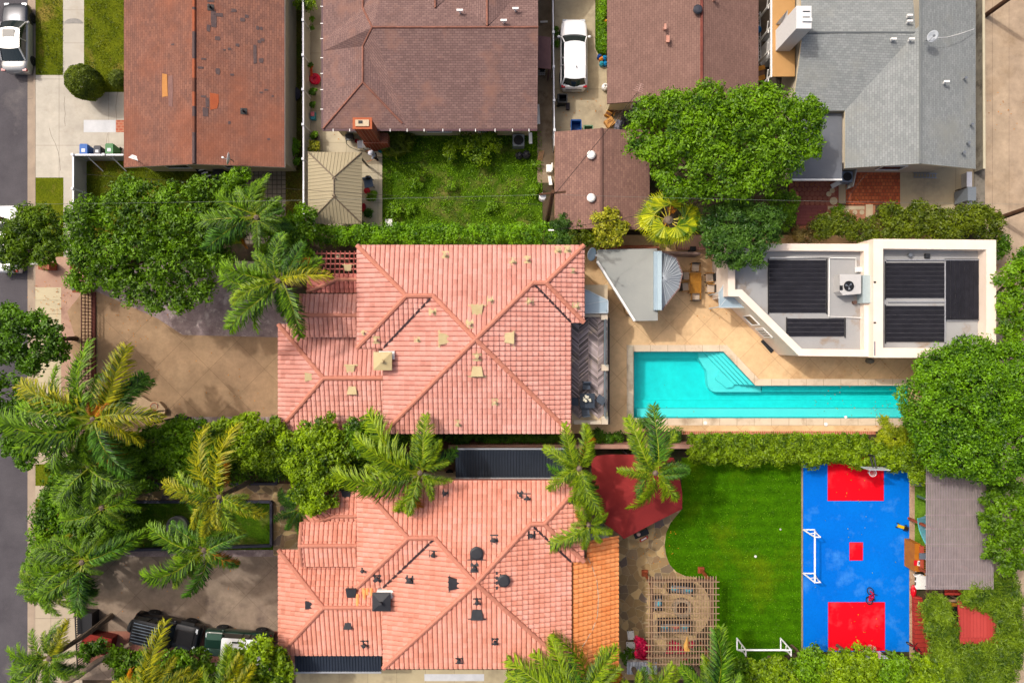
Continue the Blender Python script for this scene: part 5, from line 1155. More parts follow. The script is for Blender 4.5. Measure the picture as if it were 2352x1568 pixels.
# ---- palms: every frond is a part; six frond meshes are shared
FR = {}
def frond_mesh(seed, kind):
    r = np.random.default_rng(seed); Ls = []; n = 84; up, dr = [(.62, .78), (.50, .74), (.40, .62)][seed % 3]
    curve = lambda s: np.array([s - .10 * s * s, 0.05 * math.sin(s * 3 + seed), up * s - dr * s * s])
    for i in range(n):
        s = .14 + .86 * i / (n - 1); p = curve(s); tg = unit((curve(min(s + .02, 1.02)) - curve(s - .02))[None])[0]
        side = unit(np.cross(tg, [0, 0, 1])[None])[0]; upv = np.cross(side, tg)
        ln = .185 * math.sin(math.pi * (.20 + .74 * s)) ** .7 + .025
        for sg in (-1, 1):
            a = r.normal(.30, .38); d = unit((side * sg * math.cos(a) + upv * math.sin(a) + tg * r.uniform(.45, .95))[None])[0]
            l = ln * r.uniform(.8, 1.15); q = p + d * l * .55; e = p + d * l - np.array([0, 0, l * r.uniform(.16, .42)]); w_ = unit(np.cross(d, [0, 0, 1.0])[None])[0] * .0068
            Ls += [p - w_ * .7, p + w_ * .7, q + w_, q - w_, q - w_, q + w_, e + w_ * .2, e - w_ * .2]
    v = np.array(Ls); me = bpy.data.meshes.new('frond'); nv = len(v)
    st = []                                           # midrib
    pr = [curve(s) for s in np.linspace(0, 1, 9)]
    for i in range(8):
        w0, w1 = .012 * (1 - i / 9), .012 * (1 - (i + 1) / 9); a, b = pr[i], pr[i + 1]
        for off in (0, .006): st += [a + [0, -w0, off], b + [0, -w1, off], b + [0, w1, off], a + [0, w0, off]]
    v = np.concatenate([v, np.array(st)]); nv = len(v); nf = nv // 4
    me.vertices.add(nv); me.vertices.foreach_set('co', v.astype(np.float32).ravel()); me.loops.add(nv); me.loops.foreach_set('vertex_index', np.arange(nv, dtype=np.int32))
    me.polygons.add(nf); me.polygons.foreach_set('loop_start', np.arange(nf, dtype=np.int32) * 4); me.materials.append(kind); me.materials.append(m_rib)
    me.polygons.foreach_set('material_index', np.array([0] * (len(Ls) // 4) + [1] * (nf - len(Ls) // 4), dtype=np.int32)); me.update(calc_edges=True); return me
m_rib = leafmat('frond_midrib', C(110, 130, 30), C(150, 160, 50), .4)
PK = {'green': leafmat('palm_leaflets', C(24, 62, 6), C(112, 156, 24), .9), 'gold': leafmat('golden_palm_leaflets', C(58, 92, 6), C(164, 164, 16), .85), 'deep': leafmat('deep_palm_leaflets', C(14, 54, 14), C(84, 136, 50), .9),
      'pale': leafmat('fresh_palm_leaflets', C(44, 88, 6), C(138, 168, 26), .85)}
def palm(label, crown, z, fronds, group=None, trunk=None, kind='green', tr=.17, under=None):
    """fronds: (tip x, tip y[, colour]) in plan units at the frond tip's height"""
    top = V(crown[0], crown[1], z); b = V(*trunk) if trunk else Vector((top.x, top.y, 0))
    t = thing('palm_tree', label, 'palm tree', b, group=group)
    mb = MB(); mb.tube([b, b.lerp(top, .5) + Vector((.12, 0, 0)), top - Vector((0, 0, .2))], [tr * 1.3, tr, tr * .9], 9); mb.ball(top - Vector((0, 0, .1)), (tr * 1.3, tr * 1.3, .35), 8); mb.build('trunk', m_palmbark, t)
    fronds = list(fronds); a0 = RNG.random() * 6
    for i in range(7):                                # short young fronds at the heart
        a = a0 + i * 2.4; r = 34 + 40 * RNG.random(); fronds.append((crown[0] + r * math.cos(a), crown[1] + r * math.sin(a), 'pale' if i % 3 else kind))
    nu = len(fronds); R_ = sum(math.hypot(f[0] - crown[0], f[1] - crown[1]) for f in fronds[:6]) / 6
    for i in range((7 if kind == 'green' else 3) if under is None else under):   # old fronds hanging below, darker green put in as interior shade
        a = a0 + 1 + i * 2.1; fronds.append((crown[0] + R_ * .85 * math.cos(a), crown[1] + R_ * .85 * math.sin(a), 'rust' if i == 1 else 'deep'))
    for i, f in enumerate(fronds):
        k = f[2] if len(f) > 2 else kind; ze_ = z - (.35 if i % 2 else .9)
        tip = V(f[0], f[1], ze_); h_ = Vector((tip.x - top.x, tip.y - top.y)); L = h_.length / .90
        seed = (i * 5 + int(abs(crown[0]))) % 3 + (3 if (i % 2) else 0); key = (seed, k)
        if key not in FR: FR[key] = frond_mesh(seed, PK[k] if k in PK else G[k])
        o = bpy.data.objects.new('frond', FR[key]); COL.objects.link(o); o.parent = t
        o.location = top - t.location; o.rotation_euler = (RNG.normal() * .35, .45 if i >= nu else RNG.normal() * .08, math.atan2(h_.y, h_.x)); o.scale = (L, L, L)
    return t
def around(c, r, a0, a1, n, kinds=('green',)):
    return [(c[0] + r * (.9 + .2 * RNG.random()) * math.cos(math.radians(a0 + (a1 - a0) * i / max(1, n - 1))), c[1] - r * (.9 + .2 * RNG.random()) * math.sin(math.radians(a0 + (a1 - a0) * i / max(1, n - 1))), kinds[i % len(kinds)]) for i in range(n)]

grass('shaggy_lawn_tufts', rect(880, 300, 1245, 515), 'weed', 16000, .16); grass('front_lawn_tufts', rect(84, 0, 144, 172), 'olive', 1800); grass('front_lawn_tufts', rect(194, 0, 283, 210), 'olive', 3200)
grass('back_lawn_tufts', rect(198, 372, 420, 460), 'olive', 3000); grass('side_yard_tufts', rect(657, 0, 696, 500), 'olive', 2600); grass('lawn_tufts', cv, 'hedge', 9000, .10)
# ---- street trees and the big front trees
tree('tree', 'thin willowy street tree leaning over the kerb and a parked white car', 'tree', [(58, 545, 55), (105, 525, 46), (40, 585, 40), (108, 582, 40), (15, 570, 36), (70, 500, 34), (130, 560, 26)], 'willow', 4.6, .42, 44, .26, .07, .95, r0=.14)
tree('tree', 'round dark green kerb tree beside the iron gate of the tan forecourt', 'tree', [(45, 775, 62), (108, 775, 54), (78, 820, 44), (22, 730, 30), (75, 745, 40), (135, 800, 28)], 'dark', 4.4, .42, 50, .2, .11, 1.1, r0=.15)
tree('tree', 'dark green street tree at the left picture edge, below the rounder one', 'tree', [(10, 905, 52), (45, 945, 40), (5, 965, 34)], 'dark', 4.0, .45, 46, .2, .11, 1.0, r0=.14)
tree('tree', 'small leafy street tree hanging over the road below the large feathery palm', 'tree', [(42, 1035, 34), (60, 1055, 26), (30, 1015, 24)], 'dark', 3.4, .4, 46, .2, .11, 1.0, r0=.1)
tree('tree', 'largest dense green tree, spreading over the tan forecourt and the neighbouring lawn', 'tree', [(235, 540, 84), (330, 495, 80), (420, 480, 74), (240, 610, 62), (330, 590, 88), (415, 575, 84), (205, 575, 55), (352, 690, 34), (300, 650, 46), (455, 650, 44), (390, 645, 48), (480, 520, 54), (300, 445, 42), (420, 690, 26), (190, 640, 34), (465, 440, 40), (500, 600, 40)], 'oak', 5.4, .56, 58, .22, .10, 1.1, r0=.3)
tree('tree', 'light green young tree between the red-brown house and the tall palms', 'tree', [(540, 425, 34), (555, 405, 22), (525, 455, 34), (575, 470, 26)], 'bright', 3.6, .36, 44, .22, .11, 1.0, r0=.1)
tree('tree', 'broad bright green tree standing against the fence post behind the palms', 'tree', [(660, 520, 48), (690, 545, 42), (650, 570, 44), (700, 500, 28), (620, 500, 40), (690, 585, 32)], 'bright', 3.8, .46, 46, .22, .11, 1.0, r0=.14)
# ---- big trees behind the middle
tree('tree', 'wide bright green tree covering the garage corner and the grey felt roof', 'tree', [(1520, 325, 82), (1610, 290, 84), (1700, 300, 88), (1790, 290, 78), (1855, 268, 46), (1850, 330, 40), (1560, 395, 70), (1650, 385, 78), (1740, 370, 70), (1800, 365, 46), (1490, 265, 44), (1745, 228, 42), (1620, 235, 46), (1545, 245, 38), (1690, 240, 36), (1475, 335, 42), (1700, 425, 42), (1610, 430, 34)], 'bright', 6.0, .54, 60, .21, .095, 1.15, r0=.32)
tree('tree', 'blue green fine leaved tree between the fan palm and the white pool house', 'tree', [(1680, 515, 60), (1738, 520, 52), (1665, 560, 48), (1720, 570, 48), (1632, 535, 34), (1760, 545, 32), (1690, 600, 18), (1700, 475, 32)], 'blue', 4.6, .42, 60, .20, .07, 1.2, r0=.16)
tree('bush', 'clipped round green bush at the edge of the plum coloured paving', 'bush', [(1800, 470, 34), (1795, 500, 28), (1780, 450, 24)], 'bright', 1.8, .3, 46, .14, .08, 1.2, r0=.08)
tree('tree', 'thin yellow green tree with bare twigs beside the garage roof corner', 'tree', [(1400, 500, 26), (1385, 530, 30), (1410, 545, 24), (1375, 505, 20), (1425, 520, 18), (1380, 555, 20)], 'yellow', 3.2, .3, 22, .2, .11, .75, r0=.07, inner=2)
tree('bush', 'dark conifer bush at the east end of the long hedge', 'bush', [(1292, 520, 26), (1285, 550, 22), (1300, 540, 22)], 'blue', 2.4, .25, 52, .14, .05, 1.2, r0=.06)
tree('bush', 'light olive bush between the dark conifer and the yellow tree', 'bush', [(1335, 520, 26), (1325, 545, 24), (1350, 550, 20)], 'olive', 2.4, .28, 40, .16, .07, 1.0, r0=.06)
# ---- right side
def dome():
    bl = [(2215, 925, 122), (2300, 885, 98), (2280, 1010, 96), (2195, 1000, 94), (2175, 870, 74), (2128, 925, 66), (2340, 960, 70), (2230, 825, 56), (2250, 1065, 40), (2330, 830, 44), (2150, 965, 68)]
    bl = [(x, y, r, 4.6) for x, y, r in bl]; t = thing('tree', 'huge dense dome of small glossy leaves at the end of the swimming pool', 'tree', V(2225, 940, 0))
    cl = blob_clumps(bl, .40, 1.35, .8, .06); v = np.concatenate([crown_leaves(cl, 56, .17, .10, rnd=.9), inner_leaves(bl, 9, .4)])
    mesh_np('crown', v, len(v) // 4, G['fine'], t); mb = MB(); b = V(2225, 940, 0); mb.tube([b, b + Vector((0, 0, 2.4))], [.4, .3], 9); branches(mb, b + Vector((0, 0, 2.2)), [V(*q[:2], 4.6) for q in bl[:6]], .2); mb.build('trunk', m_bark, t)
dome()
tree('tree', 'green tree at the right edge between the pool house and the alley', 'tree', [(2330, 640, 46), (2340, 710, 54), (2318, 758, 32), (2345, 600, 30), (2310, 690, 26)], 'bright', 4.2, .46, 50, .22, .11, 1.1, r0=.16)
tree('tree', 'open leafy tree at the right edge over the grey slatted shade', 'tree', [(2300, 1180, 40), (2325, 1235, 42), (2290, 1265, 34), (2275, 1150, 30), (2335, 1165, 30), (2265, 1200, 24), (2310, 1300, 20), (2340, 1285, 20)], 'oak', 3.8, .38, 40, .22, .11, .85, r0=.12, inner=4)
tree('tree', 'dark leaved tree in the gap between the dome tree and the slatted shade', 'tree', [(2310, 1110, 24), (2340, 1130, 24), (2280, 1125, 20)], 'dark', 3.0, .34, 40, .2, .1, 1.0, r0=.1)
shrub('shrub', 'dark green undergrowth filling the bed above the garden path', 'shrub', [(x, 1075 + 10 * math.sin(x), 30) for x in range(350, 640, 30)], 'oak', 1.6, .4, 42, .2, .1, 1.0)
for x, y, r, lb in ((650, 1060, 40, 'dark green bush filling the gap left of the bright clumpy tree'), (820, 1050, 36, 'dark green bush filling the gap right of the bright clumpy tree'), (505, 1035, 40, 'dark bush between the two trees at the lower forecourt edge')):
    shrub('bush', lb, 'bush', [(x, y, r), (x + 14, y - 20, r * .7), (x - 12, y + 18, r * .7)], 'oak', 2.4, .4, 44, .2, .1, 1.0)
# hedges
def hedge(label, segs, leaf, zc, cr=.30, per=44, L=.15, W=.08, dens=1.2, name='hedge', squash=1.2):
    return shrub(name, label, 'hedge', segs, leaf, zc, cr, per, L, W, dens, squash=squash)
hedge('long clipped green hedge behind the pink villa, from the gazebo to the garage', [(x, 540 + RNG.normal() * 2, 26) for x in range(742, 1275, 24)], 'hedge', 1.9)
mbk = shrub('hedge', 'dark olive hedge behind the left block of the white pool house', 'hedge', [(x, 522 + 10 * math.sin(x), 27) for x in range(1885, 2010, 18)], 'olive', 1.6, .3, 42, .17, .08, 1.1)
shrub('hedge', 'tall olive green hedge behind the right block of the white pool house', 'hedge', [(x, 512 + 8 * math.sin(x * .3), 36) for x in range(2030, 2290, 26)] + [(2050, 490, 22), (2110, 486, 26), (2150, 495, 24), (2240, 500, 30)], 'olive', 1.9, .34, 44, .19, .09, 1.1)
shrub('bush', 'dark ragged bush at the top right corner of the pool house', 'bush', [(2290, 545, 24), (2305, 560, 18), (2296, 578, 16)], 'dark', 1.6, .3, 36, .18, .08, .9)
shrub('bush', 'dry grey twiggy bush left of the olive hedge behind the pool house', 'bush', [(1830, 540, 22), (1855, 545, 24), (1880, 535, 22)], 'grey', 1.2, .3, 26, .30, .03, .8)
shrub('bush', 'grey bare patch of shrub between the two olive hedges', 'bush', [(2012, 510, 18), (2016, 528, 18)], 'grey', 1.9, .3, 24, .30, .03, .8)
shrub('bush', 'small bright green bush on the stepping stone path', 'bush', [(1922, 485, 15), (1930, 480, 10)], 'bright', .6, .2, 36, .13, .07, 1.0)
# pool-side shrub row, each shrub its own
pos = [(1610, 1030, 31), (1646, 1036, 30), (1682, 1028, 30), (1718, 1040, 31), (1752, 1030, 29), (1790, 1036, 31), (1828, 1030, 30), (1866, 1038, 32), (1902, 1032, 30), (1940, 1030, 31), (1978, 1042, 33), (2018, 1036, 33), (2056, 1046, 34)]
for i, (x, y, r) in enumerate(pos):
    shrub('shrub', 'yellow green clumpy shrub in the row between the pool and the lawn', 'shrub', [(x, y, r), (x + 8, y - 8, r * .7), (x - 8, y + 8, r * .75)], 'lime', 1.5, .24, 40, .17, .08, 1.2, 'shrubs in the row below the pool')
shrub('shrub', 'larger olive shrub where the pool row meets the dome tree', 'shrub', [(2095, 1050, 36), (2130, 1066, 30), (2110, 1085, 26), (2150, 1090, 22), (2170, 1108, 16)], 'lime', 2.2, .3, 44, .18, .08, 1.1)
shrub('bamboo', 'pale bamboo clump leaning over the far end of the pool', 'bamboo', [(2030, 965, 13), (2036, 990, 18), (2072, 990, 14), (2052, 1008, 26), (2026, 1010, 18), (2090, 1015, 18)], 'bamboo', 1.8, .26, 34, .26, .04, .9)
# creeper carpet over the play corner
VH = [(2200, 1395), (2206, 1385), (2222, 1387), (2240, 1392), (2262, 1400), (2277, 1412), (2285, 1435), (2287, 1470), (2262, 1474), (2230, 1473), (2204, 1466)]
VH2 = [(2165, 1352), (2215, 1352), (2214, 1400), (2206, 1470), (2186, 1458), (2182, 1400), (2160, 1372)]
mat_of_leaves('creeper', 'thick green creeper covering the fence and roofs of the bottom right corner', 'creeper', [(2230, 1335), (2290, 1318), (2330, 1330), (2346, 1380), (2346, 1500), (2320, 1568), (2290, 1600), (2120, 1600), (2120, 1525), (2145, 1500), (2130, 1450), (2118, 1400), (2130, 1372), (2160, 1366), (2185, 1400), (2196, 1470), (2215, 1480), (2292, 1476), (2290, 1440), (2280, 1410), (2210, 1385), (2208, 1352)], [VH], 'vine', 2.6, 950, 40, .34, .30, .05, up=.5)
shrub('bush', 'low green bush filling the ground under the creeper', 'bush', [(2160, 1440, 26), (2170, 1500, 30), (2220, 1520, 40), (2300, 1400, 36), (2310, 1480, 36), (2270, 1350, 24), (2280, 1540, 40), (2155, 1395, 22)], 'vine', 1.3, .5, 40, .28, .07, 1.0)
# bottom row of trees
for i, (x, y, r, z) in enumerate([(1690, 1551, 42, 2.6), (1745, 1549, 42, 2.6), (1800, 1548, 44, 2.7), (1860, 1526, 44, 3), (1915, 1534, 46, 3.1), (1975, 1528, 46, 3.2), (2035, 1532, 46, 3), (2092, 1540, 44, 3), (2128, 1552, 34, 2.8)]):
    tree('tree', 'rounded yellow green tree in the row along the bottom of the court and lawn', 'tree', [(x, y, r), (x + 16, y - 14, r * .6), (x - 18, y + 6, r * .6), (x + 4, y + 22, r * .6)], 'lime' if i % 3 else 'bright', z, .36, 46, .2, .1, 1.05, group='trees in the row along the bottom', r0=.1)
# ---- planting between the villas
tree('tree', 'bright clumpy tree over the path between the villas, left of the lattice roof', 'tree', [(700, 1010, 40), (750, 1000, 44), (690, 1060, 40), (745, 1060, 52), (790, 1030, 34), (700, 1110, 40), (745, 1130, 38), (720, 1160, 28), (665, 1020, 28), (770, 1095, 30)], 'lime', 4.0, .40, 48, .22, .12, 1.0, r0=.16)
tree('tree', 'green tree against the lower eave of the pink villa, behind the short palm', 'tree', [(830, 985, 38), (870, 985, 36), (920, 985, 34), (850, 1025, 40), (905, 1020, 34), (955, 985, 26), (990, 1015, 20)], 'oak', 4.2, .42, 48, .22, .12, 1.0, r0=.14)
tree('tree', 'leafy green tree at the lower edge of the tan forecourt', 'tree', [(630, 990, 32), (585, 975, 26), (640, 1050, 30), (500, 1000, 30), (560, 985, 36), (600, 1010, 42), (540, 1020, 40), (610, 1050, 36), (520, 985, 26), (570, 1050, 34)], 'lime', 3.4, .38, 46, .2, .11, 1.0, r0=.12)
tree('tree', 'bright green tree between the golden palm and the tan forecourt', 'tree', [(420, 980, 26), (500, 1040, 30), (490, 1075, 28), (400, 1000, 40), (440, 1020, 42), (420, 1055, 36), (470, 1060, 38), (385, 1035, 30), (460, 985, 24)], 'bright', 3.2, .38, 44, .2, .11, 1.0, r0=.12)
tree('tree', 'leafy tree among the palms below the portable basketball hoop', 'tree', [(345, 1010, 36), (330, 1050, 38), (370, 1040, 32), (300, 1020, 28)], 'oak', 2.8, .36, 46, .2, .1, 1.0, r0=.1)
shrub('shrub', 'dark undergrowth below the palms left of the front garden', 'shrub', [(215, 1150, 50), (280, 1180, 44), (300, 1230, 30), (190, 1210, 46), (230, 1235, 36), (90, 1010, 30), (230, 1040, 50), (170, 1090, 54), (290, 1060, 46), (340, 1090, 40), (140, 1140, 44), (120, 1190, 44), (250, 1100, 40)], 'dark', 2.0, .45, 40, .22, .11, 1.0)
shrub('shrub', 'yellow green shrubs along the pavement below the banana plant', 'shrub', [(120, 1230, 46), (110, 1285, 44), (150, 1330, 44), (100, 1340, 36), (170, 1250, 40)], 'bright', 1.9, .4, 42, .22, .11, 1.0)
shrub('shrub', 'low row of shrubs in the passage below the pink villa', 'shrub', [(1010, 1005, 14), (1040, 1003, 16), (1072, 1002, 16), (1100, 1003, 12), (1055, 1018, 16), (1048, 1030, 11)], 'dark', 1.0, .22, 40, .14, .07, 1.1)
shrub('shrub', 'dark clipped shrub row between the long wall and the pink villa', 'shrub', [(x, 1007, 11) for x in range(1118, 1290, 13)], 'dark', .8, .2, 40, .11, .06, 1.2)
shrub('shrub', 'bright green plant group between the two tall palms at the wall', 'shrub', [(1375, 1000, 16), (1395, 1008, 16), (1420, 1002, 12), (1368, 1012, 12)], 'dark', .8, .22, 36, .15, .08, 1.0)
shrub('agave', 'blue grey spiky agave at the corner of the pool terrace', 'agave', [(1550, 1000, 16), (1545, 1012, 12)], 'blue', .7, .3, 34, .34, .05, 1.0)
shrub('shrub', 'round blue green bush at the pool edge behind the palm', 'shrub', [(1482, 975, 14), (1470, 970, 9)], 'blue', .8, .22, 36, .14, .08, 1.0)
shrub('ground_cover', 'low creeping plants along the brick edge of the pool deck', 'ground cover', [(x, 1003, 9) for x in range(1590, 1990, 14)], 'weed', .3, .2, 26, .14, .07, .9)
# bottom left
tree('tree', 'bright rounded tree hiding the rear of the white roofed car', 'tree', [(600, 1525, 62), (650, 1545, 36), (560, 1550, 44), (610, 1490, 34), (545, 1515, 30), (640, 1510, 26)], 'lime', 4.0, .42, 50, .24, .13, 1.05, r0=.15)
tree('tree', 'dark green tree at the bottom edge below the black car', 'tree', [(400, 1535, 46), (350, 1545, 40), (300, 1530, 36), (450, 1520, 36), (490, 1550, 40), (270, 1505, 26), (430, 1560, 40), (330, 1515, 24)], 'oak', 3.4, .42, 46, .22, .12, 1.0, r0=.14)
tree('bush', 'small dark bush beside the red storage box', 'bush', [(228, 1482, 18), (200, 1495, 20)], 'dark', 1.6, .3, 40, .18, .1, 1.0, r0=.05)
# ---- lawn plants of the brown hip house
shrub('flax_plant', 'dark strap leaved plant clump against the brown hip house', 'plant', [(908, 322, 34), (930, 330, 26), (905, 340, 24)], 'olive', .5, .4, 34, .55, .045, 1.0)
shrub('lemon_bush', 'yellow green citrus bush near the brown hip house wall, the smaller of two', 'bush', [(1033, 342, 17), (1036, 360, 13), (1025, 355, 10)], 'lime', .8, .24, 34, .15, .08, .95)
shrub('lemon_bush', 'wide yellow green citrus bush beside the garden air conditioner', 'bush', [(1090, 335, 28), (1125, 325, 26), (1105, 360, 22), (1065, 325, 18), (1140, 340, 14), (1128, 312, 16)], 'lime', .9, .28, 34, .16, .08, .9)
for x, y, r, lb in ((957, 413, 27, 'loose green sapling bush in the upper left of the shaggy lawn'), (1037, 428, 17, 'smallest sapling in the middle of the shaggy lawn'), (905, 487, 26, 'low sprawling bush beside the paved strip east of the gazebo'), (945, 480, 17, 'tuft of weeds between the sprawling bush and the hedge'), (1130, 475, 20, 'weedy clump along the lower middle of the shaggy lawn'), (1225, 440, 22, 'green weeds around the foot of the wooden utility pole'), (1230, 380, 16, 'leafy weed patch beside the white chairs at the garage')):
    shrub('weed_bush', lb, 'bush', [(x, y, r * .7), (x + r * .3, y - r * .25, r * .5), (x - r * .35, y + r * .3, r * .5)], 'weed', .35, .22, 22, .16, .07, .7, inner=4)
shrub('shrub', 'light green shrub at the top of the white side fence', 'shrub', [(700, 5, 20), (710, 14, 14), (690, 12, 14)], 'lime', 1.2, .22, 36, .16, .07, 1.0)
shrub('shrub', 'yellow shrub at the corner of the gazebo and white fence', 'shrub', [(722, 335, 13), (716, 342, 9)], 'yellow', .8, .2, 36, .12, .06, 1.1)
for x, y, r, lb in ((676, 330, 12, 'potted plant in the side yard, topmost of its row'), (674, 345, 12, 'potted plant in the side yard, second from the top'), (680, 370, 9, 'small potted plant in the side yard, lowest of its row')):
    shrub('potted_plant', lb, 'plant', [(x, y, r)], 'hedge', .7, .2, 36, .13, .07, 1.0)
def topiary(label, c, z, r, lean=0):
    t = thing('topiary', label, 'bush', V(c[0], c[1], 0)); cc = np.array(V(c[0], c[1], z)); n = 11000
    d = sph(n, -.55); p = cc + d * np.array([r, r, r * 1.25]) * (.94 + .07 * RNG.random((n, 1))) * (1 + .04 * np.sin(d[:, :1] * 9) * np.cos(d[:, 1:2] * 8))
    v = leaf_quads(p, d, .11, .07, up=.1, rnd=.5); v = np.concatenate([v, leaf_quads(cc + sph(1500, -1) * np.array([r, r, r * 1.2]) * .8, sph(1500, -1), .3, .2)])
    mesh_np('crown', v, len(v) // 4, G['olive'], t); mb = MB(); mb.tube([V(c[0], c[1], 0), V(c[0], c[1], 0) + Vector((0, 0, .6))], .08, 6); mb.build('trunk', m_bark, t)
G['olive2'] = G['olive']
topiary('clipped egg shaped bush beside the front walk of the red-brown house', (196, 190), 1.35, 1.12)
topiary('smaller clipped bush half hidden by the red-brown roof edge', (276, 184), 1.1, .62)
shrub('hedge', 'narrow green strip of plants between the driveway and the cocoa house', 'hedge', [(x, y, 11) for x, y in [(1384, 6 + 13 * k) for k in range(9)]], 'hedge', .35, .2, 34, .15, .05, 1.0)
shrub('vine', 'dark climbing plants on the white fence beside the brown hip house', 'climber', [(716, 45, 6), (718, 65, 6), (713, 150, 5)], 'dark', .7, .16, 30, .12, .06, 1.0)
shrub('ivy_patch', 'small green creeper on the ground by the estate car wing mirror', 'ivy', [(1279, 80, 7), (1279, 100, 8), (1279, 68, 6)], 'dark', .25, .16, 30, .11, .06, 1.0)
shrub('bougainvillea', 'magenta bougainvillea climbing at the lower left corner of the pergola', 'bush', [(1473, 1478, 13), (1480, 1490, 14), (1470, 1500, 12), (1488, 1500, 10), (1465, 1468, 7), (1478, 1510, 9)], 'pink', 1.5, .22, 40, .15, .10, 1.0)
shrub('bougainvillea', 'magenta flowers under the bottom slats of the pergola', 'bush', [(1545, 1478, 8), (1555, 1485, 9), (1562, 1496, 9), (1540, 1492, 7), (1588, 1478, 6), (1570, 1505, 8)], 'pink', 1.2, .2, 40, .15, .10, 1.0)
shrub('shrub', 'dark shrub under the lower edge of the pergola', 'shrub', [(1440, 1508, 18), (1600, 1510, 24), (1580, 1535, 22), (1455, 1520, 14)], 'dark', 1.2, .26, 40, .16, .08, 1.0)
# ---- fan palm
def fan_palm():
    c = (1535, 507); z = 4.6; top = V(*c, z); t = thing('fan_palm', 'yellow green fan palm beside the garage with orange dead fronds at its heart', 'palm tree', Vector((top.x, top.y, 0)))
    mb = MB(); mb.tube([Vector((top.x, top.y, 0)), top], [.3, .24], 9); mb.ball(top, (.35, .35, .4), 8); mb.build('trunk', m_palmbark, t)
    lf = leafmat('fan_palm_leaf', C(70, 112, 8), C(176, 186, 30), .7); pet = plain('petiole', C(206, 190, 60))
    for px, py in ((1495, 462), (1480, 490), (1490, 515), (1505, 545), (1535, 550), (1562, 530), (1592, 500), (1605, 490), (1590, 525), (1515, 455), (1540, 450), (1575, 540), (1470, 505), (1518, 530)):
        e = V(px, py, z + RNG.uniform(-.5, .3)); d = (e - top); L = d.length; u = d.normalized(); s = u.cross(Vector((0, 0, 1))).normalized(); n_ = s.cross(u)
        mb = MB(); hub = top + d * .62 + Vector((0, 0, .25)); mb.bar(top, hub, .05, .03, 1); R = 1.15; rs = []
        for k in range(27):
            a = math.radians(-118 + 236 * k / 26); r = R * (.82 + .18 * math.cos(a * .8)) * RNG.uniform(.92, 1.05)
            f = 1 if k % 2 else -1; rs.append(hub + (u * math.cos(a) + s * math.sin(a)) * r * .7 + n_ * .025 * f - Vector((0, 0, .10 * r)))
            tip = hub + (u * math.cos(a) + s * math.sin(a)) * r - Vector((0, 0, .34 * r)); w_ = (s * math.cos(a) - u * math.sin(a)) * .028
            mb.face([rs[-1] - w_, rs[-1] + w_, tip])
        for k in range(26): mb.face([hub, rs[k], rs[k + 1]])
        mb.build('frond', [lf, pet], t)
    for px, py in ((1545, 470), (1550, 462), (1525, 520)):
        mb = MB(); e = V(px, py, z + .3)
        for k in range(18): q = e + Vector((RNG.normal() * .18, RNG.normal() * .18, RNG.normal() * .1)); mb.face([top + (q - top) * .5, top + (q - top) * .5 + Vector((.03, 0, 0)), q])
        mb.build('dead_frond', G['rust'], t)
fan_palm()
# ---- feather palms
palm('tall feather palm with long green fronds beside the lattice entry roof', (640, 645), 7.2, [(700, 775), (760, 625, 'gold'), (742, 600), (700, 560, 'deep'), (655, 540), (590, 575), (500, 650), (540, 700, 'pale'), (540, 765), (640, 530, 'deep'), (560, 610), (690, 640, 'gold'), (600, 600, 'pale'), (505, 620), (575, 750)], kind='green')
palm('feather palm between the big tree and the tiled yard', (590, 500), 6.4, [(600, 405), (470, 445), (460, 510), (480, 555), (575, 420), (650, 480, 'deep'), (540, 440), (470, 580, 'deep'), (600, 580), (640, 540), (530, 560)], kind='green')
palm('broad feather palm over the kerb with one long dry frond across the drive', (215, 962), 7.4, [(185, 795), (290, 800, 'gold'), (115, 855), (45, 870, 'gold'), (5, 985), (30, 950), (50, 1050), (85, 1085), (380, 955, 'gold'), (150, 830), (255, 1060), (300, 1090, 'deep'), (200, 1080), (330, 1000, 'gold'), (130, 1040, 'pale'), (60, 920), (235, 860), (262, 908, 'rust'), (248, 900, 'rust'), (275, 920, 'rust'), (232, 905, 'rust'), (160, 900), (110, 930), (95, 1010)], kind='green', trunk=(215, 945))
palm('feather palm with rusty old fronds, leftmost under the broad one', (205, 1070), 5.8, [(150, 1160), (170, 1185), (260, 1120, 'deep'), (310, 1125), (325, 1060), (110, 1150), (230, 1170), (130, 1075), (250, 1000, 'deep'), (180, 1000)], kind='green')
palm('golden fronded palm in the front garden, left of the fountain walk', (505, 1140), 6.4, [(440, 990, 'gold'), (525, 975, 'gold'), (385, 1120, 'gold'), (420, 1040, 'gold'), (445, 1195, 'gold'), (500, 1200, 'gold'), (610, 1180, 'gold'), (590, 1165, 'pale'), (495, 1065, 'pale'), (550, 1230, 'pale'), (420, 1085, 'pale'), (470, 1230, 'gold'), (540, 1190, 'pale')], kind='gold')
palm('small palm growing over the stone fountain', (470, 1262), 5.2, [(350, 1215), (385, 1200, 'deep'), (340, 1320), (390, 1330, 'pale'), (462, 1362, 'deep'), (395, 1255), (470, 1190, 'pale'), (560, 1220, 'deep'), (520, 1235), (430, 1330, 'pale'), (440, 1210), (405, 1285, 'pale')], kind='green', trunk=(455, 1250))
palm('thick feather palm over the pavement beside the lower driveway', (190, 1290), 6.2, [(205, 1220), (300, 1235, 'deep'), (330, 1225), (65, 1270), (60, 1310), (75, 1345), (110, 1370), (150, 1360, 'pale'), (250, 1215), (120, 1225), (200, 1400, 'deep'), (85, 1235), (190, 1410), (215, 1385, 'deep'), (130, 1290)], kind='green')
palm('feather palm at the bottom left corner of the picture', (115, 1510), 6.4, [(130, 1420), (155, 1425, 'gold'), (30, 1500), (10, 1555), (20, 1590), (180, 1500), (90, 1440), (70, 1560), (140, 1590), (190, 1550), (60, 1470), (110, 1590), (170, 1460, 'gold')], kind='green')
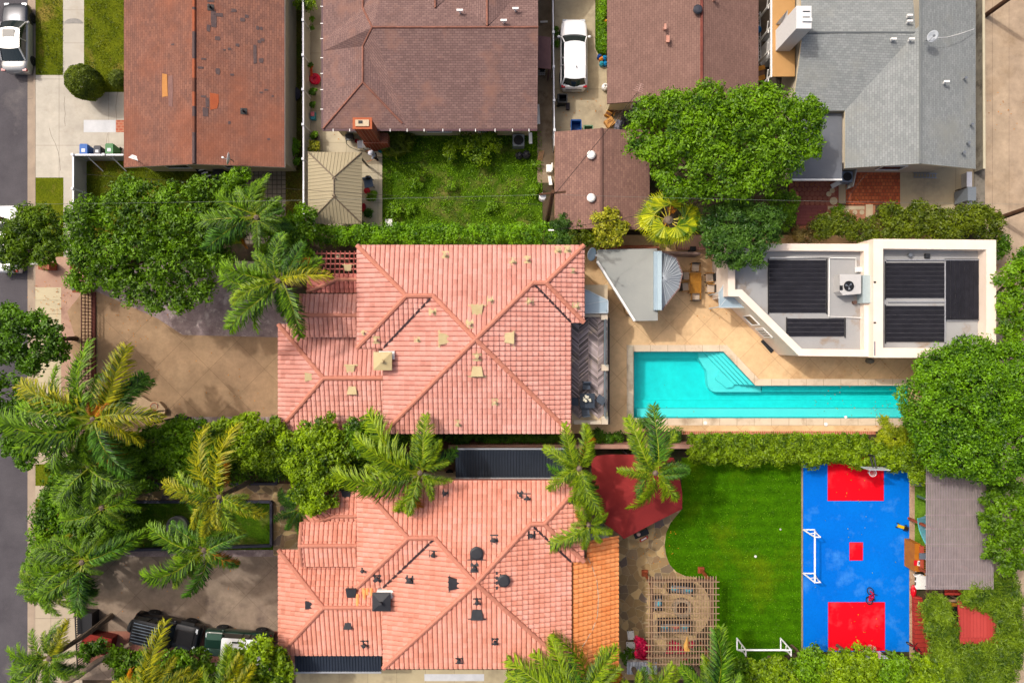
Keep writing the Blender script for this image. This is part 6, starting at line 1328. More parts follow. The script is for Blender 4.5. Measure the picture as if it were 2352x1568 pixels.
palm('palm at the bottom edge whose upright frond crosses the black car', (352, 1590), 6.8, [(372, 1430, 'gold'), (340, 1490), (400, 1500), (260, 1560), (280, 1600), (460, 1560), (440, 1530), (320, 1530)], kind='gold', trunk=(290, 1600), tr=.2)
palm('short palm beside the grey trunk at the bottom edge', (500, 1610), 6.0, [(560, 1500, 'gold'), (530, 1490), (440, 1560), (470, 1530), (590, 1560), (580, 1530, 'gold')], kind='pale')
palm('short dark palm in the flagstone path beside the entry of the salmon villa', (690, 1165), 3.2, [(650, 1120), (640, 1150), (648, 1185), (665, 1215), (690, 1220), (730, 1200), (700, 1100), (735, 1140)], kind='deep', tr=.14)
palm('feather palm rising between the villas over the pink eave', (965, 1085), 7.0, [(820, 965), (975, 955, 'pale'), (1020, 1015, 'pale'), (880, 1060), (780, 1110, 'pale'), (830, 1120), (925, 1180, 'pale'), (890, 1030, 'deep'), (1000, 1110), (960, 1000), (880, 1105), (815, 1015), (985, 1050, 'deep'), (840, 1080), (935, 1175)], kind='pale', trunk=(958, 1062))
palm('feather palm overhanging the slate carport and the red canopy', (1330, 1075), 7.0, [(1290, 975, 'pale'), (1345, 975, 'pale'), (1245, 1030, 'pale'), (1255, 1125, 'pale'), (1310, 1150, 'pale'), (1370, 1190), (1360, 1150), (1285, 1050), (1340, 1160, 'pale'), (1300, 1110), (1355, 1030)], kind='pale')
palm('small palm leaning over the ridge of the salmon villa', (1352, 1205), 6.4, [(1250, 1262, 'pale'), (1340, 1265), (1375, 1210), (1345, 1150), (1300, 1230, 'pale'), (1380, 1170)], kind='pale', trunk=(1350, 1190), tr=.13)
palm('feather palm between the pool and the red canopy', (1505, 1085), 7.0, [(1430, 965, 'pale'), (1500, 935, 'deep'), (1540, 990, 'pale'), (1420, 1080, 'pale'), (1460, 1170, 'pale'), (1565, 1150, 'pale'), (1440, 1010), (1530, 1060), (1470, 1040, 'pale'), (1580, 1090, 'deep'), (1575, 1060, 'deep'), (1490, 1000)], kind='pale')
palm('wide palm at the bottom edge in front of the orange roof', (1340, 1600), 7.0, [(1250, 1475, 'pale'), (1305, 1450), (1415, 1480, 'pale'), (1235, 1560), (1170, 1515), (1385, 1490), (1165, 1560, 'pale'), (1260, 1520), (1310, 1500, 'deep'), (1420, 1530), (1220, 1500)], kind='pale')
palm('palm at the bottom edge below the magenta bougainvillea', (1480, 1610), 6.2, [(1430, 1550), (1500, 1520), (1530, 1510), (1560, 1550), (1460, 1530), (1410, 1580), (1560, 1590), (1520, 1550)], kind='pale')
palm('palm at the bottom edge beside the lower right pergola corner', (1640, 1610), 6.6, [(1640, 1445, 'deep'), (1655, 1450), (1620, 1500, 'pale'), (1570, 1530), (1660, 1520), (1690, 1540), (1590, 1580), (1610, 1530)], kind='green')
palm('feather palm in the cluster above the lower driveway, nearest the road', (120, 1345), 5.6, [(60, 1300), (45, 1340), (70, 1385), (110, 1400), (165, 1390), (190, 1340), (165, 1290), (110, 1285), (85, 1260), (140, 1410)], kind='green')
palm('feather palm in the middle of the left cluster, below the rusty one', (235, 1165), 5.4, [(170, 1120), (160, 1175), (190, 1225), (245, 1240), (300, 1210), (320, 1160), (285, 1110), (225, 1090), (140, 1210), (330, 1120)], kind='green')
def bananas():
    t = thing('banana_plant', 'dark banana plant by the pavement among the palms', 'plant', V(112, 1170)); lf = leafmat('banana_leaf', C(20, 60, 22), C(60, 104, 50), .5); base = V(118, 1170, 1.6)
    for a, l in ((160, 1.1), (200, 1.3), (235, 1.2), (120, 1.0), (290, .9)):
        a = math.radians(a); u = Vector((math.cos(a), math.sin(a), 0)); s = Vector((-u.y, u.x, 0)); mb = MB(); pr = None
        for k in range(7):
            q = k / 6; c = base + u * l * q + Vector((0, 0, .5 * q - .8 * q * q)); w_ = .24 * math.sin(math.pi * min(1, .12 + q * .88)); a0, b0, c0 = c - s * w_ - Vector((0, 0, .06)), c, c + s * w_ - Vector((0, 0, .06))
            if pr: mb.face([pr[0], a0, b0, pr[1]]); mb.face([pr[1], b0, c0, pr[2]])
            pr = (a0, b0, c0)
        mb.build('leaf', lf, t)
    mb = MB(); mb.tube([(base.x, base.y, 0), base], .1, 7); mb.build('stem', m_palmbark, t)
bananas()
lt = MB(); b0, b1 = V(150, 1568, 1.0), V(300, 1478, 3.6); lt.tube([b0, b0.lerp(b1, .5) + Vector((.1, .2, .1)), b1], [.26, .2, .13], 9); solo('bare_palm', lt, m_palmbark, 'bare grey trunk leaning across the bottom left among the leaves', 'tree trunk')
# fallen leaves on paving, lawns, roofs' edges and the water
def litter(name, spots, leaf, z=.085, L=.10):
    q = []
    for x, y, r, n in spots:
        for _ in range(n): a = RNG.random() * 6.283; d = r * RNG.random() ** .6; p = V(x + d * math.cos(a), y + d * math.sin(a)); q.append((p.x, p.y, z))
    q = np.array(q); v = leaf_quads(q, np.tile([0, 0, 1.0], (len(q), 1)), L, L * .6, up=2, rnd=.3); c = v.mean(0); c[2] = 0; tag(mesh_np(name, v, len(v) // 4, G[leaf], None, c), kind='stuff')
litter('fallen_leaves', [(300, 720, 90, 60), (260, 900, 60, 40), (450, 940, 160, 40), (420, 1350, 200, 50), (120, 700, 60, 60), (1900, 420, 80, 50), (1330, 260, 60, 30), (1500, 1250, 60, 40), (2300, 620, 60, 60), (2300, 250, 60, 20), (1960, 860, 90, 30), (2040, 970, 60, 40), (1640, 680, 60, 20), (800, 310, 40, 15)], 'rust')
litter('floating_leaves', [(1920, 925, 50, 14), (2040, 930, 40, 16), (1560, 930, 60, 5)], 'yellow', -.095, .09)
litter('court_leaves', [(1960, 1085, 70, 14), (1960, 1470, 90, 24), (1960, 1280, 130, 10)], 'yellow', .125, .09)
# ================================================================ FENCES, WALLS, GATES, POLES
def pt(p): return (p.x, p.y)
m_vinyl = plain('white_vinyl', C(238, 238, 244, .82), .4)
m_vin2 = M('pale_vinyl_panel', C(222, 218, 212), C(212, 208, 204), 1.5, .5, grain=.05)
def fence(name, label, pts, h, mat, posts, thick=.06, cat='fence', railmat=None, cap=.16):
    t = thing(name, label, cat, Vector((pts[0].x, pts[0].y, 0)))
    for a, b in zip(pts, pts[1:]): mb = MB(); mb.bar((a.x, a.y, h / 2), (b.x, b.y, h / 2), thick, h - .1); mb.build('panel', mat, t); mb = MB(); mb.bar((a.x, a.y, h), (b.x, b.y, h), thick * 1.8, .09); mb.build('top_rail', railmat or m_vinyl, t)
    for p in posts: mb = MB(); mb.box((p.x, p.y, h / 2 + .05), (.12, .12, h + .1)); mb.box((p.x, p.y, h + .12), (cap, cap, .07)); mb.build('post', railmat or m_vinyl, t)
    return t
h = 1.45; A, B, D = V(168.5, 356, h), V(284, 356, h), V(168.5, 498, h)
f = fence('fence', 'pale vinyl fence turning a corner behind the three wheeled bins', [B, A, D], h, m_vin2, [A, V(240, 356, h), V(168.5, 434, h), D])
for x in (195, 250): mb = MB(); q = V(x, 356, h); mb.bar((q.x, q.y - .05, 1.1), (q.x + .4, q.y - .75, .05), .05); mb.build('brace', m_vinyl, f)
h = 1.6; fence('fence', 'long white vinyl fence between the red-brown house and the brown hip house', [V(696, -60, h), V(697.5, 505, h)], h, m_vin2, [V(696.8, y, h) for y in (48, 128, 207, 287, 366, 480)])
h = 1.7; fence('fence', 'thin white fence along the driveway of the white estate car', [V(1269.5, -60, h), V(1273.5, 335, h)], h, m_vin2, [V(1270 + y * .011, y, h) for y in (76, 155, 232, 300)], .04)
def wall(label, a, b, h, th, mat, capm=None, name='garden_wall'):
    t = thing(name, label, 'wall', Vector((a.x, a.y, 0))); mb = MB(); mb.bar((a.x, a.y, h / 2), (b.x, b.y, h / 2), th, h); mb.build('body', mat, t)
    if capm: mb = MB(); mb.bar((a.x, a.y, h + .03), (b.x, b.y, h + .03), th * 1.25, .06); mb.build('coping', capm, t)
    return t
m_pinkbrick = brickmat('pink_wall_brick', C(196, 138, 118), C(176, 116, 98), C(214, 180, 160), .12, 3, .014, 0)
wall('pinkish brick garden wall running between the two villas to the pool', V(1030, 1026, 1.7), V(1610, 1025, 1.7), 1.7, .22, m_pinkbrick, M('wall_cap', C(206, 160, 140), C(190, 142, 122), 3))
wall('low red wall under the dry twigs near the pool house', V(1830, 524, .9), V(1880, 520, .9), .9, .25, M('terracotta_wall', C(190, 116, 86), C(172, 100, 74), 2))
wall('pale boundary wall of the alley beside the grey house', V(2258, -60, 1.0), V(2260, 388, 1.0), 1.0, .12, M('stained_concrete_wall', C(176, 168, 150), C(140, 132, 118), 1.0, c3=C(112, 104, 92), s3=.9, t3=(.5, .62)), M('cream_wall_cap', C(232, 222, 192), C(222, 210, 180), 2))
wall('dark back wall between garage and villa gardens', V(1490, 578, 1.6), V(1610, 582, 1.6), 1.6, .16, M('mauve_wall', C(186, 156, 140), C(160, 130, 116), 2))
g = thing('side_gate', 'white picket side gate by the grey metal cabinet at the alley', 'gate', V(2228, 440))
mb = MB(); a, b = V(2226, 395, .8), V(2226, 505, .8); mb.bar((a.x, a.y, .4), (b.x, b.y, .4), .08, .8); mb.build('panel', m_vin2, g); mb = MB(); mb.bar((a.x, a.y, .8), (b.x, b.y, .8), .34, .08); mb.build('top_rail', m_vinyl, g)
q = V(2230, 446, 1.5); mb = MB(); mb.box((q.x, q.y, .85), (.5, .85, 1.4)); mb.box((q.x, q.y, 1.58), (.56, .92, .06)); solo('metal_cabinet', mb, plain('cabinet_grey', C(132, 140, 148), .4), 'grey metal cabinet at the white gate beside the alley', 'cabinet')
q = V(2213, 448, .5); mb = MB()
for dx in (-.25, .25):
    for dy in (-.4, .4): mb.bar((q.x + dx, q.y + dy, 0), (q.x + dx, q.y + dy, 1.1), .05)
for z in (.3, .7, 1.1): mb.box((q.x, q.y, z), (.55, .85, .03))
solo('wire_shelf', mb, plain('dark_bronze', C(92, 80, 70)), 'dark shelf rack beside the grey metal cabinet', 'shelf')
m_iron = plain('rust_brown_iron', C(96, 46, 34), .6)
def gate(label, y0, y1, x, h, n, beam=True):
    t = thing('iron_gate', label, 'gate', V(x, (y0 + y1) / 2)); a, b = V(x, y0, h), V(x, y1, h); X_ = a.x; mb = MB()
    for i in range(n): yy = a.y + (b.y - a.y) * i / (n - 1); mb.bar((X_, yy, .1), (X_, yy, h), .045)
    mb.build('bars', m_iron, t); mb = MB()
    for z in (.12, .5, .85, h): mb.bar((X_, a.y, z), (X_, b.y, z), .05)
    mb.build('rail', m_iron, t)
    if beam: mb = MB(); mb.bar((X_ + .12, a.y, .06), (X_ + .12, b.y, .06), .28, .1); mb.build('track', M('red_brown_track', C(120, 62, 50), C(100, 50, 42), 3), t)
    return t
gate('long rust brown iron grid gate across the tan forecourt', 668, 872, 187, 1.25, 27)
gate('short rust brown iron gate beside the brick pier with a white lamp', 622, 656, 173, 1.2, 7, False)
def pier(label, x, y, lamp=True):
    t = thing('gate_pier', label, 'pier', V(x, y)); q = V(x, y, 1.2); mb = MB(); mb.box((q.x, q.y, .6), (.48, .48, 1.2)); mb.build('brick_pier', m_brickch, t); mb = MB(); mb.box((q.x, q.y, 1.24), (.6, .6, .09)); mb.build('cap', M('pier_cap', C(212, 130, 96), C(196, 112, 84), 3), t)
    if lamp: mb = MB(); mb.lathe([(.1, 1.28), (.12, 1.34), (.05, 1.4), (.05, 1.5)], (q.x, q.y, 0), 10); mb.ball((q.x, q.y, 1.64), .17, 12); mb.build('lamp', plain('white_globe', C(240, 240, 242), .3), t)
pier('brick gate pier with a white globe lamp at the iron gate', 178, 662)
pier('brick gate pier half under the big tree near the kerb', 173, 612, False)
t = thing('stop_block', 'small brick mailbox pillar with white top under the willowy tree', 'mailbox', V(98, 605)); q = V(100, 610, .9); mb = MB(); mb.box((q.x, q.y, .45), (.75, .5, .9)); mb.build('brick_base', m_brickch, t); q = V(78, 604, 1.0); mb = MB(); mb.box((q.x, q.y, .95), (.55, .22, .2)); mb.box((q.x, q.y, .42), (.1, .1, .84)); mb.build('letter_box', plain('pale_grey_box', C(196, 194, 194), .4), t)
t = thing('iron_gate', 'black iron gate and railing at the lower driveway, partly under palms', 'gate', V(175, 1470)); a, b = V(170, 1388, 1.3), V(178, 1560, 1.3); mb = MB()
for i in range(34): q = a.lerp(b, i / 33); mb.bar((q.x, q.y, .05), (q.x, q.y, 1.3), .04)
mb.build('bars', m_black, t); mb = MB()
for z in (.15, 1.25): mb.bar((a.x, a.y, z), (b.x, b.y, z), .06)
mb.build('rail', m_black, t)
a, b = V(193, 1408, .8), V(194, 1452, .8); mb = MB(); mb.box(((a.x + b.x) / 2 + .1, (a.y + b.y) / 2, .45), (.9, 1.35, .8)); mb.box(((a.x + b.x) / 2 + .1, (a.y + b.y) / 2, .9), (1.0, 1.42, .06)); solo('gate_motor_housing', mb, m_black, 'black metal housing of the lower gate by the driveway corner', 'housing')
t = thing('storage_box', 'dark red storage box in the corner of the lower driveway', 'box', V(225, 1475)); q = V(222, 1478, .8); mb = MB(); mb.box((q.x, q.y, .4), (1.9, 1.1, .8), -.2); mb.build('body', M('dark_red_wood', C(120, 34, 22), C(96, 28, 18), 3), t); mb = MB(); mb.box((q.x, q.y - .02, .84), (2.0, 1.2, .07), -.2); mb.build('lid', M('red_lid', C(156, 44, 34), C(130, 36, 26), 2), t)
# front garden edging
m_navy = plain('navy_edging', C(66, 66, 84), .6)
def edging(label, pts, w_=.16, h=.35):
    mb = MB()
    for a, b in zip(pts, pts[1:]): a, b = V(*a), V(*b); mb.bar((a.x, a.y, h / 2), (b.x, b.y, h / 2), w_, h)
    solo('garden_edging', mb, m_navy, label, 'edging')
edging('dark blue low edging around the front garden lawn', [(240, 1150), (626, 1150), (626, 1250), (240, 1262)])
edging('dark blue low edging of the planting bed above the garden path', [(300, 1109), (638, 1109), (638, 1072)])
# fountain
t = thing('fountain', 'round tiered grey stone fountain in the front garden lawn', 'fountain', V(412, 1206)); q = V(412, 1206); m_stone = M('grey_stone', C(168, 164, 160), C(130, 126, 124), 3, .8, grain=.15)
mb = MB(); mb.lathe([(.72, 0), (.74, .4), (.62, .42), (.60, .3), (.001, .28)], q, 24); mb.build('basin', m_stone, t)
mb = MB(); mb.lathe([(.14, .28), (.1, .8), (.42, .86), (.44, .94), (.36, .92), (.08, .9), (.07, 1.2), (.24, 1.26), (.24, 1.32), (.001, 1.3)], q, 24); mb.build('tiers', m_stone, t)
# utility poles and wires
m_pole = M('pole_wood', C(104, 72, 50), C(80, 54, 40), 2, .9, grain=.2)
def pole(label, base, top, h, arms=True):
    b = V(*base); tp = V(*top, h); t = thing('utility_pole', label, 'utility pole', b); mb = MB(); mb.tube([b, b.lerp(tp, .5), tp], [.17, .14, .11], 10); mb.build('mast', m_pole, t)
    if arms:
        d = Vector((1, 0.1, 0)); mb = MB(); mb.bar(tp - d * .75 - Vector((0, 0, .4)), tp + d * .75 - Vector((0, 0, .4)), .1, .12); mb.build('crossarm', m_pole, t)
        mb = MB(); mb.lathe([(.2, 0), (.2, .55), (.001, .6)], tp + Vector((-.55, -.15, -1.1)), 12); mb.build('transformer', plain('transformer_white', C(232, 232, 232), .4), t)
        mb = MB(); mb.bar(tp + Vector((.1, -2.0, -.9)), tp + Vector((-.2, -2.0, -.9)), .07); mb.build('insulator', m_trim, t)
    return t, tp
_, ptop = pole('dark wooden utility pole with a white transformer beside the brown garage', (1256, 512), (1270, 440), 9.6)
pole('wooden utility pole leaning out of frame at the top right alley', (2263, 36), (2545, -165), 9.6, False)
_, pr_ = pole('red brown utility pole in the alley behind the pool house hedge', (2290, 503), (2568, 405), 9.6, False)
_, pl_ = pole('dark utility pole crossing the white car under the willowy tree', (45, 518), (-238, 420), 9.6, False)
def span(label, a, b, sag=.5, r=.007, mat=None):
    a, b = Vector(a), Vector(b); mb = MB(); mb.tube([a.lerp(b, i / 14) - Vector((0, 0, sag * 4 * (i / 14) * (1 - i / 14))) for i in range(15)], r, 4)
    solo('overhead_wire', mb, mat or plain('pale_wire', C(140, 146, 138)), label, 'wire')
span('pale overhead wire from the left pole to the transformer pole', V(-10, 470, 6.5), ptop + Vector((-.6, -.1, -.4)), .3)
span('pale overhead wire from the transformer pole to the alley pole', ptop + Vector((.5, -.1, -.4)), V(2400, 470, 6.0), .3)
dk = plain('dark_wire', C(60, 54, 54))
span('upper dark wire rising from the pole over the garage to the cocoa house', ptop + Vector((.2, 0, -.3)), V(1462, 215, 4.6), .25, .014, dk)
span('lower dark wire from the pole across the garage roof', ptop + Vector((0, -2.0, -.9)), V(1560, 478, 5.0), .2, .014, dk)
span('thin dark wire across the beige gazebo to the fence corner', V(1240, 470, 7.0), V(190, 400, 3.0), .3, .010, dk)
span('dark drop wire hanging above the orange brick patio', V(1990, 400, 3.0), V(1935, 475, 3.2), .3, .012, dk)

# ================================================================ VEHICLES
m_tyre = plain('tyre_rubber', (.012, .012, .013, 1), .8); m_rim = plain('alloy_rim', C(196, 198, 204), .3, .8)
m_tail = plain('tail_lamp', C(190, 12, 30), .2); m_head = plain('head_lamp', C(224, 230, 236), .1)
m_cglass = M('car_glass', (.010, .016, .018, 1), (.014, .024, .024, 1), .5, .06, bump=0, grain=0, spec=.8)
m_plate = plain('plate', C(228, 226, 220))
def car(label, paint, L, W, H, belt, hood, tail, cab, loc, rot, roofmat=None, hoodmat=None, round_=1.0, wr=.33, suv=False, ground=.2, name='car', cat='car', glass=None):
    """body lofted from cross sections; cab = y of screen foot, screen top, rear top, rear foot (front is +y)"""
    t = thing(name, label, cat, loc, rot); f0, f1, r1, r0 = cab; hw = W / 2; glass = glass or m_cglass
    ys = [-L / 2, -L / 2 + .12, -L / 2 + .45, r0 - .05, (r0 + f0) / 2, f0 + .02, f0 + .3, L / 2 - .45, L / 2 - .12, L / 2]
    wf = [.80, .91, .97, 1, 1, 1, .99, .95, .86, .70] if round_ else [.97, .98, 1, 1, 1, 1, 1, 1, .98, .97]
    zt = [tail - .16, tail - .02, tail, belt, belt, belt, hood + .04, hood - .02, hood - .12, hood - .28] if round_ else [tail, tail, tail, belt, belt, belt, hood, hood, hood - .02, hood - .06]
    mb = MB(); vs, fs = [], []
    for y, k, z in zip(ys, wf, zt):
        w_ = hw * k
        for x, zz_ in ((-.92, ground), (-1, ground + .18), (-1, z - .16), (-.95, z - .05), (-.82, z), (-.4, z + .03), (0, z + .04), (.4, z + .03), (.82, z), (.95, z - .05), (1, z - .16), (1, ground + .18), (.92, ground)): vs.append((x * w_, y, zz_))
    n_ = 13
    for i in range(len(ys) - 1):
        for k in range(n_): a, b = i * n_ + k, i * n_ + (k + 1) % n_; fs.append((a, b, b + n_, a + n_)[::-1])
    fs.append(tuple(range(n_))); fs.append(tuple(range((len(ys) - 1) * n_, len(ys) * n_))[::-1]); mb.mesh([WM[t.name] @ Vector(v) for v in vs], fs)
    mats = [paint]
    if hoodmat:
        mats.append(hoodmat)
        for i, fc in enumerate(mb.f):
            if len(fc) == 4 and sum(vs[k][1] for k in fc) / 4 > f0 + .05: mb.m[i] = 1
    mb.build('body', mats, t, True); Wm = WM[t.name]; T = lambda x, y, z: Wm @ Vector((x, y, z))
    wb, wt = hw * .93, hw * (.74 if round_ else .88); bow = .16 if round_ else .03
    def row(y, w_, z, bw, n=7): return [T(w_ * (2 * i / (n - 1) - 1), y + bw * (1 - (2 * i / (n - 1) - 1) ** 2), z) for i in range(n)]
    fb, ft, rt, rb = row(f0, wb, belt + .02, bow), row(f1, wt, H - .06, bow * .7), row(r1, wt, H - .07, -bow * .6), row(r0, wb * .96, belt + .02, -bow)
    mb = MB(); [mb.face([fb[i + 1], fb[i], ft[i], ft[i + 1]]) for i in range(6)]; mb.build('windscreen', glass, t, True)
    mb = MB(); [mb.face([rb[i], rb[i + 1], rt[i + 1], rt[i]]) for i in range(6)]; mb.build('rear_window', glass, t, True)
    for s, k in ((-1, 0), (1, 6)): mb = MB(); q = [fb[k], ft[k], rt[k], rb[k]]; mb.face(q if s > 0 else q[::-1]); mb.build('side_window', glass, t)
    mb = MB(); yy = [f1 + .02, f1 - .35, (f1 + r1) / 2, r1 + .3, r1 - .02]; g = [[T(wt * x * k, y + (bow * .7 * (1 - x * x) if j == 0 else -bow * .6 * (1 - x * x) if j == 4 else 0), H - .06 + cz * (1 - x * x * .8) + (0 if 0 < j < 4 else -.01)) for x in (-1.04, -.85, -.45, 0, .45, .85, 1.04)] for j, (y, k, cz) in enumerate(zip(yy, (1, 1.02, 1.03, 1.02, 1), (.02, .06, .07, .06, .02)))]
    for j in range(4):
        for i in range(6): mb.face([g[j][i], g[j][i + 1], g[j + 1][i + 1], g[j + 1][i]][::-1])
    mb.build('roof', roofmat or paint, t, True)
    bars = [(fb[k], ft[k], .07) for k in (0, 6)] + [(rb[k], rt[k], .10) for k in (0, 6)] + [(T(s * wb, q + (f0 + r0) / 2, belt), T(s * wt, q + (f1 + r1) / 2, H - .05), .07) for s in (-1, 1) for q in ((.0,) if not suv else (.18, -.32))]
    for a, b, w_ in bars: mb = MB(); mb.bar(a, b, w_); mb.build('pillar', paint, t)
    for s in (-1, 1):
        for y in (L / 2 - .88, -L / 2 + .92):
            mb = MB(); w_ = .22; prof = [(wr * .62, -w_ / 2), (wr * .93, -w_ / 2), (wr, -w_ * .3), (wr, w_ * .3), (wr * .93, w_ / 2), (wr * .62, w_ / 2)]; c = (s * (hw - .08), y, wr)
            mb.lathe(prof, c, 20, 0, 'X'); mb.v = [Wm @ v for v in mb.v]; o = mb.build('wheel', m_tyre, t, True)
            mb = MB(); mb.lathe([(wr * .64, 0), (wr * .6, s * w_ * .42), (.03, s * w_ * .5)], c, 20, 0, 'X'); mb.v = [Wm @ v for v in mb.v]; mb.build('rim', m_rim, o)
        mb = MB(); mb.ball(T(s * (hw + .12), f0 - .05, belt + .08), (.12, .10, .08), 8); mb.build('mirror', paint, t, True)
        zf = zt[8] - .08; mb = MB(); mb.box(T(s * hw * .66, L / 2 - .13, zf + .04), (.32, .14, .12), rot); mb.build('headlight', m_head, t)
        mb = MB(); mb.box(T(s * hw * .80, -L / 2 + .08, tail - .12), (.26, .15, .14), rot); mb.build('tail_light', m_tail, t)
    mb = MB(); mb.box(T(0, -L / 2 - .01, tail - .35), (.42, .03, .14), rot); mb.build('number_plate', m_plate, t)
    return t, T
m_silver = M('silver_paint', C(206, 206, 204), C(200, 200, 198), .4, .3, metal=.35, coat=.6, bump=0, grain=.02); m_bonnet_refl = M('dark_bonnet_reflection', C(70, 74, 84), C(64, 68, 78), .4, .3, metal=.5, coat=.6, bump=0, grain=.02)  # the bonnet's dark reflection is painted in as its colour
m_wcar = M('white_car_paint', C(244, 244, 246, .85), C(240, 240, 242, .85), .4, .3, coat=.7, bump=0, grain=.01); m_bcar = M('black_car_paint', (.010, .010, .012, 1), (.014, .014, .016, 1), .6, .35, coat=.5, bump=0, grain=.05); m_gcar = M('dark_green_paint', C(28, 62, 50), C(24, 54, 44), .6, .3, coat=.5, bump=0, grain=.05)
q = V(33, 84, .75); _, T = car('silver saloon car with sunroof and painted dark reflection on the bonnet parked at the kerb', m_silver, 4.75, 1.82, 1.45, .92, .90, 1.0, (.95, .30, -.95, -1.65), (q.x, q.y, -.13), 0.0, hoodmat=m_bonnet_refl)
mb = MB(); mb.box(T(0, -.02, 1.462), (.80, .52, .02)); mb.build('sunroof', plain('sunroof_glass', (.10, .11, .12, 1), .05), _)
q = V(12, 548, .75); car('white car mostly hidden under the willowy street tree', m_wcar, 4.6, 1.82, 1.45, .92, .90, 1.0, (.90, .25, -.95, -1.6), (q.x, q.y, -.13), 0.0)
q = V(1318, 124, .85); t_, T = car('white estate car standing on the tan driveway', m_wcar, 4.75, 1.84, 1.72, 1.05, 1.02, 1.15, (1.10, .42, -1.90, -2.18), (q.x, q.y, 0), 0.0, suv=True, wr=.37)
mb = MB(); mb.box(T(0, -2.36, .62), (1.1, .06, .12)); mb.build('bumper_insert', m_black, t_); mb = MB(); mb.box(T(.1, -1.25, 1.80), (.05, .1, .05)); mb.build('aerial', m_black, t_)
q = V(383, 1450, .9); th = math.radians(-13 - 90); t_, T = car('black off road car with a ribbed roof and spare wheel on the lower driveway', m_bcar, 4.4, 1.75, 1.88, 1.18, 1.14, 1.18, (.62, .38, -1.95, -2.1), (q.x, q.y, 0), th, round_=0, suv=True, wr=.42, ground=.4)
for i in range(7): x = -.62 + i * .205; mb = MB(); mb.bar(T(x, -.2, 1.93), T(x, -1.85, 1.93), .045, .03); mb.build('roof_rib', plain('roof_rib_grey', C(150, 164, 180), .4, .3), t_)
mb = MB(); mb.lathe([(.25, -.12), (.41, -.12), (.44, 0), (.41, .12), (.25, .12), (.001, .08)], (0, 0, 0), 18, 0, 'Y'); mb.v = [WM[t_.name] @ (v + Vector((.1, -2.36, .95))) for v in mb.v]; mb.build('spare_wheel', m_tyre, t_, True)
for s in (-1, 1):
    mb = MB(); mb.box(T(s * .78, 1.32, .98), (.5, .95, .12), th); mb.build('wheel_arch', m_tyre, t_)
mb = MB(); mb.box(T(0, 1.35, 1.185), (.9, 1.2, .05), th); mb.build('bonnet', m_bcar, t_); mb = MB(); mb.bar(T(-.75, 2.3, .75), T(.75, 2.3, .75), .16, .2); mb.build('bumper', m_bcar, t_)
q = V(548, 1479, .9); th = math.radians(176 + 90 - 180 + 0); th = math.radians(-4 + 90); t_, T = car('boxy dark green car with a white roof on the lower driveway', m_gcar, 4.5, 1.78, 1.95, 1.15, 1.12, 1.15, (1.02, .78, -2.05, -2.15), (q.x, q.y, 0), th, roofmat=m_wcar, round_=0, suv=True, wr=.40, ground=.4)
mb = MB(); mb.box(T(.02, .20, 2.04), (.62, .30, .03), th); mb.build('roof_hatch', m_tyre, t_); mb = MB(); mb.box(T(.62, -.3, 2.02), (.10, .7, .02), th); mb.build('roof_window', m_cglass, t_)
for s in (-1, 1): mb = MB(); mb.box(T(s * .52, 1.55, 1.16), (.42, 1.1, .05), th); mb.build('wing_panel', plain('pale_green_panel', C(74, 104, 92), .3, 0, .4), t_)

# ================================================================ SMALL THINGS
def bin_(label, x, y, colr, w_=.58, d=.68, h=1.0, rot=0.0, open_=False, sticker=True):
    q = V(x, y, h * .9); t = thing('wheeled_bin', label, 'bin', (q.x, q.y, 0), rot); R = WM[t.name]; T = lambda a, b, c: R @ Vector((a, b, c)); mt = M('bin_plastic', colr, tuple(c * .85 for c in colr[:3]) + (1,), 4, .5, grain=.06)
    mb = MB(); b = [(-w_ * .4, -d * .38), (w_ * .4, -d * .38), (w_ * .4, d * .38), (-w_ * .4, d * .38)]; tp = [(-w_ / 2, -d / 2), (w_ / 2, -d / 2), (w_ / 2, d / 2), (-w_ / 2, d / 2)]
    for i in range(4): j = (i + 1) % 4; mb.face([T(*b[i], .06), T(*b[j], .06), T(*tp[j], h), T(*tp[i], h)])
    if open_: mb.face([T(x_ * .85, y_ * .85, .3) for x_, y_ in tp])
    if open_:
        for i in range(4): j = (i + 1) % 4; mb.bar(T(*tp[i], h), T(*tp[j], h), .06, .05)
    mb.build('body', mt, t)
    if not open_:
        mb = MB(); mb.box(T(0, 0, h + .04), (w_ * 1.06, d * 1.04, .08), rot, 0, .86); mb.box(T(0, d * .5, h + .02), (w_ * .8, .1, .06), rot); lo = mb.build('lid', mt, t)
        if sticker: mb = MB(); mb.box(T(0, -.06, h + .085), (w_ * .42, d * .34, .012), rot); mb.build('sticker', plain('sticker_white', C(232, 236, 240)), lo)
    else: mb = MB(); mb.bar(T(-w_ * .5, d * .56, h), T(w_ * .5, d * .56, h), .05); mb.build('handle', mt, t)
    for s in (-1, 1): mb = MB(); mb.lathe([(.12, -.03), (.12, .03)], (0, 0, 0), 12, 0, 'X'); mb.v = [T(v.x + s * w_ * .42, v.y + d * .42, v.z + .12) for v in mb.v]; mb.build('wheel', m_tyre, t)
    return t
bin_('blue wheeled bin at the pale fence corner, first of three', 195, 345, C(20, 104, 196))
bin_('small black wheeled bin between the blue and the green bin', 226, 347, C(44, 48, 66), .5, .55, .9)
bin_('green wheeled bin nearest the red-brown house', 254, 344, C(66, 136, 74))
bin_('black wheeled bin with its lid hanging open behind the white estate car', 1292, 227, C(40, 42, 46), .55, .6, 1.0, math.pi / 2, True)
mb = MB(); q = V(1283, 227, .9); mb.box((q.x, q.y, .62), (.07, .62, .7)); solo('bin_lid', mb, plain('bin_black', C(50, 52, 56)), 'open black bin lid hanging beside the white fence', 'lid')
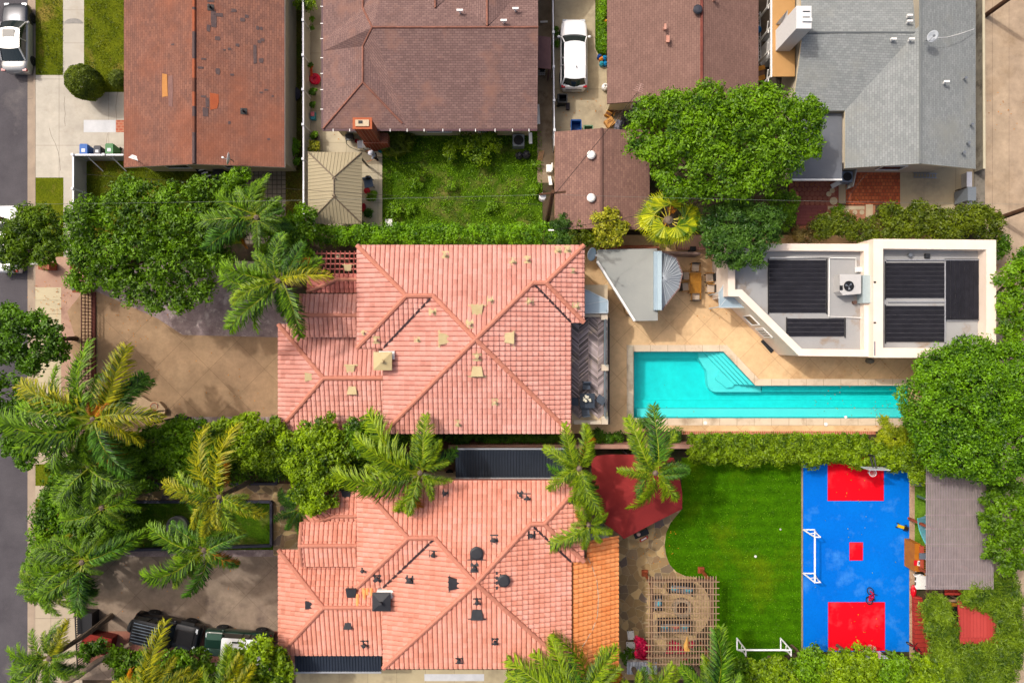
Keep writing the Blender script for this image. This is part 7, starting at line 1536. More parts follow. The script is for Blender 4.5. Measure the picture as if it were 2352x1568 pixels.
mb = MB(); q = V(1304, 245, .2); mb.box((q.x, q.y, .15), (.24, .42, .3)); mb.box((q.x, q.y, .31), (.26, .44, .03)); solo('small_box', mb, plain('plum_black', C(46, 34, 44)), 'small dark box on the ground below the open black bin', 'box')
bin_('open blue bin standing at the garage wall', 1323, 291, C(16, 84, 160), .68, .78, .95, 0, True)
bin_('open green bin half under the garage eave', 1351, 300, C(120, 160, 124), .6, .62, .9, math.pi, True)
def crate(label, x, y, sz, rot, mat, name='box', cat='box', slats=False):
    q = V(x, y, sz[2]); t = thing(name, label, cat, (q.x, q.y, 0), rot); T = lambda a, b, c: WM[t.name] @ Vector((a, b, c)); mb = MB(); mb.box(T(0, 0, sz[2] / 2), sz, rot); mb.build('body', mat, t)
    mb = MB(); mb.box(T(0, 0, sz[2] + .015), (sz[0] * .7, .05, .02), rot); mb.box(T(0, sz[1] * .2, sz[2] + .012), (sz[0] * .4, .05, .02), rot); mb.build('tape', plain('tape', C(150, 100, 50)), t)
    if slats:
        for i in (-1, 0, 1): mb = MB(); mb.box(T(0, i * sz[1] * .3, sz[2] + .02), (sz[0] * .86, sz[1] * .2, .03), rot); mb.build('drawer_front', plain('dark_drawer', C(110, 66, 30)), t)
m_card = M('cardboard', C(216, 160, 92), C(196, 140, 76), 3); m_ochre = M('ochre_wood', C(206, 146, 60), C(176, 118, 44), 4)
crate('square cardboard box on the driveway in front of the rubbish heap', 1401, 280, (.62, .55, .4), .6, m_card)
crate('yellow wooden drawer chest lying on the rubbish heap', 1402, 254, (.42, .85, .4), -.5, m_ochre, 'chest', 'chest', True)
rs = random.Random(4)
for i, (x, y) in enumerate([(1424, 250), (1430, 243), (1436, 252), (1420, 243), (1428, 258), (1442, 240)]):
    q = V(x, y, .4); a = rs.uniform(.3, 1.2); mb = MB(); d = Vector((math.cos(a), math.sin(a), .1)) * rs.uniform(.5, .8); mb.bar(q - d, q + d, .06, .05); solo('wood_offcut', mb, m_ochre if i % 2 else m_wood2, 'loose wood offcut sticking out of the rubbish heap by the cocoa house', 'wood', 'wood offcuts in the rubbish heap')
def bag(label, x, y, r, mat, z=.35):
    q = V(x, y, z); mb = MB(); mb.ball((q.x, q.y, r[2]), r, 14)
    for v in mb.v: k = 1 + .14 * math.sin(v.x * 21 + v.y * 13) * math.cos(v.y * 17 - v.z * 11); v.x = q.x + (v.x - q.x) * k; v.y = q.y + (v.y - q.y) * k; v.z = max(.01, v.z * k)
    mb.lathe([(.10, 0), (.05, .08), (.09, .16)], (q.x, q.y, r[2] * 1.85), 8); solo('rubbish_bag', mb, mat, label, 'bag')
m_bbag = M('black_bag', (.014, .014, .018, 1), (.03, .03, .036, 1), 6, .25, bump=.6, bscale=14); m_gbag = M('grey_bag', C(140, 140, 156), C(70, 70, 84), 5, .3, bump=.8, bscale=12)
bag('crumpled grey plastic bag beside the cardboard box', 1421, 290, (.34, .45, .3), m_gbag)
bag('big black rubbish bag between the grey bag and the tree', 1440, 276, (.4, .45, .34), m_bbag)
bag('blue grey tarpaulin bundle at the cocoa house wall', 1452, 246, (.4, .35, .25), M('tarp', C(116, 130, 134), C(80, 92, 98), 4, .5, bump=.6, bscale=9))
bag('left black rubbish bag by the garden air conditioner', 1193, 357, (.26, .28, .24), m_bbag); bag('right black rubbish bag by the garden air conditioner', 1209, 355, (.30, .3, .26), m_bbag)
mb = MB(); q = V(1390, 199, .4); mb.lathe([(.16, 0), (.24, .25), (.22, .45), (.12, .55), (.15, .62), (.1, .62), (.08, .4)], (q.x, q.y, 0), 16); solo('vase', mb, m_trim, 'white urn standing by the wall of the cocoa house', 'urn')
m_jug = plain('blue_jug', C(20, 130, 190), .2)
for i, (x, y, lb, mm) in enumerate(((1388, 98, 'blue water jug alone beside the grass strip', m_jug), (1377, 130, 'dark blue pail at the foot of the grass strip', plain('pail', C(10, 70, 150))), (1389, 133, 'upper blue jug in the pile by the cocoa house', m_jug), (1391, 146, 'lower blue jug in the pile by the cocoa house', m_jug), (1382, 146, 'leftmost turquoise jug in the pile by the cocoa house', plain('teal_jug', C(50, 160, 180), .2)), (1381, 135, 'orange bucket among the blue jugs', plain('orange_bucket', C(232, 140, 40))), (1391, 50, 'orange pail at the top of the grass strip', plain('amber_pail', C(236, 170, 40))))):
    q = V(x, y, .3); mb = MB(); mb.lathe([(.13, 0), (.16, .05), (.16, .34), (.06, .44), (.06, .5), (.001, .5)], (q.x, q.y, 0), 14); solo('jug' if 'jug' in lb else 'bucket', mb, mm, lb, 'jug' if 'jug' in lb else 'bucket')
def ladder(label, a, b, w_, n, mat, z=.1):
    A_, B_ = V(*a, z), V(*b, z); d = (B_ - A_).normalized(); s = Vector((-d.y, d.x, 0)) * w_ / 2; t = thing('ladder', label, 'ladder', (A_ + B_) / 2 - Vector((0, 0, z)))
    mb = MB(); mb.bar(A_ + s, B_ + s, .06); mb.bar(A_ - s, B_ - s, .06); mb.build('rail', mat, t); mb = MB()
    for i in range(n): q = A_.lerp(B_, (i + .5) / n); mb.bar(q + s, q - s, .04)
    mb.build('rungs', mat, t)
ladder('white ladder lying beside the grass strip of the cocoa house', (1389, 58), (1389, 116), .22, 8, m_trim)
ladder('long white ladder in the gap between the cocoa house and the tan patio cover', (1743, 28), (1745, 150), .16, 14, plain('ladder_white', C(222, 224, 228)))
ladder('aluminium ladder with a yellow end on the rear concrete patio', (2098, 402), (2152, 404), .3, 8, m_steel)
mb = MB(); q = V(1743, 66, .5); mb.ball((q.x, q.y, .3), .26, 12); solo('ball', mb, plain('blue_ball', C(20, 110, 176)), 'blue ball resting against the long white ladder', 'ball')
t = thing('cupboard', 'yellow brown wooden cupboard in the gap by the cocoa house', 'cupboard', V(1748, 170)); q = V(1747, 168, .9); mb = MB(); mb.box((q.x, q.y, .45), (.55, .95, .9)); mb.build('body', m_wood2, t); mb = MB(); mb.box((q.x, q.y + .32, .92), (.6, .3, .05), .3); mb.box((q.x, q.y - .35, .92), (.6, .3, .05), .3); mb.build('shelf', m_ochre, t)
def ac(label, x, y, sz=.8, h=.75, blades=True, tint=None):
    q = V(x, y, h); t = thing('air_conditioner', label, 'air conditioner', (q.x, q.y, 0)); mb = MB(); mb.box((q.x, q.y, h / 2), (sz, sz, h)); mb.build('case', tint or M('ac_case', C(150, 156, 158), C(136, 142, 146), 3, .5), t)
    mb = MB(); mb.lathe([(sz * .40, h), (sz * .42, h + .04), (sz * .37, h + .04)], (q.x, q.y, 0), 20); mb.build('fan_ring', m_black, t); mb = MB(); mb.lathe([(sz * .37, h + .008), (.001, h + .01)], (q.x, q.y, 0), 20); mb.build('fan_well', m_dark, t)
    mb = MB(); c = Vector((q.x, q.y, h + .03))
    for i in range(3): a = i * 2.094 + .3; mb.face([c, c + Vector((math.cos(a), math.sin(a), 0)) * sz * .34, c + Vector((math.cos(a + .7), math.sin(a + .7), .03)) * sz * .34])
    mb.build('fan_blade', m_steel, t)
ac('square garden air conditioner with a three bladed fan by the brown hip house', 1191, 322)
ac('blue grey air conditioner beside the flat felt roof', 1946, 406, .72, .8, tint=plain('blue_case', C(136, 150, 172), .4))
mb = MB(); q = V(1970, 408, 1.0); mb.bar((q.x - .3, q.y - .6, .5), (q.x - .05, q.y + .6, .5), .06, 1.0); solo('door_panel', mb, plain('panel_grey', C(196, 196, 192)), 'pale panel leaning beside the blue grey air conditioner', 'panel')
mb = MB(); q = V(1931, 420, .6); mb.bar((q.x - .5, q.y - .2, .3), (q.x + .4, q.y + .3, .6), .3, .06); solo('leaning_board', mb, m_vin2, 'white board leaning in front of the blue grey air conditioner', 'board')
ac('dark air conditioner tucked below the red-brown gable house', 500, 398, .7, .7, tint=plain('dark_case', C(56, 58, 62)))
t = thing('step_ladder', 'small dark step stool with pale treads under the red-brown gable', 'ladder', V(470, 392)); mb = MB(); q = V(466, 390, .5); mb.bar((q.x - .35, q.y + .3, .8), (q.x + .2, q.y - .6, .02), .5, .05); mb.build('frame', m_black, t); mb = MB()
for i in range(4): mb.bar((q.x - .42 + i * .14, q.y + .14 - i * .18, .72 - i * .16), (q.x + .02 + i * .14, q.y + .22 - i * .18, .72 - i * .16), .1, .03)
mb.build('tread', m_trim, t)
# dishes and aerials
def dish(label, x, y, z, r, mat, az=(0.3, -.6, .75)):
    q = V(x, y, z); t = thing('satellite_dish', label, 'satellite dish', q - Vector((0, 0, .5))); n = Vector(az).normalized(); R = n.to_track_quat('Z', 'Y').to_matrix(); mb = MB()
    mb.lathe([(.001, 0), (r * .5, r * .06), (r * .85, r * .17), (r, r * .24), (r, r * .27), (r * .8, r * .20), (.001, .03)], (0, 0, 0), 22); mb.v = [q + R @ Vector((v.x * .85, v.y, v.z)) for v in mb.v]; mb.build('reflector', mat, t, True)
    mb = MB(); f = q + n * r * .9; mb.bar(q + R @ Vector((0, -r * .9, r * .2)), f, .03); mb.box(f, (.1, .1, .12)); mb.build('feed_arm', m_steel, t); mb = MB(); mb.tube([q - Vector((0, 0, .6)), q], .035, 7); mb.build('mast', m_steel, t)
m_dish = plain('dish_grey', C(206, 212, 218), .4)
dish('pale blue satellite dish on the top right corner of the pink villa', 1356, 583, 5.9, .48, plain('dish_blue', C(186, 204, 214), .4), (.75, -.3, .6))
dish('white satellite dish edge on at the lower edge of the red-brown roof', 528, 365, 4.4, .46, m_trim, (-.93, .12, .3))
dish('round white satellite dish in the middle of the grey shingled roof', 2141, 84, 5.0, .36, m_dish, (-.2, -.3, 1))
mb = MB(); q = V(2150, 87, 4.7); mb.tube([q, V(2175, 86, 4.4), V(2205, 78, 4.0), V(2237, 67, 3.35)], .02, 5); solo('cable', mb, m_trim, 'white cable from the round dish to the eave of the grey house', 'cable')
def aerial(label, x, y, z, ln, mat):
    q = V(x, y, z); b = Vector((q.x, q.y, z - .9)); t = thing('aerial', label, 'aerial', b); mb = MB(); mb.tube([b, q], .025, 6); mb.build('mast', mat, t); mb = MB(); mb.bar(q, q + Vector((.35, .9, .1)) * ln, .04)
    for i in range(5): c = q + Vector((.35, .9, .1)) * ln * (i / 4); mb.bar(c - Vector((.3, -.1, 0)) * (1 - i * .12), c + Vector((.3, -.1, 0)) * (1 - i * .12), .02)
    mb.build('elements', mat, t)
aerial('old television aerial near the lower left corner of the cocoa house roof', 1466, 210, 4.6, .5, plain('aerial_pink', C(204, 166, 156)))
aerial('small aerial on the lower left corner of the red-brown roof', 306, 365, 3.9, .22, m_steel)
# ---- person and barbecue corner
def barbecue(label, x, y):
    q = V(x, y, .9); t = thing('barbecue', label, 'barbecue', (q.x, q.y, 0), .06); T = lambda a, b, c: WM[t.name] @ Vector((a, b, c)); mb = MB(); mb.box(T(0, 0, .45), (.7, .5, .86), .06); mb.build('cabinet', m_steel, t)
    for s in (-1, 1): mb = MB(); mb.box(T(s * .52, .02, .86), (.34, .5, .04), .06); mb.build('side_shelf', plain('shelf_white', C(214, 216, 224), .4), t)
    mb = MB(); mb.lathe([(.3, -.33), (.32, -.3), (.32, .3), (.3, .33)], (0, 0, 0), 16, 0, 'X'); mb.v = [T(v.x, v.y * .85 + .02, .86 + max(0, v.z) * .75) for v in mb.v]; mb.build('lid', m_trim, t, True)
    mb = MB(); mb.tube([T(-.22, -.26, .98), T(-.22, -.36, .98), T(.22, -.36, .98), T(.22, -.26, .98)], .018, 6); mb.build('handle', m_steel, t)
barbecue('white gas barbecue with side shelves against the brick chimney', 844, 331)
t = thing('smoker', 'small black charcoal grill left of the white barbecue', 'barbecue', V(801, 314)); q = V(801, 313, .8); mb = MB(); mb.box((q.x, q.y, .55), (.5, .38, .4)); mb.build('firebox', m_black, t); mb = MB(); mb.bar((q.x - .15, q.y - .22, .8), (q.x + .15, q.y - .22, .8), .03); mb.build('handle', m_steel, t)
for s in (-1, 1): mb = MB(); mb.bar((q.x + s * .2, q.y, 0), (q.x + s * .2, q.y, .36), .05); mb.build('leg', m_black, t)
mb = MB(); mb.tube([V(795, 320, .03), V(796, 330, .03), V(803, 338, .03), V(820, 345, .03), V(838, 348, .03), V(852, 356, .03), V(872, 361, .03), V(895, 366, .06), V(925, 376, .06), V(960, 372, .06)], .02, 5); solo('garden_hose', mb, plain('dark_hose', C(60, 62, 52)), 'dark garden hose winding from the black grill past the person to the lawn', 'hose')
for x, y, r, lb, mm in ((819, 324, .13, 'red pot left of the white barbecue', plain('red_pot', C(186, 24, 40))), (873, 326, .13, 'orange pot right of the white barbecue', plain('orange_pot', C(214, 140, 30))), (873, 346, .14, 'teal bucket by the edge of the lawn', plain('teal_bucket', C(20, 120, 136)))):
    q = V(x, y, .3); mb = MB(); mb.lathe([(r * .75, 0), (r, .3), (r * 1.08, .3), (r * .9, .26), (.001, .2)], (q.x, q.y, 0), 14); solo('plant_pot' if 'pot ' in lb else 'bucket', mb, mm, lb, 'pot' if 'pot ' in lb else 'bucket')
def skin_chain(verts, edges, name, mat, parent, root=0, sub=2):
    me = bpy.data.meshes.new(name); me.from_pydata([v[:3] for v in verts], edges, []); o = bpy.data.objects.new(name, me); COL.objects.link(o); o.parent = parent
    m = o.modifiers.new('skin', 'SKIN'); m.use_smooth_shade = True
    for i, v in enumerate(verts): r = v[3]; me.skin_vertices[0].data[i].radius = r if isinstance(r, tuple) else (r, r); me.skin_vertices[0].data[i].use_root = (i == root)
    s = o.modifiers.new('sub', 'SUBSURF'); s.levels = s.render_levels = sub; me.materials.append(mat); return o
pn = thing('person', 'person in a white shirt and dark trousers reaching out beside the barbecue', 'person', V(866, 366), math.radians(100)); m_skin = plain('skin', C(196, 140, 104), .6); m_shirt = plain('white_shirt', C(226, 226, 236), .9); m_trou = plain('dark_trousers', C(30, 30, 44), .9)
skin_chain([(0, 0, .95, .12), (0, .02, 1.2, .11), (0, .05, 1.42, .10), (0, .06, 1.52, .05), (0, .09, 1.62, .085), (0, .10, 1.72, .08), (.17, .04, 1.42, .06), (.30, .16, 1.22, .045), (.34, .36, 1.12, .036), (.35, .44, 1.11, .03), (-.17, .04, 1.42, .06), (-.34, .14, 1.28, .045), (-.40, .38, 1.22, .036), (-.40, .46, 1.21, .03), (.09, 0, .85, .09), (.10, .08, .48, .065), (.10, .02, .09, .045), (.10, .16, .04, .04), (-.09, 0, .85, .09), (-.10, -.02, .48, .065), (-.10, -.08, .09, .045), (-.10, .06, .04, .04)],
  [(0, 1), (1, 2), (2, 3), (3, 4), (4, 5), (2, 6), (6, 7), (7, 8), (8, 9), (2, 10), (10, 11), (11, 12), (12, 13), (0, 14), (14, 15), (15, 16), (16, 17), (0, 18), (18, 19), (19, 20), (20, 21)], 'body', m_skin, pn)
skin_chain([(0, 0, .92, (.17, .13)), (0, .02, 1.2, (.17, .13)), (0, .05, 1.42, (.15, .11)), (.18, .04, 1.42, .078), (.29, .14, 1.25, .062), (-.18, .04, 1.42, .078), (-.33, .12, 1.30, .062)], [(0, 1), (1, 2), (2, 3), (3, 4), (2, 5), (5, 6)], 'shirt', m_shirt, pn)
skin_chain([(0, 0, .93, (.16, .12)), (.09, 0, .85, .11), (.10, .08, .48, .085), (.10, .02, .12, .065), (-.09, 0, .85, .11), (-.10, -.02, .48, .085), (-.10, -.08, .12, .065)], [(0, 1), (1, 2), (2, 3), (0, 4), (4, 5), (5, 6)], 'trousers', m_trou, pn)
mb = MB(); mb.ball((0, .08, 1.71), (.115, .125, .10), 12); mb.lathe([(.12, 0), (.17, -.01), (.17, .01), (.11, .03)], (0, .11, 1.69), 14); mb.v = [WM[pn.name] @ v for v in mb.v]; mb.build('hat', m_shirt, pn, True)
for s, wx, wy, wz in ((1, .35, .44, 1.11), (-1, -.40, .46, 1.21)):
    for k in range(4): skin_chain([(wx + (k - 1.5) * .019, wy, wz, .011), (wx + (k - 1.5) * .022, wy + .05, wz - .005, .009), (wx + (k - 1.5) * .022, wy + .085 - abs(k - 1.4) * .008, wz - .022, .007)], [(0, 1), (1, 2)], 'finger', m_skin, pn, sub=1)
    skin_chain([(wx - s * .03, wy - .02, wz, .012), (wx - s * .06, wy + .02, wz - .01, .010), (wx - s * .065, wy + .05, wz - .02, .008)], [(0, 1), (1, 2)], 'thumb', m_skin, pn, sub=1)
# ---- chairs and tables
def chair_proto(label, cat, fab, frame, arms=True, w_=.52, d=.5, group=None):
    t = thing('chair', label, cat, group=group); mb = MB(); mb.box((0, 0, .44), (w_, d, .08)); mb.build('seat', fab, t); mb = MB(); mb.box((0, d / 2 - .02, .68), (w_, .07, .48)); mb.build('backrest', frame if arms else fab, t)
    for sx in (-1, 1):
        for sy in (-1, 1): mb = MB(); mb.box((sx * (w_ / 2 - .03), sy * (d / 2 - .03), .2), (.05, .05, .4)); mb.build('leg', frame, t)
        if arms: mb = MB(); mb.box((sx * (w_ / 2 + .03), -.02, .64), (.06, d, .04)); mb.box((sx * (w_ / 2 + .03), -d / 2 + .04, .5), (.05, .05, .28)); mb.build('arm', m_oak, t)
    return t
m_oak = M('golden_oak', C(196, 136, 40), C(172, 112, 28), 4, .5, grain=.15); m_cush = M('cream_cushion', C(222, 200, 178), C(210, 188, 166), 4, .9)
dc = chair_proto('cream cushioned dining chair above the wooden table, nearest the blue green tree', 'chair', m_cush, m_black, True, .54, .54, 'chairs round the wooden dining table')
q = V(1596, 614, .5); dc.location = (q.x, q.y, .07); dc.rotation_euler = (0, 0, -.05)
for x, y, r, lb in ((1597, 682, math.pi, 'cream cushioned dining chair below the wooden table, nearest the pool'), (1573, 634, math.pi / 2, 'upper of the two cream chairs between the fan roof and the wooden table'), (1571, 659, math.pi / 2 + .1, 'lower of the two cream chairs between the fan roof and the wooden table'), (1630, 638, -math.pi / 2 + .04, 'upper of the two cream chairs on the pool house side of the wooden table'), (1633, 663, -math.pi / 2 - .05, 'lower of the two cream chairs on the pool house side of the wooden table')):
    q = V(x, y, .5); dup(dc, (q.x, q.y, .07), r, lb)
def table(name, label, x0, y0, x1, y1, h, mat, legm, z0=0.07, slats=0, rot=0):
    a, b = V(x0, y0, h + z0), V(x1, y1, h + z0); c = (a + b) / 2; t = thing(name, label, 'table', (c.x, c.y, z0), rot); T = lambda x, y, z: WM[t.name] @ Vector((x, y, z)); W_, D_ = abs(b.x - a.x), abs(a.y - b.y)
    mb = MB()
    if slats:
        for k in (-1, 1):
            n_ = slats
            for i in range(n_): mb.box(T(-W_ * .44 + (i + .5) * W_ * .88 / n_, k * D_ * .25, h - .02), (W_ * .88 / n_ - .014, D_ * .42, .03))
        for s in (-1, 1): mb.box(T(s * W_ * .47, 0, h - .02), (W_ * .06, D_, .04)); mb.box(T(0, s * D_ * .48, h - .02), (W_ * .88, D_ * .04, .04))
        mb.box(T(0, 0, h - .02), (W_ * .88, D_ * .08, .04))
    else: mb.box(T(0, 0, h - .02), (W_, D_, .05), rot)
    mb.build('tabletop', mat, t)
    for sx in (-1, 1):
        for sy in (-1, 1): mb = MB(); mb.box(T(sx * (W_ / 2 - .08), sy * (D_ / 2 - .08), h / 2 - .03), (.06, .06, h - .06), rot); mb.build('leg', legm, t)
    return t
table('dining_table', 'golden slatted wooden dining table between the garden bar and the pool house', 1584, 626, 1611, 673, .74, m_oak, m_oak, .07, 7)
m_slate = plain('slate_blue_metal', C(62, 72, 86), .5); m_slate2 = plain('slate_cushion', C(84, 94, 108), .8)
table('terrace_table', 'slate blue square table on the chevron terrace', 1332, 903, 1366, 937, .74, m_slate, m_black, 2.95)
tc_ = chair_proto('slate terrace chair above the square table with its back to the villa peak', 'chair', m_slate2, m_black, False, .5, .5, 'chairs round the terrace table'); q = V(1347, 885, 3.4); tc_.location = (q.x, q.y, 2.95)
for x, y, r, lb in ((1320, 922, math.pi / 2, 'slate terrace chair half hidden under the pink roof edge'), (1379, 917, -math.pi / 2 - .6, 'slate terrace chair turned askew towards the railing'), (1345, 946, math.pi + .1, 'slate terrace chair below the square table')):
    q = V(x, y, 3.4); dup(tc_, (q.x, q.y, 2.95), r, lb)
fl = MB(); rs = random.Random(2)
for i in range(16): q = V(1348 + rs.uniform(-8, 8), 915 + rs.uniform(-8, 6), 3.85); fl.ball(q, rs.uniform(.05, .11), 6)
solo('flower_bowl', fl, plain('white_petals', C(242, 236, 214), .9), 'white flower arrangement on the slate terrace table', 'flowers')
# ---- patio of the brown hip house
t = chair_proto('grey garden chair with a black coat on the strip beside the gazebo', 'chair', plain('chair_grey', C(122, 138, 158)), m_black, False, .6, .6); q = V(846, 420, .5); t.location = (q.x, q.y, 0); t.rotation_euler = (0, 0, .2)
mb = MB(); q = V(845, 408, .8); mb.ball((q.x, q.y, .78), (.22, .16, .16), 10); solo('coat', mb, m_black, 'black coat hung over the back of the grey garden chair', 'coat')
mb = MB(); q = V(843, 438, .4); mb.lathe([(.2, 0), (.2, .42), (.23, .42), (.001, .45)], (q.x, q.y, 0), 8); solo('stool', mb, plain('red_plastic', C(208, 24, 36), .5), 'red plastic stool between the grey chair and the potted plants', 'stool')
mb = MB(); q = V(833, 477, .4); mb.box((q.x, q.y, .25), (.3, .5, .5)); mb.box((q.x, q.y, .52), (.34, .54, .05)); solo('crate', mb, plain('red_crate', C(200, 20, 44)), 'red crate half under the gazebo roof edge', 'crate')
def potted(label, x, y, r, leaf, pr=.2, potm=None, L=.22, per=40):
    q = V(x, y, .3); t = thing('potted_plant', label, 'plant', (q.x, q.y, 0)); mb = MB(); mb.lathe([(pr * .75, 0), (pr, .34), (pr * 1.08, .34), (pr * .9, .3), (.001, .28)], (q.x, q.y, 0), 16); mb.build('pot', potm or plain('dark_pot', C(52, 42, 44)), t)
    bl = [(x, y, r, .65), (x + r * .4, y - r * .4, r * .6, .8)]; cl = blob_clumps(bl, .14, .9); v = crown_leaves(cl, per, L, .06); mesh_np('foliage', v, len(v) // 4, G[leaf], t)
potted('potted plant with long green leaves on the strip east of the gazebo', 855, 452, 11, 'weed'); potted('potted plant with dark leaves, lower on the strip east of the gazebo', 846, 489, 9, 'blue', .27)
potted('dark red potted plant near the pot on the white fence path', 722, 312, 7, 'weed', .26, plain('maroon_pot', C(70, 34, 36)))
potted('small potted shrub on the path beside the white fence, above the cooler', 717, 240, 7, 'dark', .15, L=.12); potted('bushy potted shrub on the path, just under the red flower toy', 719, 212, 8, 'dark', .18, L=.12)
mb = MB(); q = V(893, 511, .4); mb.box((q.x, q.y, .2), (.42, .42, .4)); mb.box((q.x, q.y, .42), (.48, .48, .05)); solo('white_stool', mb, m_trim, 'white square stool at the hedge by the end of the strip', 'stool')
t = thing('toy_ride', 'round red toy with an orange handle on the path beside the white fence', 'toy', V(722, 180)); q = V(722, 180, .4); mb = MB(); mb.lathe([(.2, 0), (.36, .12), (.40, .3), (.3, .36), (.12, .3), (.1, .2), (.001, .2)], (q.x, q.y, 0), 20); mb.build('seat', plain('crimson', C(222, 10, 60), .4), t); mb = MB(); q = V(715, 165, .4); mb.bar((q.x, q.y - .3, .3), (q.x, q.y + .3, .5), .14); mb.bar((q.x - .14, q.y + .3, .5), (q.x + .16, q.y + .3, .5), .07); mb.build('handle', plain('orange_red', C(232, 66, 20)), t)
t = thing('cool_box', 'turquoise cool box with a pink lid on the white fence path', 'cool box', V(718, 265)); q = V(718, 265, .4); mb = MB(); mb.box((q.x, q.y, .2), (.3, .52, .4)); mb.build('body', plain('turquoise', C(60, 160, 180)), t); mb = MB(); mb.box((q.x, q.y + .08, .43), (.26, .3, .06)); mb.build('lid', plain('pink_lid', C(232, 120, 130)), t)
# ---- bicycles
def bike(label, x, y, rot, col, L=1.2, lying=.25, name='bicycle', z0=.04):
    q = V(x, y, .3); t = thing(name, label, 'bicycle', (q.x, q.y, z0), rot); Wm = WM[t.name]; s, r = L * .33, L * .24; lean = Matrix.Rotation(lying, 3, 'Y')
    T = lambda a, b, c: Wm @ (lean @ Vector((a, b, c)))
    for yy in (s, -s):
        mb = MB(); mb.tube([T(0, yy + r * math.cos(k * math.pi / 10), r + r * math.sin(k * math.pi / 10)) for k in range(20)], .035, 6, 0, True); wo = mb.build('wheel', m_tyre, t)
        mb = MB()
        for k in range(8): a = k * math.pi / 8; mb.bar(T(0, yy - r * math.cos(a), r - r * math.sin(a)), T(0, yy + r * math.cos(a), r + r * math.sin(a)), .008)
        mb.build('spokes', m_steel, wo)
    mb = MB(); bb = T(0, -.02, r * .95); hd = T(0, s * .72, r * 2.15); st = T(0, -s * .35, r * 2.1)
    for a, b in ((bb, hd), (bb, st), (st, hd), (T(0, -s, r), bb), (T(0, -s, r), st), (hd, T(0, s, r))): mb.tube([a, b], .05, 6)
    mb.build('frame', plain('bike_paint', col, .3), t); mb = MB(); mb.bar(T(0, -s * .6, r * 2.3), T(0, -s * .15, r * 2.35), .13, .06); mb.build('saddle', m_tyre, t); mb = MB(); mb.tube([T(-.28, s * .55, r * 2.5), T(0, s * .75, r * 2.35), T(.28, s * .55, r * 2.5)], .025, 6); mb.build('handlebar', m_black, t); mb = MB(); mb.bar(T(-.16, -.02, r * .95), T(.16, -.02, r * .95), .03); mb.build('pedals', m_black, t)
bike('red child bicycle lying on the blue court above the big red panel', 1995, 1368, -.12, C(200, 14, 60), 1.0, .45)
bike('red tricycle half hidden by the leaves at the lower right court corner', 2098, 1488, .9, C(196, 16, 40), 1.0, .3)
t = thing('ride_on_toy', 'yellow and black ride on toy near the upper right of the blue court', 'toy', V(2069, 1208), -.32); T = lambda a, b, c: WM[t.name] @ Vector((a, b, c)); mb = MB(); mb.box(T(-.12, 0, .22), (.46, .2, .10), -.32); mb.build('deck', plain('toy_yellow', C(236, 196, 20), .4), t); mb = MB(); mb.box(T(.22, 0, .26), (.26, .24, .22), -.32); mb.build('nose', m_black, t); mb = MB(); mb.bar(T(.24, -.2, .42), T(.24, .2, .42), .04); mb.build('handlebar', m_black, t)
for a, b in ((-.3, .14), (-.3, -.14), (.26, .18), (.26, -.18)): mb = MB(); mb.lathe([(.09, -.03), (.09, .03)], (0, 0, 0), 10, 0, 'Y'); mb.v = [T(v.x + a, v.y + b, v.z + .09) for v in mb.v]; mb.build('wheel', m_tyre, t)
# ---- goals and hoops
gl = thing('football_goal', 'white portable football goal facing the lawn on the left edge of the blue court', 'goal'); m_goal = plain('goal_white', C(246, 246, 250, .85), .4); w3 = V(1844, 1215).y - V(1844, 1315).y; h3, dp = 1.85, .78
for k, y in enumerate((0, -w3)):
    mb = MB(); mb.tube([(0, y, 0), (0, y, h3)], .055, 8); mb.build('post', m_goal, gl)
    mb = MB(); mb.tube([(0, y, .05), (dp, y, .05)], .05, 8); mb.build('ground_bar', m_goal, gl)
    mb = MB(); mb.tube([(dp, y, .05), (.42, y + .06, h3 * .62), (.38, y, h3 - .02), (0, y, h3)], .045, 8); mb.tube([(0, y, h3 * .55), (dp * .6, y, .9)], .03, 6); mb.build('side_hoop', m_goal, gl)
mb = MB(); mb.tube([(0, 0, h3), (0, -w3, h3)], .06, 8); mb.build('crossbar', m_goal, gl); mb = MB(); mb.tube([(dp, 0, .05), (dp, -w3, .05)], .05, 8); mb.build('back_bar', m_goal, gl)
q = V(1844, 1215); gl.location = (q.x, q.y, .05); q = V(1692, 1464); dup(gl, (q.x + w3, q.y, .05), -math.pi / 2, 'white portable football goal at the bottom edge of the lawn by the trees')
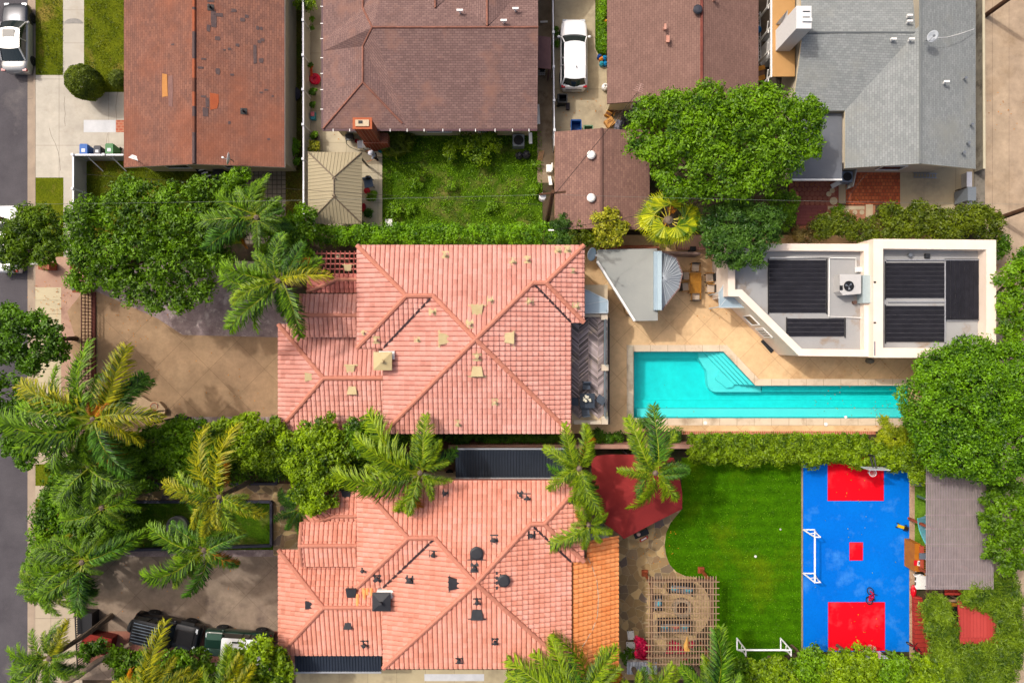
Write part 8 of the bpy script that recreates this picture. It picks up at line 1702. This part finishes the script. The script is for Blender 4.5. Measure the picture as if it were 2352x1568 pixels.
def hoop(label, ring, h, board, d, rimc, netc, base=None, bm=None):
    """ring centre and backboard ends in plan units at their own heights; d = unit vector from the board to the ring"""
    r = V(*ring, h); a, b = V(board[0], board[1], h + .4), V(board[2], board[3], h + .4); c = (a + b) / 2; t = thing('basketball_hoop', label, 'basketball hoop', (c.x - d[0] * .7, c.y - d[1] * .7, 0))
    mb = MB(); mb.bar((a.x, a.y, h + .4), (b.x, b.y, h + .4), .05, 1.0); mb.build('backboard', bm or glassmat('acrylic', (.8, .86, .9), .2, .5), t)
    mb = MB(); mb.tube([r + Vector((.23 * math.cos(k * math.pi / 9), .23 * math.sin(k * math.pi / 9), 0)) for k in range(18)], .022, 6, 0, True); mb.bar((c.x, c.y, h), r - Vector((d[0] * .23, d[1] * .23, 0)), .06, .04); mb.build('rim', rimc, t)
    mb = MB()
    for k in range(12): a0 = k * math.pi / 6; mb.tube([r + Vector((.23 * math.cos(a0), .23 * math.sin(a0), 0)), r + Vector((.16 * math.cos(a0 + .26), .16 * math.sin(a0 + .26), -.22)), r + Vector((.12 * math.cos(a0), .12 * math.sin(a0), -.42))], .011, 4); mb.tube([r + Vector((.23 * math.cos(a0 + .52), .23 * math.sin(a0 + .52), 0)), r + Vector((.16 * math.cos(a0 + .26), .16 * math.sin(a0 + .26), -.22))], .011, 4)
    mb.build('net', netc, t); p0 = Vector((c.x - d[0] * .75, c.y - d[1] * .75, 0)); mb = MB(); mb.tube([p0, p0 + Vector((0, 0, h + .2))], .07, 8); mb.tube([p0 + Vector((0, 0, h - .3)), Vector((c.x, c.y, h + .1))], .05, 8); mb.tube([p0 + Vector((0, 0, h + .2)), Vector((c.x, c.y, h + .5))], .05, 8); mb.build('stand', m_black, t)
    if base: q = p0; mb = MB(); mb.box((q.x + base[0], q.y + base[1], .15), (1.1, .6, .3), base[2], 0, .8); mb.build('base', m_black, t)
m_net = plain('net_white', C(236, 236, 236)); m_orim = plain('orange_rim', C(226, 84, 40), .4)
hoop('basketball hoop with a white net at the hedge end of the court', (2005, 1086), 2.6, (1986, 1075, 2036, 1076), (0, -1), m_net, m_net)
hoop('basketball hoop with an orange rim in the leaves at the bottom of the court', (2005, 1490), 2.6, (1985, 1503, 2030, 1503), (0, 1), m_orim, m_net)
hoop('portable basketball hoop with an orange rim and black board on the tan forecourt', (354, 933), 2.5, (325, 947, 378, 943), (0, 1), m_orim, m_net, (.6, -.1, -.2), m_char)
t = thing('stone_seat', 'pale stone slab seat with cut corners beside the portable hoop', 'bench', V(340, 925)); mb = MB(); mb.prism([pt(V(x, y, .4)) for x, y in [(302, 928), (312, 907), (323, 908), (345, 922), (366, 923), (380, 940), (378, 950), (352, 950), (348, 940), (336, 945), (318, 952), (300, 948)]], 0, .4); mb.build('slab', M('pale_stone', C(212, 182, 146), C(190, 160, 126), 2), t)
# ---- pool side bits
for x, y, lb in ((1620, 971, 'white round skimmer lid on the pool edge, left'), (1897, 974, 'white round skimmer lid on the pool edge, right')):
    q = V(x, y, .08); mb = MB(); mb.lathe([(.13, .075), (.13, .10), (.11, .11), (.001, .112)], (q.x, q.y, 0), 16); solo('skimmer_lid', mb, m_trim, lb, 'lid')
t = thing('floor_mat', 'black square mat lying askew by the pool house window', 'mat', V(1763, 791)); mb = MB(); mb.prism([pt(V(x, y)) for x, y in [(1759, 772), (1783, 798), (1770, 811), (1746, 784)]], .07, .10); mb.build('mat', M('mat_black', C(52, 52, 56), C(44, 44, 48), 6, grain=.15), t)
mb = MB(); q = V(2005, 829, .8); mb.lathe([(.16, .07), (.2, .5), (.14, .75), (.08, .8), (.001, .8)], (q.x, q.y, 0), 14); solo('urn', mb, plain('grey_urn', C(120, 116, 104)), 'grey urn in the notch between the two pool house blocks', 'urn')
mb = MB(); q = V(1943, 958, .1); mb.ball((q.x, q.y, .1), (.10, .12, .05), 8); mb.ball((q.x - .08, q.y + .03, .12), (.06, .06, .05), 8); solo('pool_toy', mb, m_trim, 'small pale toy at the lower rim of the pool', 'toy')
# ---- pergola seating
m_gcush = M('grey_cushion', C(140, 146, 152), C(122, 128, 136), 5, .9); m_teal = plain('aqua_cushion', C(84, 188, 214), .9); m_wick = M('dark_wicker', C(44, 38, 42), C(30, 26, 30), 8, .8)
def sofa(label, x, y, w_, d, rot, pillows, name='sofa'):
    q = V(x, y, .5); t = thing(name, label, name, (q.x, q.y, .02), rot); T = lambda a, b, c: WM[t.name] @ Vector((a, b, c)); mb = MB(); mb.box(T(0, 0, .16), (w_, d, .32), rot); mb.build('base', m_wick, t); mb = MB(); mb.box(T(0, d / 2 - .08, .5), (w_, .16, .45), rot); mb.build('backrest', m_wick, t)
    for s in (-1, 1): mb = MB(); mb.box(T(s * (w_ / 2 - .08), -.05, .42), (.16, d - .1, .32), rot); mb.build('arm', m_wick, t)
    n_ = max(1, round(w_ / .75))
    for i in range(n_): cw_ = (w_ - .36) / n_; mb = MB(); mb.box(T(-w_ / 2 + .18 + (i + .5) * cw_, -.06, .39), (cw_ - .03, d - .3, .14), rot, 0, .94); mb.build('seat_cushion', m_gcush, t); mb = MB(); mb.box(T(-w_ / 2 + .18 + (i + .5) * cw_, d / 2 - .24, .58), (cw_ - .03, .16, .36), rot); mb.build('back_cushion', m_gcush, t)
    for px, mm, lb in pillows: q2 = T(px, d / 2 - .40, .56); mb = MB(); mb.ball(q2, (.27, .2, .18), 10); o = solo('cushion', mb, mm, lb, 'cushion'); 
sofa('dark wicker sofa with grey cushions above the fire pit, tilted', 1565, 1351, 1.75, .82, math.pi - .13 - math.pi, [(-.5, m_teal, 'aqua cushion on the left of the upper wicker sofa'), (.5, m_teal, 'aqua cushion on the right of the upper wicker sofa')])
sofa('dark wicker sofa with grey cushions below the fire pit', 1550, 1440, 2.3, 1.0, 0, [(-.7, m_teal, 'aqua cushion on the left of the lower wicker sofa'), (.05, plain('coral_cushion', C(228, 112, 104)), 'coral cushion in the middle of the lower wicker sofa'), (.68, m_teal, 'aqua cushion on the right of the lower wicker sofa')])
sofa('dark wicker armchair left of the fire pit', 1510, 1384, 1.0, .78, math.pi / 2, [(0, m_teal, 'aqua cushion on the wicker armchair')], 'armchair')
t = thing('fire_pit', 'round stone fire pit in the middle of the pergola', 'fire pit', V(1564, 1392)); q = V(1564, 1392); mb = MB(); mb.lathe([(.66, 0), (.66, .38), (.62, .42), (.44, .42), (.42, .38), (.42, .1)], q, 28); mb.build('stone_ring', M('pit_stone', C(190, 174, 150), C(160, 144, 122), 4), t); mb = MB(); mb.lathe([(.42, .12), (.001, .14)], q, 20); mb.build('fire_bowl', M('ash', C(70, 44, 40), C(50, 32, 30), 5), t)
mb = MB(); q = V(1560, 1415, .3); mb.lathe([(.14, 0), (.1, .2), (.16, .4), (.001, .42)], (q.x, q.y, 0), 12); solo('side_table', mb, m_black, 'small black side table between the fire pit and the lower sofa', 'table')
mb = MB(); q = V(1577, 1478, 2.95); u = Vector((.05, .55, .05))
for i in range(7): k = (i - 3) / 3; mb.face([q + u, q + Vector((k * .2, -.1, -.02 * abs(k))), q + Vector((k * .14, -.5, 0)), q + Vector((k * .14 + .05, -.45, .02))])
solo('dead_frond', mb, M('dry_sheath', C(226, 178, 96), C(206, 150, 70), 3), 'dry tan palm sheath fallen on top of the pergola slats', 'dead leaf')
def side_tbl(label, x, y, rot, sx=.46, sy=.58):
    q = V(x, y, .45); t = thing('plastic_table', label, 'table', (q.x, q.y, .02), rot); T = lambda a, b, c: WM[t.name] @ Vector((a, b, c)); mb = MB(); mb.box(T(0, 0, .44), (sx, sy, .05), rot); mb.build('tabletop', m_trim, t)
    for a in (-1, 1):
        for b in (-1, 1): mb = MB(); mb.box(T(a * (sx / 2 - .07), b * (sy / 2 - .07), .235), (.05, .05, .47), rot); mb.build('leg', plain('leg_dark', C(60, 60, 70)), t)
side_tbl('small white plastic table beside the magenta flowers, upper one', 1449, 1458, .12); side_tbl('small white plastic table beside the magenta flowers, lower one', 1448, 1481, math.pi / 2)
# ---- corner between villa and canopy
t = thing('outdoor_kitchen', 'white outdoor kitchen counter with a dark grill top behind the orange roof', 'kitchen counter', V(1372, 1226)); mb = MB(); mb.prism([pt(V(x, y, 1.0)) for x, y in [(1346, 1228), (1352, 1210), (1388, 1210), (1403, 1241), (1347, 1240)]], 0, 1.0); mb.build('counter', plain('counter_white', C(226, 228, 236), .4), t); mb = MB(); mb.prism([pt(V(x, y, 1.02)) for x, y in [(1356, 1214), (1379, 1212), (1381, 1225), (1355, 1225)]], 1.001, 1.03); mb.build('grill', m_black, t)
t = thing('garden_bench', 'black bench at the lower edge of the red canopy', 'bench', V(1474, 1224)); a, b = V(1457, 1232, .45), V(1489, 1219, .45); mb = MB(); mb.bar(a, b, .36, .06); mb.build('seat', m_black, t)
for k in (.1, .9): q = a.lerp(b, k); mb = MB(); mb.box((q.x, q.y, .21), (.08, .3, .42)); mb.build('leg', m_black, t)
mb = MB(); q = V(1464, 1222, .6); mb.lathe([(.05, 0), (.05, .5)], (q.x, q.y, .46), 8); mb.ball((q.x, q.y, 1.05), .14, 12); solo('globe_lamp', mb, plain('peach_globe', C(250, 206, 190)), 'peach globe lamp on the black bench by the red canopy', 'lamp')
t = thing('skateboard', 'white and red skateboard on the flagstones below the black bench', 'skateboard', V(1478, 1236), .5); T = lambda a, b, c: WM[t.name] @ Vector((a, b, c)); mb = MB(); mb.box(T(0, 0, .12), (.62, .2, .03), .5); mb.build('deck', plain('deck_red', C(206, 70, 50)), t); mb = MB(); mb.box(T(0, 0, .14), (.4, .1, .01), .5); mb.build('grip', m_trim, t)
for a in (-.2, .2): mb = MB(); mb.box(T(a, 0, .06), (.07, .24, .07), .5); mb.build('wheel', m_tyre, t)
mb = MB(); q = V(1734, 1276); mb.ball((q.x, q.y, .12), .09, 10); solo('ball', mb, m_trim, 'white ball alone in the middle of the bright lawn', 'ball')
mb = MB(); q = V(1791, 1214); mb.ball((q.x, q.y, .12), .07, 10); solo('ball', mb, plain('ball_grey', C(210, 214, 210)), 'small pale ball on the lawn near the court edge', 'ball')
# metal shed roof at the bottom
t = thing('shed', 'low shed with a crinkled grey metal roof under the bottom palms', 'shed', V(1470, 1535)); a, b = V(1440, 1518, 2.0), V(1505, 1548, 2.0); mb = MB(); mb.prism([(a.x + .1, a.y - .1), (b.x - .1, a.y - .1), (b.x - .1, b.y + .1), (a.x + .1, b.y + .1)], 0, 1.9); mb.build('wall', m_vin2, t); mb = MB(); x = a.x
while x < b.x: mb.face([(x, b.y, 1.95), (x + .1, b.y, 2.0), (x + .1, a.y, 2.1), (x, a.y, 2.05)]); mb.face([(x + .1, b.y, 2.0), (x + .2, b.y, 1.95), (x + .2, a.y, 2.05), (x + .1, a.y, 2.1)]); x += .2
mb.build('roof', M('crinkled_metal', C(196, 200, 208), C(160, 164, 174), 2, .4), t)
mb = MB(); q = V(1590, 1533, 1.0); mb.box((q.x, q.y, .5), (.6, .35, 1.0)); mb.box((q.x, q.y, 1.02), (.66, .4, .05)); solo('white_chest', mb, m_trim, 'white chest among the leaves below the pergola', 'chest')
# carport clutter
mb = MB(); q = V(1028, 1045, .8); mb.box((q.x, q.y, .4), (.7, .5, .8)); mb.box((q.x, q.y, .83), (.74, .54, .05)); solo('dark_cabinet', mb, m_dark, 'dark cabinet in the passage at the left end of the slate carport', 'cabinet')
mb = MB(); q = V(1032, 1088, .6); mb.lathe([(.25, 0), (.28, .5), (.22, .58), (.001, .6)], (q.x, q.y, 0), 14); solo('black_barrel', mb, m_dark, 'black barrel under the palm beside the slate carport', 'barrel')
mb = MB(); q = V(1000, 1098, 1.4); mb.bar((q.x - .9, q.y + .3, 1.3), (q.x + .8, q.y - .12, 1.5), .08, .5); solo('white_screen', mb, m_vin2, 'slanting white screen at the left of the slate carport', 'screen')
# ---- play corner
t = thing('play_house', 'orange timber play house wall with a red seat top beside the court', 'play house', V(2115, 1280)); z = 1.3; a, b = V(2101, 1248, z), V(2114, 1312, z); mb = MB(); mb.prism([(a.x, a.y), (b.x, a.y), (b.x, b.y), (a.x, b.y)], 0, z); mb.build('wall', M('orange_boards', C(206, 128, 24), C(182, 106, 18), 2, .6, grain=.12), t); mb = MB(); a2, b2 = V(2114, 1254, z + .1), V(2122, 1312, z + .1); mb.prism([(a2.x, a2.y), (b2.x, a2.y), (b2.x, b2.y), (a2.x, b2.y)], 0, z + .1); mb.build('shelf', M('brick_red_board', C(196, 86, 62), C(180, 74, 54), 3), t)
mb = MB(); a3, b3 = V(2122, 1254, 1.0), V(2128, 1320, 1.0)
for i in range(16): y = a3.y + (b3.y - a3.y) * i / 15; mb.bar((a3.x, y, 1.0), (b3.x + .2, y, 1.0), .06, .05)
mb.build('slat', m_oak, t)
q = V(2105, 1292, z + .02); mb = MB(); mb.box((q.x, q.y, z + .015), (.34, .36, .03)); mb.build('red_panel', plain('signal_red', C(226, 16, 40)), t); q = V(2111, 1293, z + .03); mb = MB(); mb.box((q.x, q.y, z + .035), (.22, .34, .03), -.15); so_ = mb.build('white_sign', m_trim, t); mb = MB()
for dx in (-.05, .05):
    for dy in (-.08, .0, .08): mb.box((q.x + dx, q.y + dy, z + .055), (.05, .05, .012), -.15)
mb.box((q.x, q.y, z + .053), (.03, .2, .010), -.15)
mb.build('marks', m_dark, so_)
mb = MB(); q = V(2120, 1277, 1.5); mb.box((q.x, q.y, 1.45), (.42, .4, .1)); solo('grey_stool', mb, plain('slate_box', C(112, 122, 136)), 'slate grey box on the red shelf of the play house', 'box')
mb = MB(); q = V(2110, 1108, .6); mb.box((q.x, q.y, .3), (.42, .44, .6)); mb.box((q.x, q.y, .62), (.46, .48, .04)); solo('grey_box', mb, plain('slate_grey', C(120, 126, 134)), 'grey box on the artificial turf by the slatted shade', 'box')
mb = MB(); mb.bar(V(2106, 1138, .5), V(2126, 1146, .9), .16, .1); solo('green_slide', mb, plain('dark_green_plastic', C(20, 74, 50)), 'dark green bar sticking out from the slatted shade over the turf', 'bar')
t = thing('hammock', 'teal hammock cloth slung under the edge of the slatted shade', 'hammock', V(2124, 1220)); mb = MB(); A_, B_ = V(2108, 1190, 1.6), V(2127, 1250, 1.4); n_ = 8; vs = [(A_.lerp(B_, i / n_) + Vector((0, 0, -.25 * math.sin(math.pi * i / n_))), A_.lerp(B_, i / n_) + Vector((.75 * math.sin(math.pi * min(1, .25 + i / n_ * .75)), .18, -.1 * math.sin(math.pi * i / n_)))) for i in range(n_ + 1)]
for i in range(n_): mb.face([vs[i][0], vs[i + 1][0], vs[i + 1][1], vs[i][1]])
mb.build('cloth', M('teal_cloth', C(60, 150, 160), C(120, 160, 176), 2, .8), t); mb = MB(); mb.tube([v[0] for v in vs], .035, 6); mb.build('edge', plain('aqua_edge', C(110, 206, 210)), t)
t = thing('white_rack', 'white slatted bench beside the court next to the red sledge', 'bench', V(2116, 1333)); q = V(2116, 1337, .5); mb = MB()
for i in range(7): mb.box((q.x - .28 + i * .095, q.y, .46), (.085, .95, .04))
mb.build('seat', m_trim, t)
for s in (-1, 1): mb = MB(); mb.box((q.x, q.y + s * .4, .22), (.6, .06, .44)); mb.build('leg', m_trim, t)
mb = MB(); q = V(2107, 1328, .4)
for i in range(4): mb.bar((q.x - .12, q.y + .45 - i * .34, .3), (q.x + .18, q.y + .65 - i * .34, .5), .09, .03)
solo('toy_steps', mb, m_trim, 'small white toy steps leaning by the white slatted bench', 'toy')
mb = MB(); q = V(2098, 1357, .2); mb.ball((q.x, q.y, .2), (.2, .46, .14), 14); mb.ball((q.x + .02, q.y - .05, .3), (.1, .25, .08), 10); solo('sledge', mb, plain('sledge_red', C(222, 12, 34), .35), 'shiny red sledge on the path at the court corner', 'sledge')
m_rdeck = brickmat('red_deck_boards', C(196, 70, 58), C(180, 60, 50), C(120, 36, 32), 9, .3, .018, .5)
t = thing('deck', 'red boarded deck wedge between the court path and the creeper', 'deck', V(2115, 1440)); mb = MB(); mb.prism([pt(V(x, y, .4)) for x, y in [(2101, 1370), (2118, 1372), (2124, 1400), (2128, 1440), (2136, 1470), (2141, 1490), (2138, 1508), (2112, 1500), (2102, 1480)]], 0, .4); mb.build('boards', m_rdeck, t)
t = thing('play_tower_roof', 'red boarded play tower roof showing through the creeper', 'play tower', V(2245, 1430)); zt_ = 2.4; mb = MB(); mb.prism([pt(V(x, y, zt_)) for x, y in [(2200, 1378), (2230, 1386), (2262, 1396), (2284, 1412), (2292, 1440), (2291, 1478), (2205, 1478)]], zt_ - .08, zt_, bottom=True); mb.build('roof', brickmat('red_roof_boards', C(204, 78, 72), C(190, 68, 62), C(160, 52, 50), .22, 9, .010, .5), t)
for x, y in ((2210, 1392), (2280, 1420), (2210, 1466), (2282, 1466)): q = V(x, y, 0); mb = MB(); mb.bar((q.x, q.y, 0), (q.x, q.y, zt_ - .1), .12); mb.build('post', m_rwood, t)
mb = MB(); q = V(2192, 1425, 1.4); mb.box((q.x - .1, q.y, 1.35), (.55, 2.4, .06)); mb.build('platform', M('amber_boards', C(196, 130, 36), C(170, 108, 26), 2), t); mb = MB(); q = V(2196, 1408, 1.6); mb.box((q.x, q.y, 1.45), (.3, .8, .14)); mb.build('hatch', m_dark, t)
t = thing('play_bridge', 'red and brown timber walkway under the end of the slatted shade', 'walkway', V(2200, 1365)); a, b = V(2171, 1353, 1.2), V(2212, 1366, 1.2); mb = MB(); mb.prism([(a.x, a.y), (b.x, a.y), (b.x, b.y), (a.x, b.y)], 1.1, 1.2, bottom=True); mb.build('deck', m_rdeck, t); mb = MB()
for i in range(5): y = V(0, 1355 + i * 4, 1.0).y; mb.bar((V(2128, 0, 1.0).x, y, .9), (V(2168, 0, 1.0).x, y, .9), .06, .05)
mb.build('slat', m_wood2, t); mb = MB(); mb.bar(V(2166, 1378, 1.5), V(2212, 1379, 1.5), .14, .12); mb.build('rail', m_wood, t)
for x in (2172, 2210): q = V(x, 1360, 0); mb = MB(); mb.bar((q.x, q.y, 0), (q.x, q.y, 1.1), .1); mb.build('post', m_wood2, t)
# ---- white garden chairs and odds by the garage
t = thing('white_chair', 'white plastic chairs folded against the garage wall by the weeds', 'chair', V(1263, 390)); q = V(1262, 385, .6); mb = MB(); mb.box((q.x, q.y, .42), (.42, .5, .06)); mb.build('seat', m_trim, t); mb = MB(); mb.box((q.x + .16, q.y, .68), (.07, .5, .5)); mb.build('backrest', m_trim, t)
for sx in (-1, 1):
    for sy in (-1, 1): mb = MB(); mb.box((q.x + sx * .17, q.y + sy * .2, .2), (.05, .05, .4)); mb.build('leg', m_trim, t)
mb = MB(); mb.bar(V(1262, 405, .05), V(1265, 425, .6), .22, .05); solo('white_board', mb, m_trim, 'white board leaning on the garage below the plastic chair', 'board')
mb = MB(); q = V(1240, 358, .2)
for i in range(4): mb.bar((q.x - .15 + i * .09, q.y - .3, .05), (q.x + i * .09, q.y + .35, .1 + .05 * i), .05)
solo('plank_pile', mb, M('pale_planks', C(226, 180, 136), C(206, 156, 112), 3), 'few pale planks lying by the black rubbish bags', 'planks')
mb = MB(); q = V(1246, 150, .4); mb.box((q.x, q.y, .3), (.3, .8, .6)); mb.box((q.x, q.y, .62), (.34, .84, .05)); solo('black_chest', mb, m_dark, 'black narrow chest in the passage east of the brown hip house', 'chest')
t = thing('pallet', 'small pale grid crate under the black chest in the passage', 'crate', V(1244, 168)); mb = MB(); q = V(1244, 168, .1)
for i in range(4): mb.box((q.x - .2 + i * .13, q.y, .12), (.07, .34, .06)); 
for i in range(3): mb.box((q.x, q.y - .13 + i * .13, .17), (.5, .06, .04))
mb.build('grid', m_vin2, t)
mb = MB(); mb.bar(V(1241, 51, .1), V(1258, 50, .1), .12, .06); solo('white_plank', mb, m_trim, 'white plank lying in the passage by the plum porch roof', 'plank')
mb = MB(); mb.bar(V(1235, 240, .05), V(1237, 285, .9), .22, .04); solo('white_sheet', mb, m_trim, 'white panel leaning on the east wall of the brown hip house', 'panel')
mb = MB(); q = V(676, 215, .2); mb.ball((q.x, q.y, .12), (.45, .5, .2), 10); solo('tarpaulin_heap', mb, M('navy_tarp', C(74, 70, 84), C(54, 52, 64), 3, .7, bump=.6, bscale=8), 'dark crumpled tarpaulin heap in the grassy side yard', 'tarpaulin')
mb = MB(); q = V(1420, 603, 1.4); mb.box((q.x, q.y, .5), (.3, .3, 1.0)); solo('bin_post', mb, m_dark, 'dark post box under the grey bar roof', 'post') if False else None
mb = MB(); q = V(1567, 608, .9); mb.box((1.0 * V(1593, 571, .9).x, V(1593, 571, .9).y, .45), (.35, .3, .9)); solo('black_lantern', mb, m_black, 'black lantern box by the planter above the dining table', 'lantern')
t = thing('planter', 'long pinkish planter bed between the fan palm and the blue green tree', 'planter', V(1590, 555)); mb = MB(); a, b = V(1556, 540, .5), V(1640, 571, .5); mb.prism([(a.x, a.y), (b.x, a.y), (b.x, b.y), (a.x, b.y)], 0, .5); mb.build('body', M('rose_render', C(196, 154, 130), C(176, 134, 112), 1.5), t); mb = MB(); mb.bar((a.x, b.y, .5), (b.x, b.y, .5), .18, .1); mb.build('coping', m_pinkbrick, t)
